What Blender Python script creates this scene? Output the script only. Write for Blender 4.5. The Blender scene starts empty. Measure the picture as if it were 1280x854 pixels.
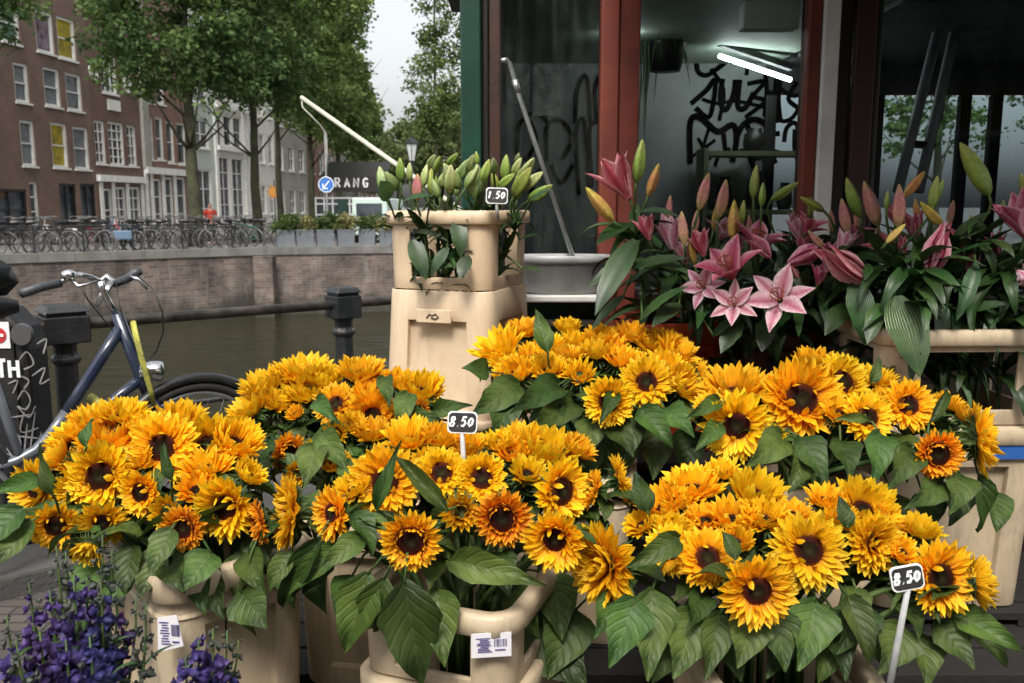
import bpy, bmesh, math, random
from mathutils import Vector, Matrix, Quaternion
R = math.radians
rng = random.Random(7)
scene = bpy.context.scene
COL = scene.collection

# ---------------------------------------------------------------- camera, sky, sun, exposure
CAM_H, PITCH, FPX = 1.6, R(8.7), 1100.0
cam_d = bpy.data.cameras.new('camera'); cam = bpy.data.objects.new('camera', cam_d); COL.objects.link(cam)
cam.location = (0, 0, CAM_H); cam.rotation_euler = (R(90) - PITCH, 0, 0)
cam_d.sensor_width = 36; cam_d.lens = FPX / 1280 * 36; cam_d.clip_start = 0.05; cam_d.clip_end = 3000
cam_d.dof.use_dof = True; cam_d.dof.focus_distance = 1.9; cam_d.dof.aperture_fstop = 9
scene.camera = cam
SUN_EL, SUN_AZ = R(54), R(188)          # azimuth clockwise from +Y: from high behind the camera
w = bpy.data.worlds.new('World'); scene.world = w; w.use_nodes = True
nt = w.node_tree; nt.nodes.clear()
sky = nt.nodes.new('ShaderNodeTexSky'); sky.sky_type = 'NISHITA'; sky.sun_disc = False
sky.sun_elevation = SUN_EL; sky.sun_rotation = SUN_AZ; sky.dust_density = 5; sky.air_density = 1.2; sky.ozone_density = 1
hs = nt.nodes.new('ShaderNodeHueSaturation'); hs.inputs['Saturation'].default_value = 0.2
bg = nt.nodes.new('ShaderNodeBackground'); bg.inputs['Strength'].default_value = 0.14
wo = nt.nodes.new('ShaderNodeOutputWorld')
nt.links.new(sky.outputs[0], hs.inputs['Color']); nt.links.new(hs.outputs[0], bg.inputs['Color']); nt.links.new(bg.outputs[0], wo.inputs['Surface'])
sd = bpy.data.lights.new('sun', 'SUN'); sd.energy = 1.5; sd.angle = R(14); sd.color = (1, 0.95, 0.87)
sun = bpy.data.objects.new('sun', sd); COL.objects.link(sun)
sv = Vector((math.sin(SUN_AZ) * math.cos(SUN_EL), math.cos(SUN_AZ) * math.cos(SUN_EL), math.sin(SUN_EL)))
sun.rotation_euler = sv.to_track_quat('Z', 'Y').to_euler()
vs = scene.view_settings; vs.view_transform = 'Standard'; vs.look = 'None'; vs.gamma = 1; vs.exposure = 0.95
vs.use_curve_mapping = False
scene.cycles.max_bounces = 8; scene.cycles.transparent_max_bounces = 12

# ---------------------------------------------------------------- helpers
UPV = Vector((0, math.sin(PITCH), math.cos(PITCH))); FWD = Vector((0, math.cos(PITCH), -math.sin(PITCH)))
CAMP = Vector((0, 0, CAM_H))
def ray(px, py): return FWD + Vector(((px - 640) / FPX, 0, 0)) + UPV * ((427 - py) / FPX)
def at(px, py, Y):
    d = ray(px, py); return CAMP + d * (Y / d.y)
def plane_at(px, py, P0, d2):
    """point seen at (px,py) on the vertical plane through P0 along direction d2 (x,y)"""
    d = ray(px, py); n = Vector((d2[1], -d2[0], 0)); t = (Vector(P0) - CAMP).dot(n) / d.dot(n)
    return CAMP + d * t

class MB:
    def __init__(s): s.v = []; s.f = []; s.uv = []; s.mi = []
    def add(s, vs, fs, uvs=None, M=None, mi=0):
        b = len(s.v)
        for i, p in enumerate(vs):
            p = Vector(p); s.v.append(M @ p if M else p); s.uv.append(uvs[i] if uvs else (p.x, p.y))
        for f in fs: s.f.append([b + i for i in f]); s.mi.append(mi)
    def box(s, c, size, M=None, mi=0, taper=1.0):
        x, y, z = [k / 2 for k in size]; c = Vector(c)
        vs = [c + Vector((sx * x * (taper if sz > 0 else 1), sy * y * (taper if sz > 0 else 1), sz * z)) for sz in (-1, 1) for sx, sy in ((-1, -1), (1, -1), (1, 1), (-1, 1))]
        s.add(vs, [(3, 2, 1, 0), (4, 5, 6, 7), (0, 1, 5, 4), (1, 2, 6, 5), (2, 3, 7, 6), (3, 0, 4, 7)], [(v.x + v.y, v.z) for v in vs], M, mi)
    def box2(s, a, b, **k):
        s.box([(a[i] + b[i]) / 2 for i in range(3)], [abs(a[i] - b[i]) for i in range(3)], **k)
    def tube(s, pts, rad, sides=8, M=None, mi=0, flat=None, caps=True):
        pts = [Vector(p) for p in pts]; n = len(pts)
        rad = rad if isinstance(rad, (list, tuple)) else [rad] * n
        t0 = (pts[1] - pts[0]).normalized()
        a = t0.orthogonal().normalized(); vs = []; uvs = []; fs = []; L = 0
        for i in range(n):
            t = (pts[min(i + 1, n - 1)] - pts[max(i - 1, 0)])
            t = t.normalized() if t.length > 1e-9 else t0
            a = (a - t * a.dot(t)); a = a.normalized() if a.length > 1e-6 else t.orthogonal().normalized()
            b = t.cross(a)
            if i: L += (pts[i] - pts[i - 1]).length
            for k in range(sides):
                th = 2 * math.pi * k / sides; o = (a * math.cos(th) + b * math.sin(th)) * rad[i]
                if flat is not None: o -= Vector(flat) * o.dot(Vector(flat)) * 0.75
                vs.append(pts[i] + o); uvs.append((k / sides, L))
        for i in range(n - 1):
            for k in range(sides):
                k2 = (k + 1) % sides; fs.append((i * sides + k, i * sides + k2, (i + 1) * sides + k2, (i + 1) * sides + k))
        if caps:
            fs.append(tuple(range(sides))[::-1]); fs.append(tuple(range((n - 1) * sides, n * sides)))
        s.add(vs, fs, uvs, M, mi)
    def lathe(s, prof, sides=16, M=None, mi=0, sq=0):
        vs = []; uvs = []; fs = []
        for (r, z) in prof:
            for k in range(sides):
                th = 2 * math.pi * (k + 0.5) / sides; vs.append((r * math.cos(th), r * math.sin(th), z)); uvs.append((k / sides, z))
        n = len(prof)
        for i in range(n - 1):
            for k in range(sides):
                k2 = (k + 1) % sides; fs.append((i * sides + k, i * sides + k2, (i + 1) * sides + k2, (i + 1) * sides + k))
        fs.append(tuple(range(sides))[::-1]); fs.append(tuple(range((n - 1) * sides, n * sides)))
        s.add(vs, fs, uvs, M, mi)
    def torus(s, R0, r, M=None, seg=32, sides=6, a0=0, a1=2 * math.pi, mi=0):
        """ring in the local XZ plane"""
        full = abs(a1 - a0 - 2 * math.pi) < 1e-6; n = seg if full else seg + 1
        vs = []; uvs = []; fs = []
        for i in range(n):
            a = a0 + (a1 - a0) * i / seg
            for k in range(sides):
                b = 2 * math.pi * k / sides; q = R0 + r * math.cos(b)
                vs.append((q * math.cos(a), r * math.sin(b), q * math.sin(a))); uvs.append((i / seg, k / sides))
        for i in range(seg):
            j = (i + 1) % n
            for k in range(sides):
                k2 = (k + 1) % sides; fs.append((i * sides + k, j * sides + k, j * sides + k2, i * sides + k2))
        s.add(vs, fs, uvs, M, mi)
    def mesh(s, name, mats, smooth=True):
        me = bpy.data.meshes.new(name); me.from_pydata([tuple(v) for v in s.v], [], s.f)
        uvl = me.uv_layers.new(name='UVMap')
        li = [0] * len(me.loops); me.loops.foreach_get('vertex_index', li)
        fl = []
        for i in li: fl.extend(s.uv[i])
        uvl.data.foreach_set('uv', fl)
        for m in (mats if isinstance(mats, (list, tuple)) else [mats]): me.materials.append(m)
        me.polygons.foreach_set('material_index', s.mi)
        me.polygons.foreach_set('use_smooth', [smooth] * len(me.polygons)); me.update()
        return me
    def build(s, name, mats, parent=None, smooth=False, bevel=0, M=None):
        o = bpy.data.objects.new(name, s.mesh(name, mats, smooth)); COL.objects.link(o)
        if parent: o.parent = parent
        if M is not None: o.matrix_local = M
        if bevel:
            b = o.modifiers.new('bevel', 'BEVEL'); b.width = bevel; b.segments = 2; b.limit_method = 'ANGLE'; b.angle_limit = R(35)
        return o
def inst(name, me, parent=None, M=None):
    o = bpy.data.objects.new(name, me); COL.objects.link(o)
    if parent: o.parent = parent
    if M is not None: o.matrix_local = M
    return o
def tag(o, label=None, cat=None, group=None, kind=None):
    if label: o['label'] = label
    if cat: o['category'] = cat
    if group: o['group'] = group
    if kind: o['kind'] = kind
    return o
def thing(name, label, cat, loc=(0, 0, 0), rz=0, group=None):
    o = bpy.data.objects.new(name, None); COL.objects.link(o); o.empty_display_size = 0.05
    o.location = loc; o.rotation_euler = (0, 0, rz); return tag(o, label, cat, group)
def copy_tree(o, parent=None):
    c = o.copy(); COL.objects.link(c); c.parent = parent
    for ch in list(o.children): copy_tree(ch, c)
    return c
def frame(pos, ydir, zhint):
    y = Vector(ydir).normalized(); z = Vector(zhint); z = z - y * z.dot(y)
    z = z.normalized() if z.length > 1e-5 else y.orthogonal().normalized()
    x = y.cross(z); M = Matrix((x, y, z)).transposed().to_4x4(); M.translation = pos; return M
def smooth_line(P, k=5):
    S = []
    for i in range(len(P) - 1):
        p0, p1, p2, p3 = P[max(i - 1, 0)], P[i], P[i + 1], P[min(i + 2, len(P) - 1)]
        for j in range(k): u = j / k; S.append(.5 * ((2 * p1) + (p2 - p0) * u + (2 * p0 - 5 * p1 + 4 * p2 - p3) * u * u + (3 * p1 - p0 - 3 * p2 + p3) * u ** 3))
    return S + [P[-1]]
def frame_z(pos, zdir, roll=0):
    q = Vector(zdir).normalized().to_track_quat('Z', 'Y'); M = q.to_matrix().to_4x4() @ Matrix.Rotation(roll, 4, 'Z'); M.translation = pos; return M

# ---------------------------------------------------------------- materials
def mat(name, col, rough=0.6, noise=None, metal=0, bump=0, bscale=40, spec=0.5, coat=0, transl=0, emit=None, estr=0, dirt=0):
    """noise=(scale, colour2, amount)"""
    m = bpy.data.materials.new(name); m.use_nodes = True; n = m.node_tree; p = n.nodes['Principled BSDF']
    p.inputs['Roughness'].default_value = rough; p.inputs['Metallic'].default_value = metal
    p.inputs['Specular IOR Level'].default_value = spec; p.inputs['Coat Weight'].default_value = coat
    p.inputs['Base Color'].default_value = (*col, 1)
    if emit: p.inputs['Emission Color'].default_value = (*emit, 1); p.inputs['Emission Strength'].default_value = estr
    tc = n.nodes.new('ShaderNodeTexCoord')
    if noise:
        t = n.nodes.new('ShaderNodeTexNoise'); t.inputs['Scale'].default_value = noise[0]; t.inputs['Detail'].default_value = 6; t.inputs['Roughness'].default_value = 0.65
        n.links.new(tc.outputs['Object'], t.inputs['Vector'])
        r = n.nodes.new('ShaderNodeValToRGB'); r.color_ramp.elements[0].position = 0.38; r.color_ramp.elements[1].position = 0.66
        r.color_ramp.elements[0].color = (*col, 1); c2 = [col[i] + (noise[1][i] - col[i]) * noise[2] for i in range(3)]; r.color_ramp.elements[1].color = (*c2, 1)
        n.links.new(t.outputs['Fac'], r.inputs['Fac']); n.links.new(r.outputs['Color'], p.inputs['Base Color'])
        if dirt:                                    # streaky grime and scuffs
            mp = n.nodes.new('ShaderNodeMapping'); mp.inputs['Scale'].default_value = (16, 16, 3.5); n.links.new(tc.outputs['Object'], mp.inputs[0])
            d = n.nodes.new('ShaderNodeTexNoise'); d.inputs['Scale'].default_value = 1.6; d.inputs['Detail'].default_value = 8; d.inputs['Roughness'].default_value = 0.75; n.links.new(mp.outputs[0], d.inputs['Vector'])
            q = n.nodes.new('ShaderNodeMapRange'); q.inputs['From Min'].default_value = 0.48; q.inputs['From Max'].default_value = 0.78; q.inputs['To Min'].default_value = 0; q.inputs['To Max'].default_value = dirt; n.links.new(d.outputs['Fac'], q.inputs['Value'])
            x = n.nodes.new('ShaderNodeMixRGB'); x.inputs['Color2'].default_value = (0.1, 0.08, 0.06, 1); n.links.new(q.outputs[0], x.inputs['Fac']); n.links.new(r.outputs['Color'], x.inputs['Color1']); n.links.new(x.outputs[0], p.inputs['Base Color'])
    if bump:
        t2 = n.nodes.new('ShaderNodeTexNoise'); t2.inputs['Scale'].default_value = bscale; t2.inputs['Detail'].default_value = 4
        n.links.new(tc.outputs['Object'], t2.inputs['Vector'])
        b = n.nodes.new('ShaderNodeBump'); b.inputs['Strength'].default_value = bump; b.inputs['Distance'].default_value = 0.02
        n.links.new(t2.outputs['Fac'], b.inputs['Height']); n.links.new(b.outputs['Normal'], p.inputs['Normal'])
    return m
def add_translucent(m, amount, tint=None):
    n = m.node_tree; p = n.nodes['Principled BSDF']; out = [x for x in n.nodes if x.type == 'OUTPUT_MATERIAL'][0]
    tr = n.nodes.new('ShaderNodeBsdfTranslucent'); mx = n.nodes.new('ShaderNodeMixShader'); mx.inputs['Fac'].default_value = amount
    if p.inputs['Base Color'].is_linked: n.links.new(p.inputs['Base Color'].links[0].from_socket, tr.inputs['Color'])
    else: tr.inputs['Color'].default_value = p.inputs['Base Color'].default_value
    n.links.new(p.outputs[0], mx.inputs[1]); n.links.new(tr.outputs[0], mx.inputs[2]); n.links.new(mx.outputs[0], out.inputs['Surface'])
def uv_ramp(name, stops, rough=0.5, axis=1, hue=0.02, val=0.25, nscale=9, namt=0.25, ridge=0, transl=0.25, spec=0.35, sheen=0):
    """colour along the UV axis, varied per object and by noise, with fine lengthwise ridges"""
    m = bpy.data.materials.new(name); m.use_nodes = True; n = m.node_tree; p = n.nodes['Principled BSDF']
    p.inputs['Roughness'].default_value = rough; p.inputs['Specular IOR Level'].default_value = spec
    tc = n.nodes.new('ShaderNodeTexCoord'); sp = n.nodes.new('ShaderNodeSeparateXYZ'); n.links.new(tc.outputs['UV'], sp.inputs[0])
    r = n.nodes.new('ShaderNodeValToRGB'); el = r.color_ramp.elements
    while len(el) < len(stops): el.new(0.5)
    for e, (q, c) in zip(el, stops): e.position = q; e.color = (*c, 1)
    n.links.new(sp.outputs[axis], r.inputs['Fac'])
    t = n.nodes.new('ShaderNodeTexNoise'); t.inputs['Scale'].default_value = nscale; t.inputs['Detail'].default_value = 4; n.links.new(tc.outputs['Object'], t.inputs['Vector'])
    oi = n.nodes.new('ShaderNodeObjectInfo'); h = n.nodes.new('ShaderNodeHueSaturation'); n.links.new(r.outputs[0], h.inputs['Color'])
    mr = n.nodes.new('ShaderNodeMapRange'); mr.inputs['To Min'].default_value = 0.5 - hue; mr.inputs['To Max'].default_value = 0.5 + hue
    n.links.new(oi.outputs['Random'], mr.inputs['Value']); n.links.new(mr.outputs[0], h.inputs['Hue'])
    m1 = n.nodes.new('ShaderNodeMapRange'); m1.inputs['From Min'].default_value = 0.3; m1.inputs['From Max'].default_value = 0.7
    m1.inputs['To Min'].default_value = 1 - namt; m1.inputs['To Max'].default_value = 1 + namt; n.links.new(t.outputs['Fac'], m1.inputs['Value'])
    wn = n.nodes.new('ShaderNodeTexWhiteNoise'); wn.noise_dimensions = '1D'; n.links.new(oi.outputs['Random'], wn.inputs['W'])
    m2 = n.nodes.new('ShaderNodeMapRange'); m2.inputs['To Min'].default_value = 1 - val; m2.inputs['To Max'].default_value = 1 + val * 0.6; n.links.new(wn.outputs['Value'], m2.inputs['Value'])
    mu = n.nodes.new('ShaderNodeMath'); mu.operation = 'MULTIPLY'; n.links.new(m1.outputs[0], mu.inputs[0]); n.links.new(m2.outputs[0], mu.inputs[1])
    n.links.new(mu.outputs[0], h.inputs['Value']); n.links.new(h.outputs[0], p.inputs['Base Color'])
    if ridge:
        s = n.nodes.new('ShaderNodeMath'); s.operation = 'MULTIPLY'; s.inputs[1].default_value = ridge; n.links.new(sp.outputs[0], s.inputs[0])
        si = n.nodes.new('ShaderNodeMath'); si.operation = 'SINE'; n.links.new(s.outputs[0], si.inputs[0])
        b = n.nodes.new('ShaderNodeBump'); b.inputs['Strength'].default_value = 0.35; b.inputs['Distance'].default_value = 0.002
        n.links.new(si.outputs[0], b.inputs['Height']); n.links.new(b.outputs[0], p.inputs['Normal'])
    if transl: add_translucent(m, transl)
    return m
def leaf_mat(name, dark, light, vein, rough=0.45, nveins=7, parallel=False, val=0.4, hue=0.025, transl=0.18, spec=0.5):
    """leaf: u across 0..1, v along; pale midrib and side veins, blotchy green, puckered between veins"""
    m = bpy.data.materials.new(name); m.use_nodes = True; n = m.node_tree; p = n.nodes['Principled BSDF']
    p.inputs['Roughness'].default_value = rough; p.inputs['Specular IOR Level'].default_value = spec
    N = n.nodes.new; Lk = n.links.new
    def math_(op, a, b=None):
        k = N('ShaderNodeMath'); k.operation = op
        for i, x in enumerate((a, b)):
            if x is None: continue
            if isinstance(x, (int, float)): k.inputs[i].default_value = x
            else: Lk(x, k.inputs[i])
        return k.outputs[0]
    tc = N('ShaderNodeTexCoord'); sp = N('ShaderNodeSeparateXYZ'); Lk(tc.outputs['UV'], sp.inputs[0]); u, v = sp.outputs[0], sp.outputs[1]
    au = math_('ABSOLUTE', math_('SUBTRACT', u, 0.5))
    if parallel: w = math_('ABSOLUTE', math_('SINE', math_('MULTIPLY', au, 44.0)))
    else: w = math_('ABSOLUTE', math_('SINE', math_('MULTIPLY', math_('SUBTRACT', v, math_('MULTIPLY', au, 0.55)), nveins * math.pi)))
    side = math_('SUBTRACT', 1, math_('MINIMUM', 1, math_('MULTIPLY', w, 5)))
    mid = math_('SUBTRACT', 1, math_('MINIMUM', 1, math_('MULTIPLY', au, 26)))
    veins = math_('MAXIMUM', math_('MULTIPLY', side, 0.25 if parallel else 0.4), math_('MULTIPLY', mid, 0.9))
    t = N('ShaderNodeTexNoise'); t.inputs['Scale'].default_value = 2.6; t.inputs['Detail'].default_value = 6; Lk(tc.outputs['Object'], t.inputs['Vector'])
    r = N('ShaderNodeValToRGB'); r.color_ramp.elements[0].position = 0.35; r.color_ramp.elements[1].position = 0.68
    r.color_ramp.elements[0].color = (*dark, 1); r.color_ramp.elements[1].color = (*light, 1); Lk(t.outputs['Fac'], r.inputs['Fac'])
    mx = N('ShaderNodeMixRGB'); mx.inputs['Color2'].default_value = (*vein, 1); Lk(r.outputs[0], mx.inputs['Color1']); Lk(math_('MULTIPLY', veins, 0.34), mx.inputs['Fac'])
    sn = N('ShaderNodeTexNoise'); sn.inputs['Scale'].default_value = 11; sn.inputs['Detail'].default_value = 7; sn.inputs['Roughness'].default_value = 0.7; Lk(tc.outputs['Object'], sn.inputs['Vector'])
    sr = N('ShaderNodeMapRange'); sr.inputs['From Min'].default_value = 0.6; sr.inputs['From Max'].default_value = 0.72; sr.inputs['To Max'].default_value = 0.55; Lk(sn.outputs['Fac'], sr.inputs['Value'])
    m3 = N('ShaderNodeMixRGB'); m3.inputs['Color2'].default_value = (0.13, 0.12, 0.035, 1); Lk(sr.outputs[0], m3.inputs['Fac']); Lk(mx.outputs[0], m3.inputs['Color1']); mx = m3
    oi = N('ShaderNodeObjectInfo'); h = N('ShaderNodeHueSaturation'); Lk(mx.outputs[0], h.inputs['Color'])
    mr = N('ShaderNodeMapRange'); mr.inputs['To Min'].default_value = 0.5 - hue; mr.inputs['To Max'].default_value = 0.5 + hue; Lk(oi.outputs['Random'], mr.inputs['Value']); Lk(mr.outputs[0], h.inputs['Hue'])
    wn = N('ShaderNodeTexWhiteNoise'); wn.noise_dimensions = '1D'; Lk(oi.outputs['Random'], wn.inputs['W'])
    m2 = N('ShaderNodeMapRange'); m2.inputs['To Min'].default_value = 1 - val; m2.inputs['To Max'].default_value = 1 + val; Lk(wn.outputs['Value'], m2.inputs['Value']); Lk(m2.outputs[0], h.inputs['Value'])
    Lk(h.outputs[0], p.inputs['Base Color'])
    b = N('ShaderNodeBump'); b.inputs['Strength'].default_value = 0.4; b.inputs['Distance'].default_value = 0.003
    Lk(math_('ADD', math_('MINIMUM', math_('MULTIPLY', w, 1.6), 1), math_('MULTIPLY', t.outputs['Fac'], 1.5)), b.inputs['Height']); Lk(b.outputs[0], p.inputs['Normal'])
    if transl: add_translucent(m, transl)
    return m
def brick_mat(name, c1, c2, mortar, bw=0.22, bh=0.065, ms=0.01, dirt=0.5, rough=0.85, damp=False):
    m = bpy.data.materials.new(name); m.use_nodes = True; n = m.node_tree; p = n.nodes['Principled BSDF']; p.inputs['Roughness'].default_value = rough
    tc = n.nodes.new('ShaderNodeTexCoord'); b = n.nodes.new('ShaderNodeTexBrick'); n.links.new(tc.outputs['UV'], b.inputs['Vector'])
    b.inputs['Color1'].default_value = (*c1, 1); b.inputs['Color2'].default_value = (*c2, 1); b.inputs['Mortar'].default_value = (*mortar, 1)
    b.inputs['Scale'].default_value = 1; b.inputs['Brick Width'].default_value = bw; b.inputs['Row Height'].default_value = bh; b.inputs['Mortar Size'].default_value = ms; b.inputs['Bias'].default_value = 0
    t = n.nodes.new('ShaderNodeTexNoise'); t.inputs['Scale'].default_value = 0.7; t.inputs['Detail'].default_value = 9; t.inputs['Roughness'].default_value = 0.7; n.links.new(tc.outputs['UV'], t.inputs['Vector'])
    r = n.nodes.new('ShaderNodeMapRange'); r.inputs['From Min'].default_value = 0.3; r.inputs['From Max'].default_value = 0.7; r.inputs['To Min'].default_value = 1 - dirt; r.inputs['To Max'].default_value = 1 + dirt * 0.6; n.links.new(t.outputs['Fac'], r.inputs['Value'])
    h = n.nodes.new('ShaderNodeHueSaturation'); n.links.new(b.outputs['Color'], h.inputs['Color']); n.links.new(r.outputs[0], h.inputs['Value']); n.links.new(h.outputs[0], p.inputs['Base Color'])
    if damp:                                        # run-down streaks, pale salts and the wet band above the waterline
        mp = n.nodes.new('ShaderNodeMapping'); mp.inputs['Scale'].default_value = (1.6, 0.22, 1); n.links.new(tc.outputs['UV'], mp.inputs[0])
        t2 = n.nodes.new('ShaderNodeTexNoise'); t2.inputs['Scale'].default_value = 1.3; t2.inputs['Detail'].default_value = 8; t2.inputs['Roughness'].default_value = 0.7; n.links.new(mp.outputs[0], t2.inputs['Vector'])
        q = n.nodes.new('ShaderNodeMapRange'); q.inputs['From Min'].default_value = 0.54; q.inputs['From Max'].default_value = 0.72; q.inputs['To Max'].default_value = 0.6; n.links.new(t2.outputs['Fac'], q.inputs['Value'])
        x = n.nodes.new('ShaderNodeMixRGB'); x.inputs['Color2'].default_value = (0.26, 0.24, 0.21, 1); n.links.new(q.outputs[0], x.inputs['Fac']); n.links.new(h.outputs[0], x.inputs['Color1'])
        sp = n.nodes.new('ShaderNodeSeparateXYZ'); n.links.new(tc.outputs['UV'], sp.inputs[0]); ad = n.nodes.new('ShaderNodeMath'); ad.operation = 'ADD'; n.links.new(sp.outputs[1], ad.inputs[0])
        k = n.nodes.new('ShaderNodeMath'); k.operation = 'MULTIPLY'; k.inputs[1].default_value = 1.2; n.links.new(t.outputs['Fac'], k.inputs[0]); n.links.new(k.outputs[0], ad.inputs[1])
        w2 = n.nodes.new('ShaderNodeMapRange'); w2.inputs['From Min'].default_value = -1.55; w2.inputs['From Max'].default_value = -1.1; w2.inputs['To Min'].default_value = 0.8; w2.inputs['To Max'].default_value = 0; n.links.new(ad.outputs[0], w2.inputs['Value'])
        y = n.nodes.new('ShaderNodeMixRGB'); y.inputs['Color2'].default_value = (0.022, 0.025, 0.016, 1); n.links.new(w2.outputs[0], y.inputs['Fac']); n.links.new(x.outputs[0], y.inputs['Color1']); n.links.new(y.outputs[0], p.inputs['Base Color'])
    bp = n.nodes.new('ShaderNodeBump'); bp.inputs['Strength'].default_value = 0.5; bp.inputs['Distance'].default_value = 0.01; bp.invert = True; n.links.new(b.outputs['Fac'], bp.inputs['Height']); n.links.new(bp.outputs[0], p.inputs['Normal'])
    return m
def glass_mat(name, tint=(0.8, 0.85, 0.85), refl=1.0, ior=1.5, grime=0):
    m = bpy.data.materials.new(name); m.use_nodes = True; n = m.node_tree; n.nodes.clear()
    o = n.nodes.new('ShaderNodeOutputMaterial'); tr = n.nodes.new('ShaderNodeBsdfTransparent'); tr.inputs[0].default_value = (*tint, 1)
    g = n.nodes.new('ShaderNodeBsdfGlossy'); g.inputs['Roughness'].default_value = 0.02; f = n.nodes.new('ShaderNodeFresnel'); f.inputs['IOR'].default_value = ior
    mx = n.nodes.new('ShaderNodeMixShader'); n.links.new(f.outputs[0], mx.inputs[0]); n.links.new(tr.outputs[0], mx.inputs[1]); n.links.new(g.outputs[0], mx.inputs[2]); n.links.new(mx.outputs[0], o.inputs['Surface'])
    if grime:                                       # smears and dried drips
        tc = n.nodes.new('ShaderNodeTexCoord'); mp = n.nodes.new('ShaderNodeMapping'); mp.inputs['Scale'].default_value = (9, 9, 1.6); n.links.new(tc.outputs['Object'], mp.inputs[0])
        t = n.nodes.new('ShaderNodeTexNoise'); t.inputs['Scale'].default_value = 2; t.inputs['Detail'].default_value = 9; t.inputs['Roughness'].default_value = 0.75; n.links.new(mp.outputs[0], t.inputs['Vector'])
        q = n.nodes.new('ShaderNodeMapRange'); q.inputs['From Min'].default_value = 0.46; q.inputs['From Max'].default_value = 0.75; q.inputs['To Max'].default_value = grime; n.links.new(t.outputs['Fac'], q.inputs['Value'])
        df = n.nodes.new('ShaderNodeBsdfDiffuse'); df.inputs[0].default_value = (.45, .47, .45, 1); m2 = n.nodes.new('ShaderNodeMixShader'); n.links.new(q.outputs[0], m2.inputs[0]); n.links.new(mx.outputs[0], m2.inputs[1]); n.links.new(df.outputs[0], m2.inputs[2]); n.links.new(m2.outputs[0], o.inputs['Surface'])
    return m
M_ = {}
M_['petal'] = uv_ramp('sunflower_petal', [(0, (0.7, 0.24, 0.004)), (0.25, (0.88, 0.42, 0.005)), (0.7, (0.93, 0.54, 0.01)), (1, (0.95, 0.62, 0.03))], rough=0.5, ridge=22, hue=0.012, val=0.16, nscale=3, namt=0.16, transl=0.3)
M_['petal_rust'] = uv_ramp('sunflower_petal_orange', [(0, (0.48, 0.1, 0.005)), (0.3, (0.82, 0.29, 0.005)), (0.75, (0.9, 0.43, 0.01)), (1, (0.93, 0.53, 0.03))], rough=0.5, ridge=22, hue=0.012, val=0.15, nscale=3, namt=0.25, transl=0.28)
M_['disc'] = uv_ramp('sunflower_disc', [(0, (0.035, 0.032, 0.012)), (0.4, (0.016, 0.009, 0.006)), (0.72, (0.055, 0.013, 0.008)), (1, (0.2, 0.05, 0.008))], rough=0.9, axis=0, hue=0.01, val=0.3, transl=0, spec=0.05)
M_['bract'] = uv_ramp('sunflower_bract', [(0, (0.035, 0.07, 0.014)), (1, (0.08, 0.13, 0.04))], rough=0.6, hue=0.02, transl=0.15)
M_['stem'] = uv_ramp('flower_stem', [(0, (0.04, 0.08, 0.015)), (1, (0.065, 0.11, 0.03))], rough=0.6, axis=0, transl=0)
M_['leaf'] = leaf_mat('sunflower_leaf', (0.016, 0.038, 0.006), (0.072, 0.118, 0.022), (0.13, 0.17, 0.05), rough=0.5, spec=0.3)
M_['lily_leaf'] = leaf_mat('lily_leaf', (0.012, 0.036, 0.009), (0.04, 0.09, 0.02), (0.06, 0.11, 0.035), rough=0.36, parallel=True, transl=0.12)
M_['lily_petal'] = uv_ramp('lily_petal', [(0, (0.8, 0.64, 0.66)), (0.22, (0.72, 0.42, 0.49)), (0.5, (0.52, 0.14, 0.23)), (0.78, (0.72, 0.42, 0.49)), (1, (0.8, 0.64, 0.66))], rough=0.5, axis=0, ridge=15, hue=0.012, val=0.15, nscale=12, namt=0.18)
M_['lily_red'] = uv_ramp('lily_petal_deep', [(0, (0.74, 0.4, 0.44)), (0.25, (0.56, 0.14, 0.2)), (0.5, (0.4, 0.04, 0.09)), (0.75, (0.56, 0.14, 0.2)), (1, (0.74, 0.4, 0.44))], axis=0, rough=0.5, ridge=15, hue=0.012, val=0.15, nscale=12, namt=0.2)
M_['bud_green'] = uv_ramp('lily_bud_green', [(0, (0.14, 0.22, 0.04)), (0.6, (0.24, 0.32, 0.06)), (1, (0.36, 0.38, 0.1))], rough=0.45, ridge=19, hue=0.025, transl=0.1)
M_['bud_pale'] = uv_ramp('lily_bud_pale', [(0, (0.16, 0.25, 0.07)), (0.6, (0.3, 0.38, 0.14)), (1, (0.46, 0.5, 0.24))], rough=0.45, ridge=19, hue=0.025, transl=0.1)
M_['bud_pink'] = uv_ramp('lily_bud_pink', [(0, (0.42, 0.36, 0.13)), (0.3, (0.5, 0.26, 0.17)), (0.75, (0.52, 0.21, 0.19)), (1, (0.42, 0.36, 0.1))], rough=0.45, ridge=19, hue=0.02, transl=0.1)
M_['bud_amber'] = uv_ramp('lily_bud_amber', [(0, (0.4, 0.3, 0.06)), (0.5, (0.5, 0.26, 0.08)), (1, (0.5, 0.4, 0.07))], rough=0.45, ridge=19, hue=0.025, transl=0.1)
M_['stamen'] = mat('lily_stamen', (0.22, 0.05, 0.015), 0.7)
M_['violet'] = uv_ramp('monkshood_floret', [(0, (0.09, 0.065, 0.16)), (0.5, (0.04, 0.03, 0.125)), (1, (0.075, 0.05, 0.2))], rough=0.55, hue=0.03, val=0.35, nscale=25, namt=0.4, transl=0.2)
M_['violet_dull'] = uv_ramp('monkshood_bud', [(0, (0.05, 0.075, 0.03)), (1, (0.075, 0.07, 0.09))], rough=0.6, hue=0.03, val=0.3, nscale=25, namt=0.4, transl=0.1)
M_['cream'] = mat('cream_plastic', (0.68, 0.53, 0.36), 0.42, (3.5, (0.58, 0.43, 0.28), 0.9), bump=0.05, bscale=25, dirt=0.3)
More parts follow.
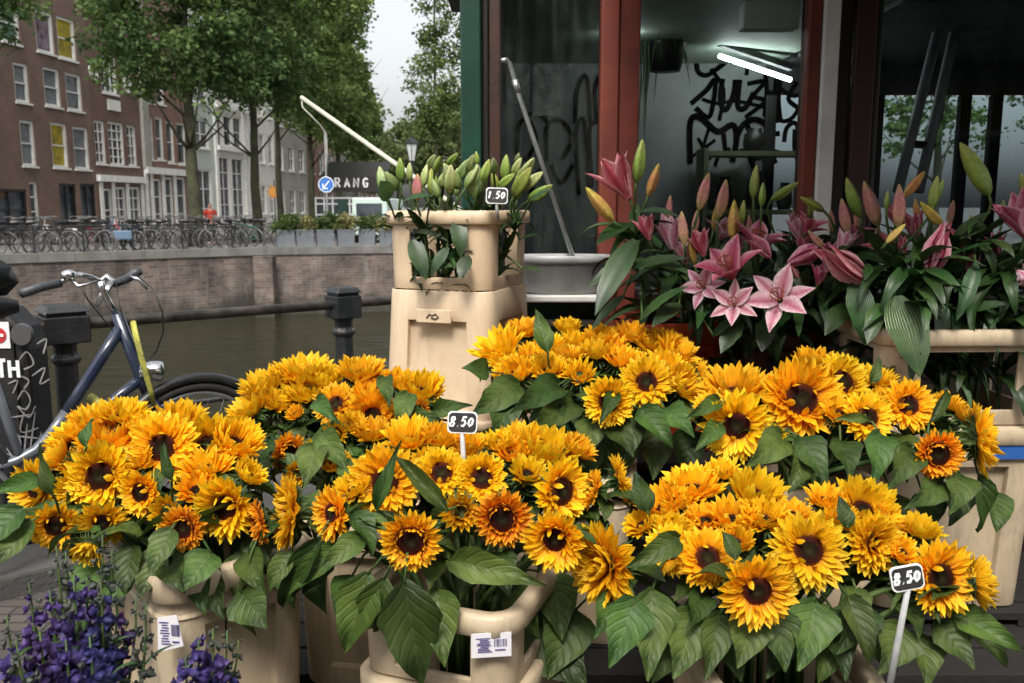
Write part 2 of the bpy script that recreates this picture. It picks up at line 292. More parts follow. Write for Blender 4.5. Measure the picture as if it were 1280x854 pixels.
M_['beige_shaded'] = mat('beige_plastic_shaded', (0.52, 0.42, 0.285), 0.46, (4, (0.4, 0.31, 0.205), 0.9), bump=0.06, bscale=25, dirt=0.55)  # beige plastic, its colour also darkened to stand for shade at the stall
M_['orange_plastic'] = mat('orange_red_plastic', (0.5, 0.07, 0.015), 0.4, (6, (0.35, 0.05, 0.015), 0.8))
M_['black_metal'] = mat('black_iron', (0.013, 0.014, 0.015), 0.38, (14, (0.03, 0.03, 0.032), 0.8), bump=0.15, bscale=60)
M_['rail'] = mat('worn_dark_rail', (0.02, 0.018, 0.017), 0.32, (9, (0.09, 0.075, 0.06), 0.8), metal=0.3, bump=0.1)
M_['black_plastic'] = mat('black_plastic', (0.012, 0.012, 0.013), 0.45)
M_['box_black'] = mat('black_box_paint', (0.006, 0.006, 0.0065), 0.6, (7, (0.016, 0.015, 0.016), 0.9), bump=0.15)
M_['white_paint'] = mat('white_paint', (0.75, 0.74, 0.7), 0.5, (6, (0.5, 0.5, 0.47), 0.7))
M_['chalk'] = mat('white_marker', (0.8, 0.8, 0.78), 0.7)
M_['grey_marker'] = mat('grey_marker', (0.3, 0.3, 0.3), 0.7, (8, (0.1, 0.1, 0.1), 0.9))
M_['chrome'] = mat('chrome', (0.7, 0.7, 0.7), 0.18, metal=1)
M_['alu'] = mat('dull_aluminium', (0.5, 0.51, 0.52), 0.35, (10, (0.35, 0.35, 0.36), 0.8), metal=0.8)
M_['blue_frame'] = mat('dark_blue_paint', (0.012, 0.02, 0.045), 0.25, (8, (0.03, 0.04, 0.06), 0.7), coat=0.5)
M_['grey_frame'] = mat('worn_grey_paint', (0.17, 0.18, 0.2), 0.3, (6, (0.07, 0.08, 0.1), 0.8), metal=0.4)
M_['rubber'] = mat('black_rubber', (0.015, 0.015, 0.015), 0.75)
M_['grip'] = mat('dark_grip', (0.03, 0.034, 0.04), 0.5, (30, (0.08, 0.085, 0.09), 0.7))
M_['yellow_lock'] = mat('yellow_lock_sleeve', (0.42, 0.4, 0.07), 0.6, (22, (0.2, 0.2, 0.06), 0.9), bump=0.4, bscale=120)
M_['red_post'] = mat('red_oxide_paint', (0.2, 0.04, 0.022), 0.55, (5, (0.11, 0.022, 0.014), 0.9), bump=0.12, bscale=18)
M_['brown_post'] = mat('dark_brown_paint', (0.045, 0.016, 0.009), 0.5, (5, (0.025, 0.01, 0.007), 0.9), bump=0.1)
M_['green_post'] = mat('dark_green_paint', (0.006, 0.045, 0.028), 0.4, (4, (0.004, 0.028, 0.02), 0.9), bump=0.08, bscale=15)
M_['dark_frame'] = mat('near_black_frame', (0.012, 0.011, 0.011), 0.45, (5, (0.025, 0.02, 0.018), 0.8))
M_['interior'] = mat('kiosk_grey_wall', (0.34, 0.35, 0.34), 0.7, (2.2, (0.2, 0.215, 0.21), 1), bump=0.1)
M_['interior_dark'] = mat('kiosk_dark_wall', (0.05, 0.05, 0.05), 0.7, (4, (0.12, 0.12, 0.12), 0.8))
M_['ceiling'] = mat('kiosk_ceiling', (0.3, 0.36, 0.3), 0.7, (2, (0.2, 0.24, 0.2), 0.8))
M_['roof_dark'] = mat('kiosk_roof', (0.025, 0.025, 0.026), 0.6, (3, (0.05, 0.05, 0.05), 0.7))
M_['graffiti'] = mat('black_spray', (0.003, 0.003, 0.0035), 0.95, spec=0.02)
M_['lamp_tube'] = mat('lit_lamp_tube', (0.9, 0.9, 0.9), 0.5, emit=(0.95, 1, 0.97), estr=24)
M_['paper'] = mat('grey_paper', (0.55, 0.55, 0.53), 0.8, (18, (0.12, 0.12, 0.12), 0.8))
M_['sign_black'] = mat('chalkboard', (0.012, 0.012, 0.013), 0.5, (30, (0.04, 0.04, 0.04), 0.8))
M_['wood_bench'] = mat('dark_stained_wood', (0.007, 0.006, 0.005), 0.85, (4, (0.014, 0.011, 0.009), 0.8), bump=0.2)
M_['sticker'] = mat('white_sticker', (0.7, 0.68, 0.7), 0.5)
M_['sticker_ink'] = mat('violet_print', (0.08, 0.07, 0.2), 0.6)
M_['blue_band'] = mat('blue_band', (0.02, 0.1, 0.35), 0.5)
M_['glass'] = glass_mat('window_glass', ior=1.2, grime=0.05)
M_['house_glass'] = mat('dark_window_pane', (0.02, 0.025, 0.03), 0.08, (0.9, (0.12, 0.13, 0.15), 0.8), spec=0.9)
M_['house_white'] = mat('white_joinery', (0.8, 0.79, 0.75), 0.6, (3, (0.6, 0.6, 0.57), 0.8))
M_['trunk'] = mat('tree_bark', (0.05, 0.055, 0.022), 0.9, (3, (0.022, 0.02, 0.014), 1), bump=0.8, bscale=8)
M_['purple_leaf'] = M_['leaf']
# ---------------------------------------------------------------- the setting: ground, canal, quay
def strip(name, poly, z, m, label=None, kind='structure', uvs=1.0):
    b = MB(); b.add([(x, y, z) for x, y in poly], [tuple(range(len(poly)))], [(x * uvs, y * uvs) for x, y in poly])
    o = b.build(name, m); return tag(o, kind=kind)
pave = brick_mat('street_bricks', (0.06, 0.05, 0.045), (0.09, 0.075, 0.065), (0.03, 0.028, 0.026), 0.2, 0.07, 0.006, dirt=0.4)
pave_far = mat('far_pavement', (0.13, 0.12, 0.11), 0.9, (0.5, (0.08, 0.075, 0.07), 0.9))
wm = bpy.data.materials.new('canal_water'); wm.use_nodes = True
_n = wm.node_tree; _p = _n.nodes['Principled BSDF']; _p.inputs['Base Color'].default_value = (0.02, 0.019, 0.009, 1); _p.inputs['Roughness'].default_value = 0.09; _p.inputs['IOR'].default_value = 1.33
_tc = _n.nodes.new('ShaderNodeTexCoord'); _mp = _n.nodes.new('ShaderNodeMapping'); _mp.inputs['Scale'].default_value = (.5, 1.6, 1); _n.links.new(_tc.outputs['Object'], _mp.inputs[0])
_t = _n.nodes.new('ShaderNodeTexNoise'); _t.inputs['Scale'].default_value = 1.1; _t.inputs['Detail'].default_value = 5; _n.links.new(_mp.outputs[0], _t.inputs['Vector'])
_b = _n.nodes.new('ShaderNodeBump'); _b.inputs['Strength'].default_value = 0.9; _b.inputs['Distance'].default_value = 0.3; _n.links.new(_t.outputs['Fac'], _b.inputs['Height']); _n.links.new(_b.outputs[0], _p.inputs['Normal'])
RP = Vector((-2.22, 4.53, 0)); RD = Vector((1.44, 1.17, 0)).normalized(); RN = Vector((-RD.y, RD.x, 0))       # railing line; RN points over the water
def rail(t, off=0, z=0): return RP + RD * t + RN * off + Vector((0, 0, z))
e0, e1 = rail(-14, 0.22), rail(12, 0.22)
strip('near_street', [(e0.x, e0.y), (e1.x, e1.y), (40, e1.y), (40, e0.y)], 0.0, pave)
WATER = -2.5
strip('canal_water', [(-160, -60), (160, -60), (160, 45), (-160, 45)], WATER, wm)
FQ = [(-160, -91.0), (-16.4, 28.2), (-9.3, 33.5), (-4.75, 34.8), (30, 38.5), (160, 52)]
strip('far_street', FQ + [(900, 52), (900, 1500), (-900, 1500), (-900, -91)], 0.0, pave_far)
qb = brick_mat('quay_brick', (0.085, 0.062, 0.05), (0.155, 0.112, 0.09), (0.14, 0.13, 0.115), 0.36, 0.11, 0.012, dirt=0.85, damp=True)
stone = mat('coping_stone', (0.16, 0.155, 0.14), 0.85, (1.5, (0.08, 0.08, 0.07), 0.9), bump=0.2)
def wall_thing(name, label, pts, z0, z1, m, cw=0.5):
    t = thing(name, label, 'quay wall'); b = MB(); c = MB(); L = 0
    for (xa, ya), (xb, yb) in zip(pts, pts[1:]):
        d = Vector((xb - xa, yb - ya, 0)); l = d.length; d.normalize(); n = Vector((d.y, -d.x, 0))
        a = Vector((xa, ya, 0)); e = Vector((xb, yb, 0))
        b.add([a + Vector((0, 0, z0)), e + Vector((0, 0, z0)), e + Vector((0, 0, z1)), a + Vector((0, 0, z1))], [(0, 1, 2, 3)], [(L, z0), (L + l, z0), (L + l, z1), (L, z1)]); L += l
        k = int(l / 1.2) + 1
        for i in range(k):
            p = a + d * (l * i / k + 0.006); q = a + d * (l * (i + 1) / k - 0.006)
            if p.length > 70: continue
            c.add([p + n * .06 + Vector((0, 0, z1 - .2)), q + n * .06 + Vector((0, 0, z1 - .2)), q - n * cw + Vector((0, 0, z1 - .2)), p - n * cw + Vector((0, 0, z1 - .2)),
                   p + n * .06 + Vector((0, 0, z1 + .09)), q + n * .06 + Vector((0, 0, z1 + .09)), q - n * cw + Vector((0, 0, z1 + .09)), p - n * cw + Vector((0, 0, z1 + .09))],
                  [(0, 1, 5, 4), (4, 5, 6, 7), (1, 2, 6, 5), (2, 3, 7, 6), (3, 0, 4, 7)])
    b.build('brickwork', m, t); c.build('coping', stone, t)
    if len(pts) > 3:
        k = MB(); k.box2((-9.62, 32.75, -3.2), (-8.9, 33.3, -.22)); o = k.build('corner_pier', m, t)
    return t
wall_thing('canal_wall', 'long brown brick quay wall across the canal below the parked bicycles', FQ, -3.2, 0.0, qb)
wall_thing('canal_wall', 'near stone-topped quay wall beneath the iron railing and bicycle', [(e1.x, e1.y), (e0.x, e0.y)], -3.2, 0.0, qb, 0.34)

# ---------------------------------------------------------------- houses across the canal
HD = Vector((0.14, 1.0, 0)).normalized(); HN = Vector((HD.y, -HD.x, 0)); HP = Vector((-24.8, 47.0, 0))
def hpt(px, py): return plane_at(px, py, HP, HD)
def u_of(px): return (hpt(px, 250) - HP).dot(HD)
def z_of(px, py): return hpt(px, py).z
def house(label, px0, px1, top, wallm, wins, cat='house', u0=None, u1=None, shop=None, roofm=None, gable=True, frame_m=None, depth=9.0):
    """wins: (u0,u1,z0,z1,nx,ny,pane_material) in metres along the facade"""
    ua = u_of(px0) if u0 is None else u0; ub = u_of(px1) if u1 is None else u1
    t = thing('canal_house', label, cat, HP + HD * ua, group='houses across the canal')
    rot = Matrix((HD, -HN, Vector((0, 0, 1)))).transposed()      # local x along facade, local -y towards canal
    t.rotation_euler = rot.to_euler()
    W = ub - ua; us = sorted({0, W, *[max(0.01, min(W - .01, x - ua)) for w_ in wins for x in w_[:2]]}); zs = sorted({0, top, *[x for w_ in wins for x in w_[2:4]]})
    b = MB(); ww = [(max(.01, w_[0] - ua), min(W - .01, w_[1] - ua), w_[2], w_[3]) for w_ in wins]
    for i in range(len(us) - 1):
        for j in range(len(zs) - 1):
            cu, cz = (us[i] + us[i + 1]) / 2, (zs[j] + zs[j + 1]) / 2
            if any(a < cu < c and d < cz < e for a, c, d, e in ww): continue
            q = [(us[i], zs[j]), (us[i + 1], zs[j]), (us[i + 1], zs[j + 1]), (us[i], zs[j + 1])]
            b.add([(u, 0, z) for u, z in q], [(0, 1, 2, 3)], q)
    for a, c, d, e in ww:
        for (p, q) in (((a, d), (c, d)), ((c, d), (c, e)), ((c, e), (a, e)), ((a, e), (a, d))):
            b.add([(p[0], 0, p[1]), (p[0], .28, p[1]), (q[0], .28, q[1]), (q[0], 0, q[1])], [(0, 1, 2, 3)], [(p[0], p[1]), (p[0] + .28, p[1]), (q[0] + .28, q[1]), (q[0], q[1])])
    b.add([(0, 0, 0), (0, depth, 0), (0, depth, top), (0, 0, top)], [(0, 3, 2, 1)], [(0, 0), (depth, 0), (depth, top), (0, top)])
    b.add([(W, 0, 0), (W, depth, 0), (W, depth, top), (W, 0, top)], [(0, 1, 2, 3)], [(0, 0), (depth, 0), (depth, top), (0, top)])
    b.add([(0, depth, 0), (W, depth, 0), (W, depth, top), (0, depth, top)], [(0, 3, 2, 1)], [(0, 0), (W, 0), (W, top), (0, top)])
    b.build('wall', wallm, t)
    r = MB(); r.add([(0, 0, top), (W, 0, top), (W, depth, top), (0, depth, top), (W / 2, 0, top + W * .55), (W / 2, depth, top + W * .55)], [(0, 1, 4), (1, 2, 5, 4), (2, 3, 5), (3, 0, 4, 5)]); r.build('roof', roofm or M_['roof_dark'], t)
    cn = MB(); cn.box2((-0.03, -.16, top - .5), (W + .03, -0.005, top - .05)); cn.build('cornice', M_['house_white'], t)
    fm = frame_m or M_['house_white']
    for (x0, x1, z0, z1), w_ in zip(ww, wins):
        nx, ny = w_[4], w_[5]; pm = w_[6] if len(w_) > 6 and w_[6] else M_['house_glass']
        f = MB(); k = min(.13, (x1 - x0) * .14); y0, y1 = .07, .2
        f.box2((x0, y0, z0), (x0 + k, y1, z1)); f.box2((x1 - k, y0, z0), (x1, y1, z1)); f.box2((x0 + k, y0, z1 - k), (x1 - k, y1, z1)); f.box2((x0 + k, y0, z0), (x1 - k, y1, z0 + k))
        for i in range(1, nx): xx = x0 + (x1 - x0) * i / nx; f.box2((xx - .03, y0 + .03, z0 + k), (xx + .03, y1 - .02, z1 - k))
        for j in range(1, ny): zz = z0 + (z1 - z0) * j / ny; f.box2((x0 + k, y0 + .035, zz - .035), (x1 - k, y1 - .025, zz + .035))
        f.box2((x0 - .06, -.1, z0 - .1), (x1 + .06, .06, z0 - .003))
        fo = f.build('window', w_[7] if len(w_) > 7 else fm, t)
        g = MB(); g.box2((x0 + .02, .215, z0 + .02), (x1 - .02, .24, z1 - .02)); g.build('pane', pm, fo)
    return t
def pw(x0, y0, x1, y1, nx=1, ny=2, pm=None, fm=None):
    xc = (x0 + x1) / 2; r = [u_of(x0), u_of(x1), z_of(xc, y1), z_of(xc, y0), nx, ny, pm]
    return tuple(r + ([fm] if fm else []))
def gridwins(px0, px1, rows, ncol, h=1.9, frac=.55, nx=2, ny=2):
    ua, ub = u_of(px0), u_of(px1); out = []; st = (ub - ua) / ncol
    for z in rows:
        for i in range(ncol): c = ua + st * (i + .5); out.append((c - st * frac / 2, c + st * frac / 2, z, z + h, nx, ny, None))
    return out
br1 = brick_mat('house_brick_brown', (0.145, 0.085, 0.064), (0.205, 0.12, 0.09), (0.18, 0.145, 0.12), dirt=0.3)
br2 = brick_mat('house_brick_dark', (0.13, 0.07, 0.052), (0.185, 0.095, 0.07), (0.15, 0.12, 0.1), dirt=0.3)
br3 = brick_mat('house_brick_red', (0.22, 0.11, 0.08), (0.28, 0.145, 0.105), (0.2, 0.15, 0.13), dirt=0.3)
pl1 = mat('cream_render', (0.72, 0.7, 0.64), 0.8, (1.2, (0.58, 0.57, 0.52), 0.8)); pl2 = mat('pale_green_render', (0.52, 0.56, 0.5), 0.8, (1.2, (0.42, 0.46, 0.41), 0.8))
pl3 = mat('grey_render', (0.34, 0.33, 0.29), 0.8, (1.2, (0.25, 0.25, 0.22), 0.8))
lit = mat('lit_yellow_curtain', (0.3, 0.245, 0.02), 0.7, (1.7, (0.04, 0.03, 0.015), 1), emit=(0.6, 0.46, 0.03), estr=0.05)
maroon = mat('maroon_curtain', (0.1, 0.03, 0.06), 0.8, (2.5, (0.25, 0.22, 0.25), 0.9)); greenp = mat('green_curtain', (0.08, 0.16, 0.1), 0.7)
pale = mat('net_curtain', (0.2, 0.21, 0.22), 0.5, (3, (0.1, 0.11, 0.12), 0.9))
dk = M_['dark_frame']
house('brown brick house at far left with yellow-lit windows, a dark shop front and white-framed door', -75, 50, 16.5, br1,
      [pw(30, 82, 48, 130, 1, 2, pale), pw(32, 152, 54, 208, 1, 2, pale), pw(19, 10, 42, 58, 1, 2, greenp), pw(-30, 80, -5, 128), pw(-30, 152, -5, 208), pw(-60, 152, -42, 208), pw(38, 228, 60 - 12, 283, 1, 3, M_['house_glass']), pw(-55, 236, 34, 290, 4, 2, None, dk)])
house('brown brick house with two columns of tall windows, two glowing yellow, above brown shutters', 50, 121, 16.0, br1,
      [pw(66, 88, 86, 135, 1, 2, pale), pw(93, 95, 112, 140, 1, 2), pw(70, 155, 90, 210, 1, 2, lit), pw(97, 160, 116, 212, 1, 2, pale), pw(61, 20, 83, 70, 1, 1, maroon), pw(87, 28, 109, 78, 1, 2, lit), pw(75, 230, 96, 281, 2, 1, None, dk), pw(101, 230, 120, 281, 2, 1, None, dk)])
h2 = house('dark brick house with white grid windows above a white shop front', 121, 181, 16.0, br2,
      [pw(137, 73, 156, 119, 3, 4), pw(124, 152, 137, 205, 2, 4), pw(141, 154, 160, 207, 3, 5), pw(164, 158, 175, 208, 2, 4), pw(130, 236, 141, 290, 1, 2), pw(143, 234, 158, 290, 2, 4), pw(161, 234, 176, 290, 2, 4)])
ub = u_of(121)
o = MB(); 
for (x, y) in ((127, 90), (167, 106)):
    p0 = u_of(x) - ub; z = z_of(x, y); o.tube([(p0, -.05, z - .01), (p0, -.05, z + .01)], .01); o.torus(.0, .0, seg=3, sides=3)
    o.add([(p0 + math.cos(a) * .42 * f, yy, z + math.sin(a) * .62 * f) for f, yy in ((1, -.01), (1, -.12), (.6, -.12), (.6, -.01)) for a in [2 * math.pi * k / 16 for k in range(16)]],
          [(i * 16 + k, i * 16 + (k + 1) % 16, (i + 1) * 16 + (k + 1) % 16, (i + 1) * 16 + k) for i in range(3) for k in range(16)])
o.build('oval_window_surround', M_['house_white'], h2)
o = MB(); o.box2((u_of(142) - ub, -.08, z_of(150, 140)), (u_of(157) - ub, -.003, z_of(150, 127))); o.build('plaque', M_['house_white'], h2)
o = MB(); o.box2((.1, -.28, z_of(150, 228)), (u_of(179) - ub, -.01, z_of(150, 220)))
for px in (127, 142, 159.5, 178): o.box2((u_of(px) - ub - .16, -.07, .0), (u_of(px) - ub + .16, -.004, z_of(150, 229)))
o.build('shop_front', M_['house_white'], h2)
h3 = house('narrow red brick house with white columns on its ground floor, behind the mossy tree trunk', 181, 243, 17.0, br3,
      [pw(189, 148, 197, 200, 1, 2), pw(200, 148, 209, 200, 1, 2), pw(213, 153, 222, 204, 1, 2), pw(226, 155, 237, 206, 1, 2), pw(188, 95, 199, 130), pw(203, 98, 213, 132), pw(192, 224, 203, 290, 1, 3), pw(206, 222, 217, 290, 1, 3), pw(221, 222, 233, 290, 1, 3)], frame_m=M_['house_white'])
u3 = u_of(181); o = MB()
for px in (183.5, 190, 204.5, 219, 240): o.box2((u_of(px) - u3 - .15, -.1, 0), (u_of(px) - u3 + .15, -.004, z_of(210, 212)))
o.box2((.05, -.3, z_of(210, 219)), (u_of(242) - u3, -.105, z_of(210, 211))); o.build('columns', M_['house_white'], h3)
o = MB(); o.box2((.02, -.22, z_of(183, 211)), (.75, -.004, 16.4)); o.build('pilaster', pl3, h3)
h4 = house('pale green house with white shop windows beside the mossy tree trunk', 243, 271, 17.5, pl2, [pw(247, 150, 265, 186, 2, 2), pw(247, 212, 266, 285, 2, 3), pw(247, 95, 265, 130, 2, 2)])
h5 = house('cream house with very tall multi-pane white window, between two trunks', 271, 313, 18, pl1, [pw(272, 143, 282, 183, 1, 2), pw(284, 145, 294, 184, 1, 2), pw(296, 147, 306, 186, 1, 2), pw(275, 196, 289, 276, 2, 4), pw(292, 198, 306, 276, 2, 4)])
u5 = u_of(271); o = MB()
for px in (272.5, 308, 312): o.box2((u_of(px) - u5 - .2, -.14, 0), (u_of(px) - u5 + .2, -.004, 15))
for py in (190, 139): o.box2((.2, -.35, z_of(290, py)), (u_of(312) - u5, -.15, z_of(290, py - 5)))
o.build('pilasters', M_['house_white'], h5)
house('white house seen between tree trunks behind the orange signs', 313, 346, 18.5, pl1, gridwins(313, 346, (1.0, 5.2, 9.0, 12.6), 3, 2.4))
house('grey house with dark awning bands, behind the trunks right of the white house', 346, 385, 19, pl3, gridwins(346, 385, (1.0, 4.8, 8.6, 12.4), 3, 2.2))
house('brown house far along the row behind the tree trunks', 385, 420, 18, br3, gridwins(385, 420, (1.0, 4.8, 8.6, 12.4), 3, 2.2))
house('grey-green house far along the row, above the terrace', 420, 450, 14, pl3, gridwins(420, 450, (1.0, 4.8, 8.6), 4, 2.2))
house('last brown brick house at the far end of the row', 450, 485, 9.5, br2, gridwins(450, 485, (1.0, 4.8), 6, 2.2))

# unseen houses added behind the viewpoint to block skylight, also mirrored in the panes
def back_house(label, x0, x1, top, m):
    t = thing('added_back_house', label, 'house', ((x0 + x1) / 2, -9.0, 0), group='houses added behind the viewpoint'); hx = (x1 - x0) / 2
    b = MB(); b.add([(x, y, z) for z in (0, top) for x, y in ((-hx, 0), (hx, 0), (hx, -8), (-hx, -8))], [(1, 0, 4, 5), (0, 3, 7, 4), (2, 1, 5, 6), (3, 2, 6, 7), (4, 7, 6, 5)], [(x + y, z) for z in (0, top) for x, y in ((-hx, 0), (hx, 0), (hx, -8), (-hx, -8))]); b.build('wall', m, t)
    for z in (.9, 4.2, 7.2):
        for k in range(3):
            c = -hx + hx * 2 * (k + .5) / 3; f = MB(); f.box2((c - .6, .002, z), (c + .6, .06, z + 2.0)); f.box2((c - .7, .003, z - .1), (c + .7, .14, z - .002)); w_ = f.build('window', M_['house_white'], t); g = MB()
            for sx in (-1, 1): g.box2((c + sx * .28 - .24, .061, z + .1), (c + sx * .28 + .24, .068, z + 1.9))
            g.build('pane', M_['house_glass'], w_)
back_house('unseen brown brick house added behind the viewpoint, faintly mirrored in the kiosk panes', -7.5, 1.0, 10.5, br1); back_house('unseen dark brick house added behind the viewpoint on the kiosk side', 1.05, 9.5, 11.5, br2)

# ---------------------------------------------------------------- trees
def crown_mesh(name, lobes, m, n, size, seed, clump=(0.35, 0.8), per=42):
    """leaf-sized faces gathered in clumps spread through and around the lobes' volume"""
    r = random.Random(seed); b = MB(); tot = sum(l[1][0] * l[1][1] * l[1][2] for l in lobes)
    for c, rad in lobes:
        k = max(3, int(n * rad[0] * rad[1] * rad[2] / tot))
        for _ in range(k):
            while True:
                d = Vector((r.uniform(-1, 1), r.uniform(-1, 1), r.uniform(-1, 1)))
                if d.length < 1 and d.length > 0.25: break
            cc = Vector(c) + Vector((d.x * rad[0], d.y * rad[1], d.z * rad[2])); cr = r.uniform(*clump)
            for _ in range(per):
                g = Vector((r.gauss(0, .5), r.gauss(0, .5), r.gauss(0, .38))) * cr; p = cc + g
                z = Vector((r.uniform(-1, 1), r.uniform(-1, 1), r.uniform(-.2, 1.4))).normalized(); y = z.orthogonal().normalized(); y = Quaternion(z, r.uniform(0, 6.28)) @ y; x = y.cross(z); s = size * r.uniform(.6, 1.3)
                b.add([p - y * s * .5, p + x * s * .32 - z * s * .06, p + y * s * .55, p - x * s * .32 - z * s * .06], [(0, 1, 2, 3)], [(.5, 0), (.8, .5), (.5, 1), (.2, .5)])
    return b.mesh(name, m, False)
def foliage_mat(name, dark, light, scale=0.6):
    m = mat(name, dark, 0.6, (scale, light, 1), spec=0.3); add_translucent(m, 0.42); return m
fg1 = foliage_mat('elm_leaves', (0.032, 0.075, 0.022), (0.15, 0.23, 0.065)); fg2 = foliage_mat('lime_leaves', (0.06, 0.115, 0.028), (0.21, 0.28, 0.08)); fg3 = foliage_mat('poplar_leaves', (0.07, 0.12, 0.035), (0.18, 0.24, 0.075)); fg4 = foliage_mat('far_leaves', (0.09, 0.13, 0.045), (0.2, 0.23, 0.09), .3)
def tree(label, px, Y, h0, lobes, m, n, size, tr, ht, seed, lean=0, group='trees along the far canal', limbs=9, clump=(.35, .8), per=42):
    n = int(n * 2.3)
    base = at(px, 300, Y); base.z = 0
    t = thing('tree', label, 'tree', base, group=group); r = random.Random(seed); b = MB()
    pts = [Vector((lean * (k / 8) ** 1.3 + r.uniform(-.05, .05), r.uniform(-.05, .05), ht * k / 8)) for k in range(9)]
    b.tube(pts, [tr * (1.25 if k == 0 else 1 - .085 * k) for k in range(9)], 10)
    for k in range(limbs):
        i = r.randint(3, 7); a = r.uniform(0, 6.28); L = r.uniform(1.4, 3.2) * h0; p = pts[i]
        d = Vector((math.cos(a), math.sin(a), r.uniform(.5, 1.2))); q = [p + d * L * s + Vector((0, 0, .25 * L * s * s)) for s in (0, .35, .7, 1)]
        b.tube(q, [tr * .24, tr * .17, tr * .1, tr * .03], 6)
    b.build('trunk', M_['trunk'], t, smooth=True)
    inst('crown', crown_mesh('crown', lobes, m, n, size, seed, clump, per), t); return t
tree('big dark green tree with mossy trunk behind the bicycles', 245, 36, 1.1, [((0.1, 0, 9.2), (3.4, 3.2, 3.2)), ((-1.8, -.3, 7.3), (2.0, 2.0, 1.6)), ((1.9, .2, 7.4), (1.8, 1.8, 1.7)), ((.2, 0, 12.5), (3, 3, 3)), ((-2.6, 0, 10), (1.4, 2, 2)), ((.9,-.5,6.1),(1.0,1,1.1))], fg1, 190, .24, .3, 10, 11)
tree('dark green tree with plain trunk left of the flower planters', 323, 40, 1.1, [((.1, 0, 9.5), (2.8, 3, 3.6)), ((1.3, 0, 7.2), (1.8, 2, 1.6)), ((-1.5, 0, 7.6), (1.5, 2, 1.5)), ((.5, 0, 13), (3, 3, 3))], fg1, 160, .24, .24, 10, 12)
tree('slender olive green tree right of the dark pair', 352, 48, 1.1, [((.8, 0, 10), (2.8, 3, 3.5)), ((1.6, 0, 7), (1.6, 2, 1.4)), ((1.2, 0, 14), (3.2, 3, 3.4))], fg2, 150, .27, .2, 10, 13)
tree('olive tree standing behind the white boom', 392, 58, 1.2, [((0, 0, 10), (3.2, 3, 3.6)), ((.6, 0, 14.5), (3.2, 3, 3.5)), ((.8, 0, 7.2), (2, 2, 1.4))], fg2, 150, .3, .24, 11, 14)
tree('yellowish olive tree bordering the gap of sky', 425, 68, 1.3, [((.2, 0, 11), (2.6, 3, 4)), ((0, 0, 16), (2.6, 3, 3.5)), ((.6, 0, 7.4), (2.2, 2, 1.6))], fg2, 150, .32, .26, 12, 15)
tree('smaller olive tree low beside the gap of sky', 446, 82, 1.3, [((.3, 0, 9), (2.4, 3, 3.4)), ((-.6, 0, 13), (1.8, 3, 3))], fg3, 110, .36, .26, 11, 16)
tree('tall thin pale green poplar right of the gap of sky', 546, 52, 1.0, [((0, 0, 8.5), (1.5, 1.6, 3.2)), ((.1, 0, 13), (1.1, 1.2, 3)), ((.9, 0, 6.6), (1.5, 1.5, 1.4)), ((-.7, 0, 6.4), (1.1, 1.3, 1.2)), ((1.7,0,10.5),(.7,1,2))], fg3, 105, .22, .13, 15, 17, limbs=14, clump=(.3, .65), per=34)
tree('round bushy green tree low at the end of the canal street', 500, 95, 1.2, [((0, 0, 6.8), (4.6, 3, 2.8)), ((3, 0, 8.6), (2.6, 3, 2.4)), ((-3, 0, 5.5), (3, 3, 2.4))], fg4, 120, .45, .3, 7, 18)
tree('bushy green tree behind the street lantern', 540, 80, 1.2, [((0, 0, 6.5), (4.4, 3, 3.2)), ((2.4, 0, 9.4), (2.4, 3, 2.4))], fg4, 120, .4, .3, 7, 19)
tree('dark green tree at the top left whose lowest boughs cover the brick house', -55, 33, 1.2, [((0, 0, 10.5), (3.1, 2.6, 3)), ((1.6, 0, 9.0), (2.2, 1.6, 1.7))], fg1, 110, .24, .28, 10, 20)
tree('broad green tree seen through the kiosk rear window', 1165, 40, 1.2, [((0, 0, 6.4), (3.6, 3.2, 2.4)), ((-2.8, 0, 5), (1.6, 1.8, 1.2))], fg1, 24, .3, .25, 7, 21, group='trees behind the kiosk')
tree('second tree behind the kiosk with thin dark boughs', 1340, 44, 1.2, [((0, 0, 7), (3.6, 3.4, 2.8))], fg1, 24, .3, .25, 7, 22, group='trees behind the kiosk')

# ---------------------------------------------------------------- far street furniture
def quay(px, off=1.0):
    """ground point behind the far quay edge seen at column px"""
    best = None
    for (xa, ya), (xb, yb) in zip(FQ, FQ[1:]):
        a = Vector((xa, ya, 0)); d = Vector((xb - xa, yb - ya, 0)); L = d.length; d.normalize(); n = Vector((-d.y, d.x, 0)); P = plane_at(px, 300, a + n * off, d); s = (P - a).dot(d)
        if P.y > 0 and -1 <= s <= L + 1: best = (Vector((P.x, P.y, 0)), math.atan2(d.y, d.x))
    return best
t = thing('quay_railing', 'low dark iron railing along the far quay in front of the parked bicycles', 'railing'); b = MB(); prev = None
for px in range(-20, 345, 62):
    p, a = quay(px, .25); pm_ = MB(); pm_.tube([p, p + Vector((0, 0, 1.0))], [.04, .03], 8); pm_.build('post', M_['black_metal'], t)
    if prev:
        for z in (.96,): b.tube([prev + Vector((0, 0, z)), p + Vector((0, 0, z))], .02, 6)
    prev = p
b.build('rail', M_['black_metal'], t)
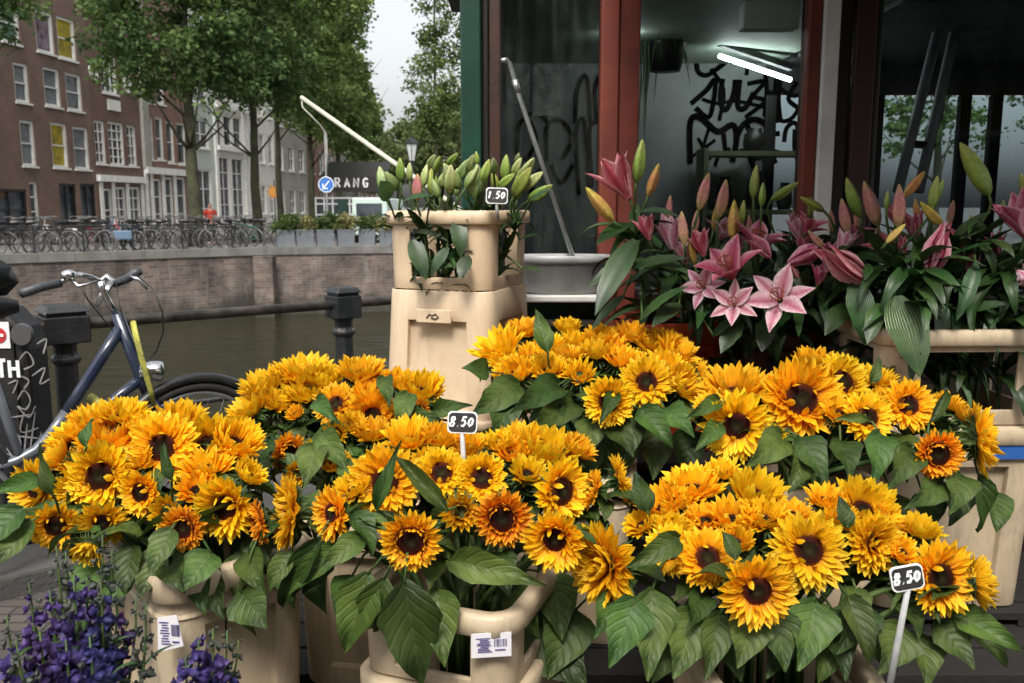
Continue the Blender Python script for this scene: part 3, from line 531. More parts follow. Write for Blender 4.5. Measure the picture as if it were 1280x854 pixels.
def far_bike(mf, label):
    t = thing('parked_bicycle', label, 'bicycle', group='bicycles parked along the far quay'); f = MB(); I = Matrix.Identity(4)
    A, B_, S, H, K = Vector((-.53, 0, .34)), Vector((.55, 0, .34)), Vector((-.2, 0, .85)), Vector((.36, 0, .86)), Vector((-.08, 0, .3))
    for p, q in ((K, S), (K, H), (S * .85 + K * .15, H), (A, K), (A, S * .8 + K * .2), (H, B_)): f.tube([p, q], .017, 6)
    f.tube([H, H + Vector((-.05, 0, .2))], .015, 6); f.tube([Vector((-.62, 0, .72)), Vector((-.25, 0, .74))], .03, 6)
    f.build('frame', mf, t)
    h = MB(); h.tube([(.1, -.28, 1.06), (.28, -.25, 1.08), (.31, 0, 1.06), (.28, .25, 1.08), (.1, .28, 1.06)], .014, 6); h.build('handlebar', M_['rubber_grey'], t)
    s = MB(); s.tube([(-.36, 0, .93), (-.2, 0, .95), (-.06, 0, .94)], [.08, .06, .025], 8); s.build('saddle', M_['black_plastic'], t)
    for c in (A, B_):
        w_ = MB(); w_.torus(.33, .024, Matrix.Translation(c), 28, 6)
        for k in range(10): a = k * math.pi / 5; w_.tube([c, c + Vector((math.cos(a) * .32, 0, math.sin(a) * .32))], .003, 3, caps=False)
        w_.build('wheel', M_['rubber_grey'], t)
    return t
M_['rubber_grey'] = mat('dusty_tyre', (0.05, 0.05, 0.05), 0.8, (5, (0.16, 0.16, 0.16), 0.8))
paints = [M_['black_metal'], mat('red_bike_paint', (0.3, 0.02, 0.05), 0.4), mat('blue_bike_paint', (0.06, 0.15, 0.3), 0.4), mat('white_bike_paint', (0.5, 0.5, 0.5), 0.4), mat('green_bike_paint', (0.03, 0.1, 0.06), 0.4)]
kinds = {1: 'old red bicycle leaning in the row below the brown shutters', 2: 'light blue bicycle in the row before the white shop front', 3: 'white framed bicycle in the dark row beside the brick house', 4: 'dark green bicycle in the row by the second trunk'}
proto = None; r_ = random.Random(5)
for px, k in [(5, 0), (18, 0), (33, 0), (52, 0), (63, 0), (74, 3), (86, 0), (97, 0), (108, 0), (120, 0), (131, 1), (142, 0), (153, 2), (166, 0), (177, 0), (188, 0), (200, 0), (211, 0), (222, 0), (234, 0), (248, 0), (262, 0), (276, 0), (288, 0), (299, 0), (309, 4), (320, 0), (331, 0)]:
    if proto is None: o = proto = far_bike(M_['black_metal'], 'black bicycle parked in the long dense row along the far quay')
    else: o = copy_tree(proto)
    if k:
        o['label'] = kinds[k]
        for c in o.children:
            if c.name.startswith('frame'): c.data = c.data.copy(); c.data.materials[0] = paints[k]
    p, a = quay(px, 1.0 + r_.uniform(-.15, .3)); o.location = p; o.rotation_euler = (R(r_.uniform(-9, 9)), 0, a + R(r_.choice((0, 180)) + r_.uniform(-50, 25))); o.scale = (1.16,) * 3
b = MB(); p, a = quay(154, .7); c = MB(); c.box((0, 0, .62), (.5, .36, .3), taper=1.15); o = c.build('bicycle_crate', mat('blue_crate', (0.16, 0.24, 0.34), 0.5), bevel=.02); o.location = p; o.rotation_euler = (0, 0, a); tag(o, 'light blue plastic crate among the parked bicycles', 'crate')
fl_g = [foliage_mat('planter_leaves', (0.03, 0.07, 0.015), (0.12, 0.17, 0.05), 3), foliage_mat('planter_bloom', (0.08, 0.1, 0.03), (0.4, 0.36, 0.16), 4)]
pgrey = mat('blue_grey_planter', (0.1, 0.112, 0.125), 0.7, (2, (0.14, 0.152, 0.165), 0.8))
wherep = ['first from the bicycles', 'second from the bicycles', 'third from the bicycles', 'below the round blue sign', 'before the terrace door', 'before the white terrace frame', 'half behind the lily bucket']
for i, px in enumerate((357, 381, 406, 432, 459, 485)):
    p, a = quay(px, .55); t = thing('planter_box', f'blue grey planter box with low flowering plants, {wherep[i]}', 'planter', p, a, 'planter boxes on the far quay')
    b = MB(); b.box((0, 0, .36), (.62, .6, .64), taper=1.06); b.box((0, 0, .7), (.68, .66, .05)); b.build('box', pgrey, t)
    inst('plants', crown_mesh('plants', [((0, 0, .88), (.48, .36, .36)), ((.2, 0, 1.05), (.34, .28, .28))], fl_g[i % 2], 52, .11, 40 + i, (.12, .22), 30), t)
# round blue sign
p = at(408, 231, 35.9); t = thing('traffic_sign', 'round blue sign with white arrow on a slim grey pole', 'sign', (p.x, p.y, 0)); b = MB(); b.tube([(0, 0, 0), (0, 0, p.z + 2.1)], .04, 8); b.build('pole', M_['alu'], t)
b = MB(); b.tube([(0, -.06, p.z), (0, -.045, p.z)], [.31, .31], 28); b.build('disc', mat('sign_blue', (0.03, 0.13, 0.42), 0.4), t)
b = MB(); b.torus(.3, .018, Matrix.Translation((0, -.06, p.z)), 28, 4); b.tube([(.13, -.066, p.z + .15), (-.1, -.066, p.z - .12)], .03, 4, flat=(0, 1, 0)); b.tube([(-.13, -.066, p.z + .04), (-.13, -.066, p.z - .15), (.06, -.066, p.z - .15)], .03, 4, flat=(0, 1, 0)); b.build('arrow', M_['chalk'], t)
# lantern
p = at(515, 187, 37.5); t = thing('street_lantern', 'black and glass street lantern rising behind the lily bud bucket', 'street lamp', (p.x, p.y, 0)); b = MB()
b.lathe([(.14, 0), (.14, .5), (.07, .6), (.05, p.z - .5), (.1, p.z - .47)], 10); b.build('pole', M_['black_metal'], t)
b = MB(); b.lathe([(.12, p.z - .46), (.26, p.z + .22)], 6); b.build('lantern_glass', mat('lantern_glass', (0.5, 0.52, 0.52), 0.2), t)
b = MB(); b.lathe([(.3, p.z + .22), (.3, p.z + .27), (.16, p.z + .42), (.05, p.z + .47), (.04, p.z + .56), (.0, p.z + .6)], 6)
for k in range(6): a = 2 * math.pi * (k + .5) / 6; b.tube([(.125 * math.cos(a), .125 * math.sin(a), p.z - .46), (.27 * math.cos(a), .27 * math.sin(a), p.z + .22)], .018, 4)
b.build('lantern_cap', M_['black_metal'], t)
# terrace
G = {'8': [[(.5, .75), (.15, 1.0), (.3, 1.35), (.7, 1.35), (.85, 1.05), (.5, .75), (.1, .4), (.25, .02), (.75, .02), (.9, .4), (.5, .75)]], '5': [[(.9, 1.4), (.25, 1.4), (.15, .8), (.6, .9), (.9, .5), (.6, .05), (.1, .1)]],
     '0': [[(.5, 1.3), (.15, 1.0), (.12, .4), (.45, .05), (.85, .35), (.88, .95), (.5, 1.3)]], '1': [[(.25, 1.1), (.55, 1.4), (.5, 0)]], '.': [[(.45, .05), (.55, .02)]], 'T': [[(0, 1.4), (1, 1.4)], [(.5, 1.4), (.5, 0)]], 'H': [[(.05, 1.4), (.05, 0)], [(.95, 1.4), (.95, 0)], [(.05, .7), (.95, .7)]],
     'R': [[(0, 0), (0, 1.4), (.7, 1.35), (.85, 1.05), (.65, .75), (0, .7)], [(.4, .7), (.95, 0)]], 'A': [[(0, 0), (.5, 1.4), (1, 0)], [(.2, .5), (.8, .5)]], 'N': [[(0, 0), (0, 1.4), (.95, 0), (.95, 1.4)]], 'G': [[(.95, 1.15), (.6, 1.4), (.15, 1.15), (.05, .6), (.3, .05), (.75, .05), (.95, .6), (.55, .6)]],
     '4': [[(.6, 1.4), (.05, .45), (.95, .45)], [(.65, .8), (.65, 0)]], 'E': [[(.9, 1.4), (0, 1.4), (0, 0), (.9, 0)], [(0, .7), (.7, .7)]], 'I': [[(.5, 1.4), (.5, 0)]]}
def write(b, s, h, M, rad, gap=.3, nrm=(0, 0, 1)):
    """strokes in local XY of M; h = height of a capital"""
    k = h / 1.4; x = 0
    for ch in s:
        for st in G.get(ch, []): b.tube([M @ Vector((x + q[0] * k * (.75 if ch not in '.' else .5), q[1] * k, 0)) for q in st], rad, 6, flat=(M.to_3x3() @ Vector(nrm)).normalized())
        x += k * ((.75 if ch not in '.' else .35) + gap)
    return x
p = at(437, 250, 46); t = thing('cafe_terrace', 'white framed cafe terrace with dark awning lettered in white across the canal', 'terrace', (p.x, p.y, 0)); W2 = 1.75
b = MB()
for k in range(9): x = -W2 + k * W2 / 4; b.box2((x - .04, -.04, 0), (x + .04, .04, 2.0))
for z in (.5, 1.2, 1.75, 2.05): b.box2((-W2 - .05, -.035, z - .04), (W2 + .05, .035, z + .04))
b.build('screen_frame', M_['house_white'], t); b = MB(); b.box2((-W2, .02, .1), (W2, .025, 1.98)); b.build('screen_glass', M_['house_glass'], t)
b = MB(); b.add([(-W2 + .3, -.2, 2.35), (W2 + .1, -.2, 2.35), (W2 + .1, -.2, 3.15), (-W2 + .3, -.2, 3.15), (-W2 + .3, 2.4, 4), (W2 + .1, 2.4, 4)], [(0, 1, 2, 3), (3, 2, 5, 4), (0, 3, 4), (1, 5, 2)]); b.build('awning', M_['dark_frame'], t)
b = MB(); write(b, 'RANG', .45, Matrix.Translation((-.66, -.23, 2.6)) @ Matrix.Rotation(R(90), 4, 'X'), .055, gap=.72); b.build('lettering', M_['chalk'], t)
b = MB(); b.box2((-.6, -.1, .05), (-.1, -.05, 2.0)); b.build('door', mat('dark_green_door', (0.012, 0.05, 0.035), 0.4), t)
b = MB(); vp = at(476, 268, 41); t = thing('parked_van', 'pale green van parked at the far quay beside the terrace', 'van', (vp.x, vp.y, 0), R(80))
b.add([(-1.6, -.85, .35), (1.9, -.85, .35), (1.9, -.85, 1.0), (1.3, -.85, 1.15), (.8, -.8, 1.95), (-1.6, -.8, 2.0)] + [(-1.6, .85, .35), (1.9, .85, .35), (1.9, .85, 1.0), (1.3, .85, 1.15), (.8, .8, 1.95), (-1.6, .8, 2.0)], [(0, 1, 2, 3, 4, 5), (11, 10, 9, 8, 7, 6)] + [(i, i + 6, (i + 1) % 6 + 6, (i + 1) % 6) for i in range(6)])
b.build('body', mat('pale_green_paint', (0.45, 0.55, 0.5), 0.3), t, bevel=.06)
for x in (-1.0, 1.2):
    for y in (-.8, .8): b = MB(); b.tube([(x, y - .1, .33), (x, y + .1, .33)], .33, 20); b.build('wheel', M_['rubber'], t)
b = MB(); b.add([(-1.615, -.6, 1.15), (-1.615, .6, 1.15), (-1.615, .6, 1.75), (-1.615, -.6, 1.75)], [(0, 3, 2, 1)]); b.build('rear_window', M_['house_glass'], t)
# orange hanging sign and person
p = at(343, 240, 55); t = thing('hanging_sign', 'small orange star shaped sign hanging before the white house', 'sign', (p.x, p.y, 0)); b = MB(); b.tube([(0, 0, 0), (0, 0, p.z + .7)], .04, 6); b.build('pole', M_['black_metal'], t)
b = MB(); b.add([(math.cos(k * math.pi / 8) * (.5 if k % 2 else .28), y, p.z + math.sin(k * math.pi / 8) * (.5 if k % 2 else .28)) for y in (-.1, -.04) for k in range(16)], [tuple(range(16)), tuple(range(31, 15, -1))] + [(k, (k + 1) % 16, 16 + (k + 1) % 16, 16 + k) for k in range(16)]); b.build('star', mat('orange_sign', (0.42, 0.18, 0.03), 0.5), t)
def skin(name, joints, edges, m, parent, root=0):
    me = bpy.data.meshes.new(name); me.from_pydata([j[:3] for j in joints], edges, []); me.materials.append(m)
    o = bpy.data.objects.new(name, me); COL.objects.link(o); o.parent = parent
    sk = o.modifiers.new('skin', 'SKIN'); sk.use_smooth_shade = True
    for i, j in enumerate(joints): me.skin_vertices[0].data[i].radius = (j[3], j[3] * (j[4] if len(j) > 4 else 1)); me.skin_vertices[0].data[i].use_root = (i == root)
    su = o.modifiers.new('sub', 'SUBSURF'); su.levels = su.render_levels = 1
    return o
p = at(263, 270, 38); t = thing('person', 'person in a red and yellow top standing behind the bicycles by the mossy tree', 'person', (p.x, p.y, 0), R(25))
J = [(0, 0, .95, .15, .75), (0, 0, 1.2, .15, .7), (0, 0, 1.42, .13, .7), (0, 0, 1.53, .06), (0, -.02, 1.62, .095), (0, -.01, 1.74, .07), (.19, 0, 1.42, .06), (.24, 0, 1.15, .045), (.22, -.12, .93, .035), (-.19, 0, 1.42, .06), (-.25, .02, 1.15, .045), (-.22, -.15, .95, .035), (.1, 0, .85, .1), (.11, 0, .48, .07), (.11, .02, .08, .05), (.11, -.14, .04, .04), (-.1, 0, .85, .1), (-.11, 0, .48, .07), (-.11, .02, .08, .05), (-.11, -.14, .04, .04)]
E = [(0, 1), (1, 2), (2, 3), (3, 4), (4, 5), (2, 6), (6, 7), (7, 8), (2, 9), (9, 10), (10, 11), (0, 12), (12, 13), (13, 14), (14, 15), (0, 16), (16, 17), (17, 18), (18, 19)]
skin('body', J, E, mat('skin_tone', (0.45, 0.25, 0.17), 0.6), t)
skin('shirt', [(0, 0, .98, .17, .75), (0, 0, 1.2, .17, .72), (0, 0, 1.42, .14, .72), (.2, 0, 1.42, .075), (.245, 0, 1.22, .06), (-.2, 0, 1.42, .075), (-.25, .01, 1.22, .06)], [(0, 1), (1, 2), (2, 3), (3, 4), (2, 5), (5, 6)], mat('red_shirt', (0.5, 0.025, 0.02), 0.7, (2, (0.55, 0.2, 0.03), .2)), t)
skin('trousers', [(0, 0, .95, .165, .8), (.1, 0, .82, .11), (.11, 0, .48, .085), (.11, .02, .1, .07), (-.1, 0, .82, .11), (-.11, 0, .48, .085), (-.11, .02, .1, .07)], [(0, 1), (1, 2), (2, 3), (0, 4), (4, 5), (5, 6)], mat('dark_trousers', (0.02, 0.022, 0.03), 0.8), t)
skin('hair', [(0, .01, 1.74, .085), (0, .04, 1.68, .085)], [(0, 1)], mat('dark_hair', (0.02, 0.014, 0.01), 0.7), t)
# ---------------------------------------------------------------- near quay: coping, railing, cabinet, bicycle
b = MB(); a, c = rail(-13, .2), rail(12, .2); a2, c2 = rail(-13, -.95), rail(12, -.95)
b.add([a, c, c2, a2] + [p + Vector((0, 0, .1)) for p in (a, c, c2, a2)], [(4, 5, 6, 7), (0, 4, 7, 3), (0, 1, 5, 4), (3, 7, 6, 2), (1, 2, 6, 5)]); tag(b.build('kerb', mat('dark_kerb_stone', (.075, .072, .068), .85, (2.5, (.04, .038, .036), .9), bump=.3), bevel=.015), kind='structure')
t = thing('quay_railing', 'black iron railing with square-headed posts and a worn round rail beside the bicycle', 'railing'); b = MB()
b.tube([rail(-2, 0, 1.0), rail(-.1, 0, 1.0), rail(1.53, 0, 1.0), rail(3.2, 0, 1.0), rail(5.1, 0, 1.0)], .03, 12); b.build('rail', M_['rail'], t, smooth=True)
b = MB(); b.tube([rail(-2, 0, .52), rail(1.53, 0, .5), rail(5.1, 0, .5)], .016, 8); b.build('lower_rail', M_['black_metal'], t, smooth=True)
ang = math.atan2(RD.y, RD.x)
for tt in (-1.9, -.1, 1.5, 3.2, 4.9):
    b = MB(); M = Matrix.Translation(rail(tt)) @ Matrix.Rotation(ang, 4, 'Z'); k = 1.25 if tt < 0 else 1
    b.lathe([(.1, .1), (.1, .2), (.07, .24), (.06, .5), (.056, .8), (.075, .815), (.075, .835), (.058, .85), (.058, .9), (.09, .92)], 8, M)
    b.box((0, 0, .985), (.17 * k, .17 * k, .14), M); b.box((0, 0, 1.062), (.15 * k, .15 * k, .02), M); b.box((0, 0, 1.09), (.18 * k, .18 * k, .035), M, taper=.75)
    b.build('post', M_['black_metal'], t, bevel=.008)
# black cabinet
t = thing('utility_cabinet', 'black street cabinet covered with pale scribbles and stickers at the left edge', 'utility box', (-2.45, 3.98, 0)); b = MB()
n = 8; prof = [(-.34, 0), (.34, 0), (.34, .98), (.32, 1.08), (.25, 1.16), (.12, 1.2), (-.12, 1.2), (-.34, 1.2)]
b.add([(x, y, z) for y in (-.2, -.02) for x, z in prof], [tuple(range(8)), tuple(range(15, 7, -1))] + [(i, i + 8, (i + 1) % 8 + 8, (i + 1) % 8) for i in range(8)]); b.build('housing', M_['box_black'], t, bevel=.02)
b = MB(); b.box2((-.3, -.215, .1), (.29, -.198, 1.02)); b.build('door', M_['box_black'], t, bevel=.006)
CABP = Vector((-2.45, 3.98, 0))
def cab(px, py): return at(px, py, 3.98 - .219) - CABP
b = MB()
for st in [[(22, 500), (30, 488), (38, 500), (32, 512), (22, 508), (36, 522), (44, 508)], [(14, 522), (40, 518)], [(30, 515), (26, 540), (48, 535)], [(44, 515), (38, 560)], [(20, 545), (48, 548)], [(34, 530), (30, 566)], [(52, 540), (44, 570), (56, 568), (50, 585)], [(58, 548), (66, 562)], [(8, 560), (18, 580), (6, 600)], [(30, 585), (50, 600)], [(24, 450), (34, 440), (42, 455), (30, 462)], [(40, 470), (56, 460), (50, 480), (62, 474)], [(10, 480), (22, 476), (16, 492)], [(6, 610), (26, 604), (20, 626), (44, 618)], [(2, 498), (10, 512), (2, 524)], [(46, 430), (58, 424), (54, 442)], [(26, 470), (36, 476), (30, 486)]]:
    b.tube(smooth_line([cab(*q) for q in st], 4), [.0022 + .0022 * abs(math.sin(i * .7)) for i in range(4 * (len(st) - 1) + 1)], 5, flat=(0, 1, 0))
for cx, cy, r0 in ((4, 555, 22), (2, 590, 26)): b.tube([cab(cx + r0 * math.cos(a), cy + r0 * .9 * math.sin(a)) for a in [k * math.pi / 12 - 1.4 for k in range(17)]], .0035, 5, flat=(0, 1, 0))
b.build('scribble', M_['grey_marker'], t)
b = MB(); M = Matrix.Translation(cab(-3, 472)) @ Matrix.Rotation(R(90), 4, 'X'); write(b, 'TH', .075, M, .0085, gap=.25); b.build('lettering', M_['chalk'], t)
c0 = cab(0, 419); b = MB(); b.box((c0.x, c0.y - .001, c0.z), (.085, .003, .115)); s_ = b.build('sticker', M_['sticker'], t)
b = MB(); b.tube([(c0.x - .005, c0.y - .0065, c0.z), (c0.x - .005, c0.y - .0035, c0.z)], [.034, .034], 24); b.build('red_disc', mat('no_entry_red', (0.45, 0.02, 0.03), 0.5), s_)
b = MB(); b.box((c0.x - .005, c0.y - .008, c0.z), (.048, .003, .012)); b.build('white_bar', M_['chalk'], s_)
b = MB(); c1 = cab(29, 418); b.tube([(c1.x, c1.y - .02, c1.z), (c1.x, c1.y, c1.z)], [.045, .05], 20); b.build('round_cap', mat('dull_grey_cap', (0.06, 0.06, 0.062), .5), t)
# refuse sack
b = MB(); r_ = random.Random(4); prof = [(.0, 0), (.17, .0), (.23, .06), (.22, .13), (.12, .19), (.05, .23), (.09, .27), (.02, .28)]
b.lathe(prof, 18); b.v = [Vector((v.x * (1 + .16 * math.sin(7 * math.atan2(v.y, v.x) + v.z * 20)), v.y * (.7 + .1 * math.sin(5 * math.atan2(v.y, v.x))), v.z)) for v in b.v]
o = b.build('refuse_sack', mat('black_plastic_sack', (0.01, 0.01, 0.011), 0.3), smooth=True); o.location = (-2.5, 3.98, 1.2); tag(o, 'knotted black plastic sack lying on top of the scribbled cabinet', 'sack')

# bicycle against the railing
HUB = Vector((-.368 * 3.85, 3.85, .46)); FD = Vector((.82, .57, 0)).normalized()
t = thing('city_bicycle', 'dark blue low-step city bicycle with silver headlight leaning along the canal railing', 'bicycle', (HUB.x, HUB.y, .1))
TB = Matrix.Translation(-Vector((HUB.x, HUB.y, .1)))
def BP(px, py, off=0): p = plane_at(px, py, HUB, (FD.x, FD.y)); return TB @ (p + Vector((FD.y, -FD.x, 0)) * off)
def BQ(px, py, Y): return TB @ at(px, py, Y)
hub = TB @ HUB; rear = hub - FD * 1.12; bb = hub - FD * .66 + Vector((0, 0, -.06))
wrot = Matrix.Rotation(math.atan2(FD.y, FD.x) + R(6), 4, 'Z'); frot = Matrix.Rotation(math.atan2(FD.y, FD.x), 4, 'Z')
for c in (hub, rear):
    w_ = MB(); M = Matrix.Translation(c) @ (wrot if c is hub else frot); w_.torus(.345, .02, M, 56, 8); o = w_.build('wheel', M_['rubber'], t, smooth=True)
    w_ = MB(); w_.torus(.318, .011, M, 56, 6); w_.tube([M @ Vector((0, -.05, 0)), M @ Vector((0, .05, 0))], .028, 12)
    for k in range(28): a = k * 2 * math.pi / 28; s2 = -1 if k % 2 else 1; w_.tube([M @ Vector((.02 * math.cos(a + .8 * s2), .03 * s2, .02 * math.sin(a + .8 * s2))), M @ Vector((.318 * math.cos(a), 0, .318 * math.sin(a)))], .0013, 4, caps=False)
    w_.build('rim', M_['alu'], o, smooth=True)
for c, a0, a1 in ((hub, R(20), R(172)), (rear, R(10), R(185))):
    f = MB(); M = Matrix.Translation(c) @ (wrot if c is hub else frot); f.torus(.385, .024, M, 30, 6, a0, a1); f.build('mudguard', M_['black_metal'], t, smooth=True)
b = MB(); ht, hb = BP(146, 392), BP(184, 492)
b.tube([ht, ht * .2 + hb * .8, hb], [.026, .026, .023], 12)
for s2 in (-.05, .05):
    o2 = Vector((FD.y, -FD.x, 0)) * s2; b.tube([hb + o2 * .3, hb * .8 + hub * .2 + o2, hub + o2], [.014, .014, .009], 8)
b.build('fork', M_['blue_frame'], t, smooth=True)
b = MB(); b.tube([BP(152, 408), BP(128, 446), BP(104, 484), BP(84, 515)], .025, 12); b.tube([BP(176, 474), BP(150, 494), BP(118, 522), BP(70, 560), bb], .023, 12); b.build('frame', M_['blue_frame'], t, smooth=True)
b = MB(); b.tube([BP(84, 515), BP(66, 541), BP(46, 563), BP(22, 576), BP(-8, 585), bb * .5 + BP(-8, 585) * .5, bb], [.025, .0255, .0255, .025, .023, .022, .022], 12)
st_ = rear + FD * .32 + Vector((0, 0, .62)); b.tube([bb, st_], .018, 10); b.tube([bb, rear], .012, 8); b.tube([st_ * .85 + bb * .15, rear], .01, 8); b.build('down_tube', M_['grey_frame'], t, smooth=True)
b = MB(); b.tube([st_, st_ + Vector((0, 0, .1))], .013, 8); q = st_ + Vector((0, 0, .13)); b.tube([q - FD * .14, q, q + FD * .14], [.1, .07, .025], 10); b.build('saddle', M_['black_plastic'], t, smooth=True)
b = MB(); b.tube([BP(146, 394), BP(136, 378), BP(128, 362), BP(126, 352)], [.014, .014, .013, .016], 10)
b.tube([BQ(126, 352, 3.74), BQ(112, 346, 3.72), BQ(98, 343, 3.66), BQ(88, 346, 3.6), BQ(76, 354, 3.56)], .0115, 10); b.tube([BQ(126, 352, 3.74), BQ(134, 345, 3.78), BQ(142, 352, 3.74), BQ(148, 352, 3.72)], .0115, 10)
b.build('handlebar', M_['chrome'], t, smooth=True)
for pts in ([(76, 354, 3.56), (52, 359, 3.5), (27, 367, 3.42)], [(143, 355, 3.72), (158, 349, 3.7), (174, 339, 3.68)]):
    b = MB(); b.tube([BQ(*q) for q in pts], [.0165, .018, .0185], 12); b.build('grip', M_['grip'], t, smooth=True)
b = MB(); b.tube([BQ(140, 353, 3.7), BQ(130, 366, 3.68), BQ(120, 384, 3.68)], [.013, .017, .009], 8, flat=(0, 1, 0)); b.tube([BQ(88, 348, 3.58), BQ(98, 358, 3.56), BQ(122, 352, 3.6)], [.008, .007, .005], 8); b.tube([BQ(164, 344, 3.68), BQ(174, 350, 3.68), BQ(184, 362, 3.68)], [.01, .008, .006], 8); b.build('brake_lever', M_['chrome'], t, smooth=True)
b = MB(); c = BQ(86, 344, 3.58); b.lathe([(.0, -.016), (.026, -.014), (.03, .0), (.026, .014), (.012, .022), (0, .024)], 16, Matrix.Translation(c)); b.build('bell', M_['chrome'], t, smooth=True)
b = MB()
for pts in ([(134, 360, 3.72), (138, 375, 3.7), (146, 400, 3.7), (160, 430, 3.7)], [(145, 353, 3.7), (150, 385, 3.66), (160, 415, 3.66), (176, 450, 3.7)], [(172, 345, 3.66), (192, 362, 3.6), (203, 390, 3.58), (204, 415, 3.6), (196, 438, 3.65), (186, 452, 3.7)], [(100, 356, 3.6), (110, 375, 3.6), (130, 400, 3.66), (150, 420, 3.7)]): 
    P = [BQ(*q) for q in pts]; b.tube(P, .0032, 6)
b.build('cable', M_['black_plastic'], t, smooth=True)
b = MB(); c = BP(190, 463, .02); Mh = frame_z(c, Vector((FD.x, FD.y, -.1))); b.lathe([(0, -.06), (.025, -.055), (.042, -.02), (.046, .02), (.043, .035), (.0, .04)], 18, Mh); b.tube([BP(176, 470), c], .008, 6); b.build('headlight', M_['chrome'], t, smooth=True)
b = MB(); P = [BQ(166, 402, 3.66), BQ(171, 425, 3.64), BQ(178, 452, 3.64), BQ(188, 488, 3.68), BQ(192, 505, 3.7)]; b.tube(P, [.014, .015, .015, .014, .012], 8, flat=(.2, 1, 0)); b.tube([BQ(113, 496, 3.66), BQ(124, 504, 3.64), BQ(136, 514, 3.64)], .018, 8); b.build('lock', M_['yellow_lock'], t, smooth=True)

# ---------------------------------------------------------------- the flower kiosk
KY = 3.3; KB = 4.95
def KX(px, Y=KY): return at(px, 200, Y).x
t = K = thing('flower_kiosk', 'glazed flower kiosk with red oxide posts, green corner post and unseen dark awning', 'kiosk', (0, 0, 0))
def kb(name, x0, x1, y0, y1, z0, z1, m, parent=None, bev=.006):
    b = MB(); b.box2((x0, y0, z0), (x1, y1, z1)); return b.build(name, m, parent or K, bevel=bev)
XL, XR = KX(577), 3.3
kb('corner_post', KX(577), KX(602), KY - .03, KY + .07, .0, 2.62, M_['green_post'])
kb('jamb', KX(603), KX(611), KY + .02, KY + .06, .0, 2.6, M_['dark_frame']); kb('jamb', KX(612), KX(626), KY - .01, KY + .06, .0, 2.6, M_['brown_post'])
kb('front_post', KX(748), KX(770), KY - .05, KY + .06, .0, 2.62, M_['red_post']); kb('front_post', KX(771), KX(796), KY - .035, KY + .06, .0, 2.62, M_['red_post'])
kb('front_post', KX(1000), KX(1016), KY - .03, KY + .06, .0, 2.62, M_['red_post']); kb('white_strip', KX(1017), KX(1037), KY - .045, KY + .03, .9, 2.62, M_['white_paint'])
kb('jamb', KX(1038), KX(1058), KY + .0, KY + .05, .0, 2.6, M_['dark_frame']); kb('jamb', KX(1059), KX(1085), KY - .02, KY + .05, .0, 2.6, M_['brown_post']); kb('jamb', KX(1086), KX(1093), KY - .01, KY + .04, .0, 2.6, M_['dark_frame'])
kb('jamb', KX(1400), KX(1430), KY - .02, KY + .05, .0, 2.6, M_['brown_post']); kb('jamb', 2.95, XR, KY - .02, KY + .05, 0, 2.6, M_['brown_post'])
SZ = 1.29
for x0, x1 in ((KX(627), KX(747)), (KX(797), KX(999)), (KX(1094), KX(1399)), (KX(1431), 2.94)): kb('window_pane', x0, x1, KY + .008, KY + .014, SZ + .012, 2.57, M_['glass'], bev=0)
for x0, x1 in ((KX(627), KX(747)), (KX(797), KX(999)), (KX(1094), 2.94)): kb('window_head', x0, x1, KY - .01, KY + .04, 2.575, 2.66, M_['dark_frame'])
kb('sill', KX(604), KX(747), KY - .2, KY + .0, SZ - .025, SZ, M_['white_paint']); kb('sill', KX(797), KX(999), KY - .1, KY + .04, SZ - .03, SZ, M_['dark_frame']); kb('sill', KX(1094), 2.94, KY - .1, KY + .04, SZ - .03, SZ, M_['dark_frame'])
kb('front_panel', KX(627), KX(747), KY - .005, KY + .04, .0, SZ - .03, M_['green_post']); kb('front_panel', KX(797), KX(999), KY - .005, KY + .04, 0, SZ - .035, M_['red_post']); kb('front_panel', KX(1094), 2.94, KY - .005, KY + .04, 0, SZ - .035, M_['brown_post'])
for z in (1.05, 1.16): kb('panel_trim', KX(629), KX(745), KY - .06, KY - .008, z, z + .022, M_['white_paint'])
kb('side_wall', XL, XL + .05, KY + .075, KB, 0, 2.6, M_['green_post']); kb('side_wall', XR - .05, XR, KY + .06, KB, 0, 2.6, M_['green_post'])
PX = KX(1075); WX0, WX1, WZ0, WZ1 = PX * KB / KY - .55, 3.1, 1.25, 2.2
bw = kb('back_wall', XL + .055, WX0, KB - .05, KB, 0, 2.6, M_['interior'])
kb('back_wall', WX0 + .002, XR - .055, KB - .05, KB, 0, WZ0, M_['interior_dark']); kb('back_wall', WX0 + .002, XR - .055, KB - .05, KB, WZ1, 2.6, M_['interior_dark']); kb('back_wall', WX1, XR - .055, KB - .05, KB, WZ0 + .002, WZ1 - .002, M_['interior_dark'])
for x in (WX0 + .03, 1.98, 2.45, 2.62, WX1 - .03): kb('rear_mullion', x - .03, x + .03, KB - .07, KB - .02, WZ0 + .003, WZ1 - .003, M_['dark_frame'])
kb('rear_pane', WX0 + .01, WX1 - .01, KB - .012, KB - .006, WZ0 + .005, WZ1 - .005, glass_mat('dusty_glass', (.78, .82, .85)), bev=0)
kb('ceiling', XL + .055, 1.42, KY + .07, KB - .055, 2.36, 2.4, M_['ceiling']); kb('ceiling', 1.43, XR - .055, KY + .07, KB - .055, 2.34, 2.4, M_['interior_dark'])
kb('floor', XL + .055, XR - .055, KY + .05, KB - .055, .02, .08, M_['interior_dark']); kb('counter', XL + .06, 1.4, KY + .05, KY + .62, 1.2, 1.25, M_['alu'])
kb('roof', XL - .15, XR + .15, KY - .12, KB + .15, 2.665, 2.8, M_['roof_dark'])
XA, YA, ZA = .3, 1.72, 2.42  # awning out of view; its reach is shaped to shade the lilies and crate
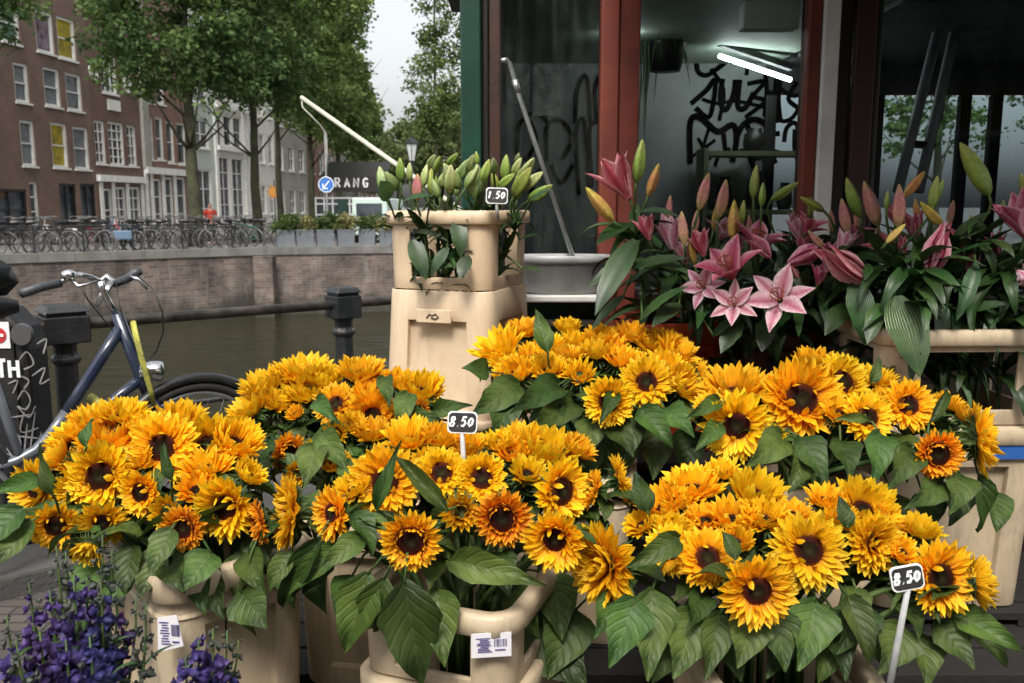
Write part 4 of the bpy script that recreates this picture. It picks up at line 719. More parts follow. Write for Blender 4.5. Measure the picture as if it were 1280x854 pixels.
b = MB(); b.add([(XA, KY - .13, 2.78), (XR + .1, KY - .13, 2.78), (XR + .1, YA, ZA), (XA, YA, ZA), (XA, KY - .13, 2.74), (XR + .1, KY - .13, 2.74), (XR + .1, YA, ZA - .03), (XA, YA, ZA - .03), (XA, YA, ZA - .16), (XR + .1, YA, ZA - .16)], [(0, 3, 2, 1), (4, 5, 6, 7), (0, 4, 7, 3), (1, 2, 6, 5), (3, 7, 6, 2), (7, 8, 9, 6)]); b.build('awning', mat('dark_green_canvas', (0.012, 0.03, 0.022), .8, bump=.1), K)
# graffiti on the back wall
def BW(px, py, Y=KB - .056): return at(px, py, Y)
g = MB()
def gp(pts, w_, f=lambda x, y: (770 + x / 3.713, y / 3.713)):
    P = [BW(*f(*q)) for q in pts]
    S = []
    for i in range(len(P) - 1):
        p0, p1, p2, p3 = P[max(i - 1, 0)], P[i], P[i + 1], P[min(i + 2, len(P) - 1)]
        for k in range(5): u = k / 5; S.append(.5 * ((2 * p1) + (p2 - p0) * u + (2 * p0 - 5 * p1 + 4 * p2 - p3) * u * u + (3 * p1 - p0 - 3 * p2 + p3) * u ** 3))
    S.append(P[-1]); g.tube(S, w_, 6, flat=(0, 1, 0))
for st, w_ in [([(440, 320), (500, 420), (480, 560)], .012), ([(600, 560), (640, 640), (700, 660), (660, 740)], .016), ([(400, 460), (470, 480), (560, 470), (700, 500)], .01), ([(690, 330), (700, 420), (690, 540)], .014), ([(500, 620), (520, 720), (600, 700), (640, 780)], .014), ([(760, 620), (700, 640), (740, 760)], .016), ([(840, 380), (800, 460), (860, 520), (840, 600)], .014), ([(375, 260), (380, 330), (420, 350), (470, 320), (520, 270), (540, 170), (555, 100)], .014), ([(650, 130), (620, 250), (605, 350)], .012), ([(490, 240), (530, 150), (560, 100)], .01),
    ([(350, 480), (420, 420), (460, 370), (455, 460), (430, 545), (370, 500)], .016), ([(495, 365), (485, 470), (510, 510), (545, 440), (555, 370)], .016), ([(575, 370), (565, 490), (600, 500), (640, 430)], .016), ([(610, 390), (690, 380), (640, 445), (690, 470), (600, 545)], .014),
    ([(345, 760), (345, 570), (390, 545), (470, 610), (540, 580), (560, 640), (540, 750)], .018), ([(555, 650), (590, 580), (650, 555), (710, 600), (725, 720)], .018), ([(380, 640), (440, 740)], .01), ([(350, 730), (460, 650)], .01), ([(755, 360), (745, 460), (755, 570)], .026), ([(715, 420), (720, 500), (765, 560), (815, 550), (850, 500)], .013), ([(760, 410), (820, 445), (875, 430)], .013), ([(780, 660), (790, 600), (825, 570), (855, 610), (850, 700)], .014), ([(830, 600), (830, 700), (860, 790)], .014), ([(460, 770), (480, 720), (530, 690)], .012), ([(620, 760), (700, 700), (800, 720)], .012), ([(430, 600), (400, 700), (380, 780)], .01)]: gp(st, w_ * .92)
f3 = lambda x, y: (560 + x / 2.136, y / 2.136)
for st in ([(185, 430), (188, 340), (215, 320), (235, 380), (205, 430)], [(262, 430), (265, 340), (300, 322), (332, 370), (305, 425)], [(340, 330), (345, 240), (370, 205), (380, 330)], [(350, 520), (342, 360), (365, 325), (375, 510)], [(385, 500), (378, 350), (402, 325)], [(275, 440), (300, 490), (335, 440)], [(190, 330), (230, 300), (270, 330)], [(395, 320), (392, 240), (405, 200)], [(220, 520), (250, 450), (280, 520)]): gp(st, .012, f3)
g.build('graffiti', M_['graffiti'], bw)
# notices
wordsn = ['largest grey sheet, mottled, high on the wall behind the first pane', 'upper small square notice left of the red post', 'middle small square notice left of the red post', 'lower small square notice left of the red post', 'pale torn sheet low on the wall above the black loops']
for (x0, y0, x1, y1), s in zip([(632, 15, 662, 130), (694, 24, 706, 42), (704, 46, 715, 62), (704, 68, 715, 86), (666, 60, 700, 145)], wordsn):
    a, c = BW(x0, y0), BW(x1, y1); b = MB(); b.box2((a.x, a.y - .004, a.z), (c.x, a.y - .001, c.z)); tag(b.build('paper_notice', M_['paper']), s, 'notice', 'notices inside the kiosk')
def lamp(label, p, q, w_=.05):
    t = thing('ceiling_lamp', label, 'lamp', p, group='fluorescent lamps in the kiosk'); d = q - p; b = MB(); b.tube([Vector((0, 0, .03)), d + Vector((0, 0, .03))], w_, 4); b.build('housing', M_['interior_dark'], t)
    b = MB(); b.tube([Vector((0, 0, -.03)), d + Vector((0, 0, -.03))], .011, 10); b.build('tube', M_['lamp_tube'], t, smooth=True)
lamp('lit fluorescent tube beside the top of the red post', at(704, 3, 3.9), at(792, 44, 4.05), .022); lamp('lit fluorescent tube behind the graffiti in the wide middle pane', at(900, 62, 4.35), at(988, 92, 4.6), .022)
kb('ceiling_beam', KX(930), KX(1000), KY + .08, KY + .16, 2.25, 2.35, M_['white_paint'])
# basin
b = MB(); 
for k, (hx, hz) in enumerate(((.11, 0), (.135, .02), (.15, .1), (.15, .145), (.165, .15), (.165, .17), (.145, .17), (.13, .12), (.1, .03))):
    pass
prof = [(.0, 0), (.12, 0), (.145, .02), (.155, .12), (.175, .125), (.175, .15), (.15, .15), (.135, .04), (0, .03)]
b.lathe(prof, 28); b.v = [Vector((v.x * 1.25, v.y * .8, v.z)) for v in b.v]; o = b.build('wash_basin', mat('grey_enamel', (.36, .36, .36), .4, (6, (.2, .2, .2), .8)), smooth=True); c = at(702, 338, KY - .115); o.location = (c.x, c.y, SZ + .001); o.scale = (.9, .66, .92); tag(o, 'white oval basin on the kiosk sill beside the hooked pole', 'basin')
# shelf clutter inside
t = thing('shelf_unit', 'pale wooden shelf with dark jars half seen through the middle pane', 'shelf', (KX(950, 4.6), 4.72, 0)); b = MB()
for z in (1.22, 1.56, 1.86): b.box2((-.26, -.1, z), (.26, .1, z + .025))
for x in (-.27, .27): b.box2((x - .012, -.1, .1), (x + .012, .1, 1.9))
b.build('boards', mat('pale_olive_wood', (.2, .19, .11), .7, (5, (.12, .11, .07), .8)), t)
for k, (x, z, r0, h_) in enumerate(((-.18, 1.246, .05, .18), (-.06, 1.246, .04, .24), (.08, 1.246, .055, .16), (.19, 1.246, .04, .22), (-.15, 1.586, .045, .17), (.02, 1.586, .05, .2), (.17, 1.586, .04, .14), (.0, 1.886, .06, .12))):
    b = MB(); b.lathe([(r0 * .8, 0), (r0, h_ * .3), (r0 * .9, h_ * .75), (r0 * .55, h_ * .85), (r0 * .6, h_)], 14, Matrix.Translation((0, 0, 0))); o = b.build('glazed_jar', M_['dark_frame'], smooth=True); o.location = (KX(950, 4.6) + x, 4.72, z)
    tag(o, ['short dark jar at the left end of the lowest shelf', 'tall dull metal jar second on the lowest shelf', 'wide dark jar third on the lowest shelf', 'slim dark jar at the right end of the lowest shelf', 'dull metal jar at the left of the middle shelf', 'rounded dark jar in the middle of the middle shelf', 'small dark jar at the right of the middle shelf', 'squat metal jar alone on the top shelf'][k] if k in (0, 2, 3, 5, 6) else ['', 'tall dark jar second on the lowest shelf', '', '', 'dark jar at the left of the middle shelf', '', '', 'squat dark jar alone on the top shelf'][k], 'jar', 'jars on the shelf in the kiosk')
# pole, flagpole, hanging plant, leaning fitting
t = thing('hooked_pole', 'thin aluminium pole with a bent hook leaning on the kiosk window', 'pole', at(729, 361, KY - .09)); o0 = t.location
b = MB(); b.tube([Vector((0, 0, .004)), at(646, 112, KY - .02) - o0, at(637, 80, KY - .02) - o0, at(633, 75, KY - .025) - o0, at(627, 76, KY - .04) - o0], [.009, .009, .0095, .0095, .009], 10); b.build('shaft', M_['alu'], t, smooth=True)
b = MB(); b.tube([at(648, 116, KY - .02) - o0, at(643, 100, KY - .02) - o0], .0125, 10); b.build('collar', M_['alu'], t, smooth=True)
t = thing('flagpole', 'cream painted pole slanting from the kiosk corner out over the canal', 'pole', at(592, 274, KY - .06)); o0 = t.location; tip = at(377, 122, 3.9) - o0
b = MB(); b.tube([Vector((0, 0, 0)), tip * .5, tip], [.0098, .0096, .0094], 12); b.build('shaft', mat('cream_paint', (0.62, 0.6, 0.48), .5, (9, (.45, .43, .34), .7)), t, smooth=True)
b = MB(); b.tube([tip, at(378, 134, 3.89) - o0, at(390, 146, 3.88) - o0, at(400, 156, 3.88) - o0, at(408, 168, 3.88) - o0, at(409, 190, 3.88) - o0, at(409, 214, 3.88) - o0], .0035, 6); b.build('cord', mat('grey_cord', (.45, .43, .38), .8), t, smooth=True)
b = MB(); b.box((.0, .01, 0), (.04, .06, .09)); b.build('bracket', M_['black_metal'], t)
c = at(832, 62, 4.3); t = thing('hanging_plant', 'spiky potted plant hung near the ceiling behind the middle pane', 'plant', c); b = MB(); b.lathe([(.07, -.1), (.1, .02), (.105, .03), (.09, .03)], 16); b.build('pot', M_['dark_frame'], t, smooth=True)
b = MB(); r_ = random.Random(9)
for k in range(40):
    a = r_.uniform(0, 6.28); L = r_.uniform(.08, .3); d = Vector((math.cos(a), math.sin(a), 0)); b.tube([Vector((0, 0, .03)), d * L * .5 + Vector((0, 0, .11)), d * L + Vector((0, 0, .08 - L * r_.uniform(0, 1.2)))], [.006, .007, .001], 4, flat=(0, 0, 1))
for k in range(14): x = r_.uniform(-.17, -.05); y = r_.uniform(-.1, .1); b.tube([Vector((x * .4, y, .05)), Vector((x, y, .06)), Vector((x + .01, y, -.1)), Vector((x, y, -.1 - r_.uniform(.1, .4)))], [.004, .005, .004, .001], 4)
b.build('fronds', M_['lily_leaf'], t); b = MB(); b.tube([(0, 0, 0), (0, 0, 2.36 - c.z)], .003, 4); b.build('hanger', M_['black_metal'], t)
t = thing('tube_fitting', 'old twin-tube aluminium light fitting leaning inside the right window', 'light fitting', at(1122, 240, 3.75)); o0 = t.location; b = MB()
for dx in (0, 26): b.tube([at(1122 + dx, 240, 3.75) - o0, at(1180 + dx * .8, 8, 3.95) - o0], .022, 10)
b.build('tube', mat('dull_grey_enamel', (.4, .42, .43), .5, (8, (.25, .26, .27), .8)), t, smooth=True); b = MB(); b.tube([at(1172, 30, 3.92) - o0, at(1206, 32, 3.92) - o0], .02, 8); b.tube([at(1136, 180, 3.8) - o0, at(1168, 182, 3.8) - o0], .016, 8); b.build('end_cap', M_['dark_frame'], t)

# ---------------------------------------------------------------- stands
def bench(label, x0, x1, y0, y1, z):
    t = thing('display_bench', label, 'bench', ((x0 + x1) / 2, (y0 + y1) / 2, 0), group='stepped wooden benches'); hx, hy = (x1 - x0) / 2, (y1 - y0) / 2
    b = MB(); n = max(2, int((y1 - y0) / .12)); s = 2 * hy / n
    for k in range(n): b.box2((-hx, -hy + k * s + .006, z - .025), (hx, -hy + (k + 1) * s - .006, z))
    b.build('bench_top', M_['wood_bench'], t, bevel=.003)
    for sx in (-1, 1):
        for sy in (-1, 1): b = MB(); b.box2((sx * (hx - .09), sy * (hy - .09), 0), (sx * (hx - .03), sy * (hy - .03), z - .026)); b.build('leg', M_['wood_bench'], t)
    b = MB()
    for sy in (-1, 1): b.box2((-hx + .095, sy * (hy - .07), z - .1), (hx - .095, sy * (hy - .045), z - .028))
    b.build('apron', M_['wood_bench'], t)
bench('long low dark bench under the front row of sunflower buckets', -1.0, 1.1, 1.3, 1.93, .42)
bench('dark middle bench carrying the rear sunflower buckets and cream lily stack', -.75, 1.65, 1.945, 2.9, .5)

# ---------------------------------------------------------------- buckets
def perim(hx, hy, r, nside=8, nc=4):
    pts = []
    for ci, (sx, sy, a0) in enumerate(((1, -1, -90), (1, 1, 0), (-1, 1, 90), (-1, -1, 180))):
        cx, cy = sx * (hx - r), sy * (hy - r)
        for k in range(nc + 1): a = R(a0 + 90 * k / nc); pts.append((cx + r * math.cos(a), cy + r * math.sin(a), ci, 'c', math.cos(a), math.sin(a)))
        nx_, ny_ = ((hx, hy - r), (-(hx - r), hy), (-hx, -(hy - r)), (hx - r, -hy))[ci]; p = pts[-1]
        for k in range(1, nside): u = k / nside; pts.append((p[0] + (nx_ - p[0]) * u, p[1] + (ny_ - p[1]) * u, ci, k - 1, p[4], p[5]))
    return pts
def tub_mesh(name, hx, hy, h, r, mats, mode, zw, s0=.86, s1=1.0, wk=(1, 6), th=.006, depth=.02, floor=True):
    """rounded tapered container; faces between rows zw and the inner side columns are recessed panels or open windows"""
    P = perim(hx, hy, r); n = len(P); zs = [0, zw[0], (zw[0] + zw[1]) / 2, zw[1], h]; V = []; F = []
    for z in zs:
        s = s0 + (s1 - s0) * z / h
        V += [Vector((p[0] * s, p[1] * s, z)) for p in P]
    # side column quads: after each corner the last corner point plus nside-1 interior points; quad index = starting point
    iswin = lambda k: P[k][3] != 'c' and wk[0] <= P[k][3] + 1 <= wk[1] - 0
    sh = {}
    def inn(r_, k):
        k %= n
        if (r_, k) not in sh:
            q = V[r_ * n + k]; kk = k if P[k][3] != 'c' else (k - 1) % n; o = Vector((P[kk][4], P[kk][5], 0)); sh[(r_, k)] = len(V); V.append(q - o * depth)
        return sh[(r_, k)]
    for r_ in range(len(zs) - 1):
        for k in range(n):
            k2 = (k + 1) % n; q = (r_ * n + k, r_ * n + k2, (r_ + 1) * n + k2, (r_ + 1) * n + k)
            if r_ in (1, 2) and iswin(k) and P[k2][3] != 'c':
                if mode == 'open': continue
                F.append((inn(r_, k), inn(r_, k2), inn(r_ + 1, k2), inn(r_ + 1, k)))
                if r_ == 1: F.append((q[0], q[1], inn(r_, k2), inn(r_, k)))
                if r_ == 2: F.append((q[3], inn(r_ + 1, k), inn(r_ + 1, k2), q[2]))
                if not (iswin((k - 1) % n)): F.append((q[0], inn(r_, k), inn(r_ + 1, k), q[3]))
                nk = (k2 + 1) % n
                if not (iswin(k2) and P[nk][3] != 'c'): F.append((q[1], q[2], inn(r_ + 1, k2), inn(r_, k2)))
            else: F.append(q)
    if floor: F.append(tuple(range(n))[::-1])
    me = bpy.data.meshes.new(name); me.from_pydata([tuple(v) for v in V], [], F); me.materials.append(mats); me.polygons.foreach_set('use_smooth', [True] * len(F)); me.update(); return me
def rim_mesh(hx, hy, r, z0, z1, out, m, inn=.012):
    P = perim(hx, hy, r); n = len(P); b = MB(); V = []
    for o, z in ((out * .6, z0), (out, z0 + .004), (out, z1 - .006), (out * .5, z1), (-inn, z1), (-inn - .004, z1 - .006), (-inn, z0)):
        V += [(p[0] + p[4] * o, p[1] + p[5] * o, z) for p in P]
    F = [(i * n + k, i * n + (k + 1) % n, ((i + 1) % 7) * n + (k + 1) % n, ((i + 1) % 7) * n + k) for i in range(7) for k in range(n)]
    b.add(V, F); return b.mesh('rim', m)
def solid(o, th=.006, sharp=30):
    s = o.modifiers.new('solid', 'SOLIDIFY'); s.thickness = th; s.offset = -1
    b = o.modifiers.new('bevel', 'BEVEL'); b.width = .0025; b.segments = 2; b.limit_method = 'ANGLE'; b.angle_limit = R(50)
    return o
def bucket(label, loc, rz, h, hx=.15, hy=.2, collar=0, m='cream', rim=.05, name='flower_bucket', cat='bucket', group='cream flower buckets', invert=False, lower=None):
    t = thing(name, label, cat, loc, rz, group); mm = M_[m]
    body = inst('body', tub_mesh('body', hx, hy, h, .05, mm, 'recess', (h * .12, h * .78), *((.9, 1.0) if not invert else (1.0, .9))), t); solid(body)
    s = 1.0 if not invert else .9
    if not invert: sb = .9 + .1 * .83; inst('band', rim_mesh(hx * sb, hy * sb, .05, h * .825, h * .845, .004, mm), t)
    if not invert: inst('rim', rim_mesh(hx, hy, .05, h - rim, h, .013, mm), t)
    else:
        inst('rim', rim_mesh(hx, hy, .05, 0, .03, .012, mm), t)
    if collar:
        c = inst('collar', tub_mesh('collar', hx * s, hy * s, collar, .05, mm, 'open', (collar * .16, collar * .78), .97, 1.0, floor=False), t, Matrix.Translation((0, 0, h + .002))); solid(c, .012)
        inst('rim', rim_mesh(hx * s, hy * s, .05, h + collar - .038, h + collar + .004, .014, mm), c, Matrix.Translation((0, 0, -h)))
    return t
# ---------------------------------------------------------------- bucket placement
b1, b2 = .422, .502
A_ = bucket('cream bucket with torn white paper label at the lower left under the sunflowers', (-.66, 1.77, b1), R(42), .5, m='beige_shaded')
G_ = bucket('cream bucket with large recessed panel left of the labelled short bucket', (-.33, 2.03, b2 + .0), R(-9), .41, hx=.15, hy=.16, m='beige_shaded')
C_ = bucket('short cream bucket with an open window and printed label at the front centre', (-.082, 1.70, b1), R(-20), .30, hx=.155, hy=.2, collar=.155, m='beige_shaded')
F_ = bucket('cream bucket whose rim shows at the bottom edge under the right front sunflowers', (.50, 1.63, b1), R(4), .34, m='beige_shaded')
D_ = bucket('cream bucket in shade between the front buckets, under the rear middle sunflowers', (.17, 2.28, b2), R(-8), .44, m='beige_shaded')
E_ = bucket('cream bucket in deep shade under the right rear sunflowers', (.70, 2.13, b2), R(5), .46, m='beige_shaded')
H_ = bucket('tall cream crate with a blue band and open collar at the right edge', (1.16, 2.37, b2 + .04), R(2), .5, hx=.22, hy=.17, collar=.245, m='beige_shaded', name='flower_crate', cat='crate')
tag(H_, group='cream flower buckets')
b = MB(); b.box2((.06, -.178, .415), (.2, -.17, .455)); b.build('blue_band', M_['blue_band'], H_)
t = thing('pallet', 'thin dark wooden pallet beneath the tall crate at the right edge', 'pallet', (1.16, 2.37, b2)); b = MB()
for k in range(5): b.box2((-.24, -.18 + k * .075, .018), (.24, -.12 + k * .075, .036))
for x in (-.2, 0, .2): b.box2((x - .02, -.18, 0), (x + .02, .18, .017))
b.build('slats', M_['wood_bench'], t)
L2 = bucket('lower cream bucket of the lily stack, mostly hidden by sunflowers', (-.165, 2.84, b2), R(-20), .42, hx=.19, hy=.2)
L1 = bucket('upper cream bucket of the stack, with open collar holding lily buds', (-.165, 2.84, b2 + .426), R(-20), .42, hx=.19, hy=.205, collar=.235, invert=True)
b = MB(); b.box((0, -.1975 -.0145+.001, .345), (.115, .006, .042)); b.build('label_plate', M_['cream'], L1, bevel=.004)
b = MB(); M = Matrix.Translation((-.022, -.2157, .335)) @ Matrix.Rotation(R(90), 4, 'X'); b.tube([M @ Vector(p) for p in ((0, .004, 0), (.01, .016, 0), (.02, .012, 0), (.03, .018, 0), (.04, .008, 0), (.03, .002, 0), (.015, .006, 0))], .002, 5); b.build('emblem', M_['brown_post'], L1)
bench('highest dark bench at the back carrying the orange tub and brown bucket', .28, 1.02, 2.52, 3.06, .85)
O_ = bucket('orange red plastic tub under the pink lilies left of the row', (.51, 2.78, .852), R(6), .4, hx=.15, hy=.15, m='orange_plastic', name='flower_tub', cat='tub', group=None)
M_['brown_plastic'] = mat('brown_plastic', (.09, .025, .014), .45, (5, (.05, .018, .012), .8))
P_ = bucket('dark brown bucket under the open pink lilies beside the orange tub', (.85, 2.78, .852), R(-3), .38, hx=.15, hy=.15, m='brown_plastic', group=None)
S_ = bucket('dark bucket of purple monkshood at the lower left corner', (-.62, 1.16, 0.3), R(10), .33, hx=.2, hy=.13, m='black_plastic', group=None)
t = thing('display_crate', 'low dark crate under the bucket of purple monkshood', 'crate', (-.62, 1.16, 0)); b = MB()
for k in range(3): z = .03 + k * .095; b.box2((-.24, -.15, z), (.24, -.135, z + .07)); b.box2((-.24, .135, z), (.24, .15, z + .07)); b.box2((-.24, -.134, z), (-.225, .134, z + .07)); b.box2((.225, -.134, z), (.24, .134, z + .07))
for x in (-.21, .21):
    for y in (-.12, .12): b.box2((x - .013, y - .013, 0), (x + .013, y + .013, .29))
for k in range(4): b.box2((-.222, -.13 + k * .066, .281), (.222, -.07 + k * .066, .297))
b.build('boards', M_['wood_bench'], t)
def sticker(parent, px, py, wpx, hpx, Y, nrm, ink=True, torn=False):
    """a printed label lying on the bucket's skin, seen at (px,py)"""
    c = at(px, py, Y); c = parent.matrix_basis.inverted() @ c; n = (parent.matrix_basis.inverted().to_3x3() @ Vector(nrm)).normalized(); M = frame(c, (0, 0, 1), n); w_, h_ = wpx * Y / FPX, hpx * Y / FPX
    b = MB(); pts = [(-w_ / 2, -h_ / 2, 0), (w_ / 2, -h_ / 2 * (.6 if torn else 1), 0), (w_ / 2 * (.6 if torn else 1), h_ / 2, 0), (-w_ / 2 * (.9 if torn else 1), h_ / 2 * (.8 if torn else 1), 0)]
    b.add([M @ Vector((x, y, z)) for z in (0, .002) for x, y, _ in pts], [(4, 5, 6, 7), (0, 1, 5, 4), (1, 2, 6, 5), (2, 3, 7, 6), (3, 0, 4, 7)]); s = b.build('label', M_['sticker'], parent)
    b = MB(); r_ = random.Random(int(px))
    for k in range(9): y0 = h_ * (.3 - .07 * k); b.box((-w_ * (.2 - .02 * (k % 3)), y0, .0028), (w_ * (.36 - .05 * (k * 7 % 4)), h_ * .025, .0012), M)
    for k in range(9): b.box((w_ * (.08 + .036 * k), h_ * .1, .0028), (w_ * r_.choice((.008, .016, .022)), h_ * .3, .0012), M)
    b.box((w_ * .22, -h_ * .2, .0028), (w_ * .26, h_ * .04, .0012), M)
    b.build('print', M_['sticker_ink'], s)

# ---------------------------------------------------------------- flower head meshes
def petal(mb, r, ang, r0, z0, L, w_, elev, curl, twist=0, prof=(.6, .9, 1, .93, .6, .06), mi=0, chan=.22, side=0):
    n = len(prof); d = Vector((math.cos(ang), math.sin(ang), 0)); s_ = Vector((-math.sin(ang), math.cos(ang), 0)); up = Vector((0, 0, 1))
    p = d * r0 + up * z0; vs = []; uv = []
    for i in range(n):
        s = i / (n - 1); e = elev + curl * s; t = d * math.cos(e) + up * math.sin(e); nn = up * math.cos(e) - d * math.sin(e); tw = twist * s
        sv_ = s_ * math.cos(tw) + nn * math.sin(tw); hw = w_ * prof[i] * .5
        sh = s_ * side * s * s * L
        vs += [p - sv_ * hw + nn * hw * chan + sh, p - nn * hw * chan + sh, p + sv_ * hw + nn * hw * chan + sh]; uv += [(0, s), (.5, s), (1, s)]; p = p + t * (L / (n - 1))
    fs = [(i * 3 + k, i * 3 + k + 1, i * 3 + k + 4, i * 3 + k + 3) for i in range(n - 1) for k in range(2)]
    mb.add(vs, fs, uv, mi=mi)
def head_meshes(seed, kind):
    r = random.Random(seed); mb = MB(); U = r.uniform
    if kind == 'open': layers = [(28, .43, .0, .6, .25, 10, 12), (28, .41, .03, .58, .24, 27, 11), (22, .38, .05, .47, .2, 46, 18), (5, .4, .07, .34, .17, 105, 25)]; disc = .41
    elif kind == 'crown': layers = [(25, .4, .0, .7, .28, 38, 10), (24, .37, .03, .69, .27, 55, 9), (14, .3, .05, .6, .22, 74, 10)]; disc = .34
    elif kind == 'fluff': layers = [(28, .52, .0, .42, .18, 0, 20), (30, .5, .04, .38, .17, 24, 22), (30, .46, .06, .32, .15, 52, 26), (22, .4, .08, .22, .12, 82, 30)]; disc = .44
    elif kind == 'pom': layers = [(27, .42, 0, .62, .25, 8, 13), (27, .36, .04, .6, .25, 26, 13), (24, .28, .06, .56, .23, 44, 12), (17, .18, .08, .46, .2, 60, 12), (9, .08, .1, .36, .16, 78, 12)]; disc = .22
    else: layers = [(16, .36, 0, .6, .2, 48, 10), (16, .32, .03, .56, .19, 66, 10), (12, .24, .05, .46, .17, 82, 10)]; disc = .3
    kL = U(.86, 1.1); ke = U(-10, 9)
    for n, r0, z0, L, w_, e, ev in layers:
        ph = U(0, 6.28); L *= kL; e += ke
        for k in range(n):
            if kind in ('open', 'crown') and r.random() < .05: continue
            a = ph + (k + U(-.28, .28)) * 2 * math.pi / n; el = R(e + U(-ev, ev) * .8)
            petal(mb, r, a, r0 * U(.95, 1.03), z0 + U(0, .02), L * U(.84, 1.1), w_ * U(.85, 1.15), el, R(U(-14, 30)) * (1.4 if kind == 'fluff' else 1), R(U(-22, 22)), side=U(-.14, .14), chan=U(.15, .45))
    pm = mb.mesh('petals', M_['petal_rust'] if kind == 'fluff' else M_['petal'])
    db = MB(); rings = 7; sg = 24; vs = [(0, 0, .05)]; uv = [(0, 0)]; fs = []
    for i in range(1, rings + 1):
        q = i / rings; z = .05 + .05 * math.sin(q * math.pi) * 1.2 - .06 * q ** 4
        for k in range(sg): a = 2 * math.pi * k / sg; vs.append((disc * q * 1.06 * math.cos(a), disc * q * 1.06 * math.sin(a), z)); uv.append((q, 0))
    for k in range(sg): fs.append((0, 1 + k, 1 + (k + 1) % sg))
    for i in range(rings - 1):
        for k in range(sg): a = 1 + i * sg; fs.append((a + k, a + sg + k, a + sg + (k + 1) % sg, a + (k + 1) % sg))
    db.add(vs, fs, uv); N = 210
    for i in range(N):
        q = math.sqrt((i + .5) / N); a = i * 2.39996; rr = disc * q; hgt = (.03 + .055 * q * q) * U(.7, 1.2); z = .05 + .06 * math.sin(q * math.pi) - .05 * q ** 4; c = Vector((rr * math.cos(a), rr * math.sin(a), z)); w2 = .017 + .01 * q; lean = Vector((math.cos(a), math.sin(a), 0)) * (q - .6) * .05
        db.add([c + Vector((w2, 0, 0)), c + Vector((-w2 * .5, w2 * .87, 0)), c + Vector((-w2 * .5, -w2 * .87, 0)), c + Vector((0, 0, hgt)) + lean], [(0, 1, 3), (1, 2, 3), (2, 0, 3)], [(q * .97, 0)] * 3 + [(min(1, q * 1.05), 0)])
    dm = db.mesh('disc', M_['disc'])
    cb = MB(); cb.lathe([(.06, -.3), (.2, -.24), (.38, -.12), (.46, .0), (.42, .02)], 18)
    cb.uv = [(0, .3)] * len(cb.uv)
    for n, r0, L, e in ((20, .42, .5, -8), (18, .38, .46, -32), (14, .3, .4, -58)):
        for k in range(n): a = (k + U(-.3, .3)) * 2 * math.pi / n; petal(cb, r, a, r0, -.04 - (.42 - r0) * .9, L * U(.7, 1.25), .13 * U(.8, 1.2), R(e + U(-14, 14)), R(U(-75, 50)), R(U(-30, 30)), prof=(.9, 1, .75, .45, .2, .02), side=U(-.1, .1))
    return pm, dm, cb.mesh('bracts', M_['bract'])
HEADS = {k: [head_meshes(100 + i * 7 + len(k), k) for i in range(n)] for k, n in (('open', 9), ('crown', 10), ('fluff', 5), ('pom', 3), ('bud', 4))}
for v in HEADS['open'][:2]: pass
def leaf_mesh(seed, droop, wid, fold, prof=(.1, .62, .98, 1, .82, .55, .28, .02), m='leaf', rip=.085, rows=8, sway=0):
    r = random.Random(seed); b = MB(); n = len(prof); p = Vector((0, 0, 0)); vs = []; uv = []; cs = (-1, -.55, 0, .55, 1); ph = r.uniform(0, 6)
    for i in range(n):
        s = i / (n - 1); a = -droop * (s ** 1.15) + .25; t = Vector((sway * s, math.cos(a), math.sin(a))); nn = Vector((0, -math.sin(a), math.cos(a))); hw = wid * .5 * prof[i]
        for c in cs:
            z = abs(c) ** 1.3 * hw * fold + rip * math.sin(s * 9 + ph + (1.7 if c > 0 else 0)) * abs(c) * wid * .8 - (.1 * wid * (abs(c) - .5) ** 2)
            vs.append(p + Vector((c * hw * (1 + .06 * math.sin(i * 2.9 + ph)), 0, 0)) + nn * z); uv.append(((c + 1) / 2, s))
        p = p + t / (n - 1)
    fs = [(i * 5 + k, i * 5 + k + 1, i * 5 + k + 6, i * 5 + k + 5) for i in range(n - 1) for k in range(4)]
    b.add(vs, fs, uv); return b.mesh('leaf', M_[m])
LEAVES = [leaf_mesh(i, d, w_, f, sway=sw) for i, (d, w_, f, sw) in enumerate(((.6, .5, .5, .15), (1.1, .56, .3, -.25), (1.6, .48, .7, .2), (.9, .6, .2, .1), (2.4, .5, .5, .35), (1.3, .4, .9, -.3), (.3, .45, .8, .1), (1.9, .55, .25, -.35)))]
BIGL = [leaf_mesh(20 + i, d, w_, f, sway=sw, rip=.12, prof=(.12, .6, .95, 1, .93, .74, .6, .36, .2, .02)) for i, (d, w_, f, sw) in enumerate(((.6, .62, .4, .12), (.9, .55, .6, -.18), (.45, .7, .3, .1), (1.1, .6, .5, .2), (.7, .58, .2, -.2)))]
lily_prof = (.3, .75, .98, 1, .9, .7, .42, .02)
LLEAF = [leaf_mesh(40 + i, d, w_, f, lily_prof, 'lily_leaf', .012, sway=sw) for i, (d, w_, f, sw) in enumerate(((.7, .18, .45, .08), (1.3, .2, .4, -.14), (1.8, .17, .5, .18), (.4, .26, .3, -.05), (2.3, .18, .4, -.1)))]

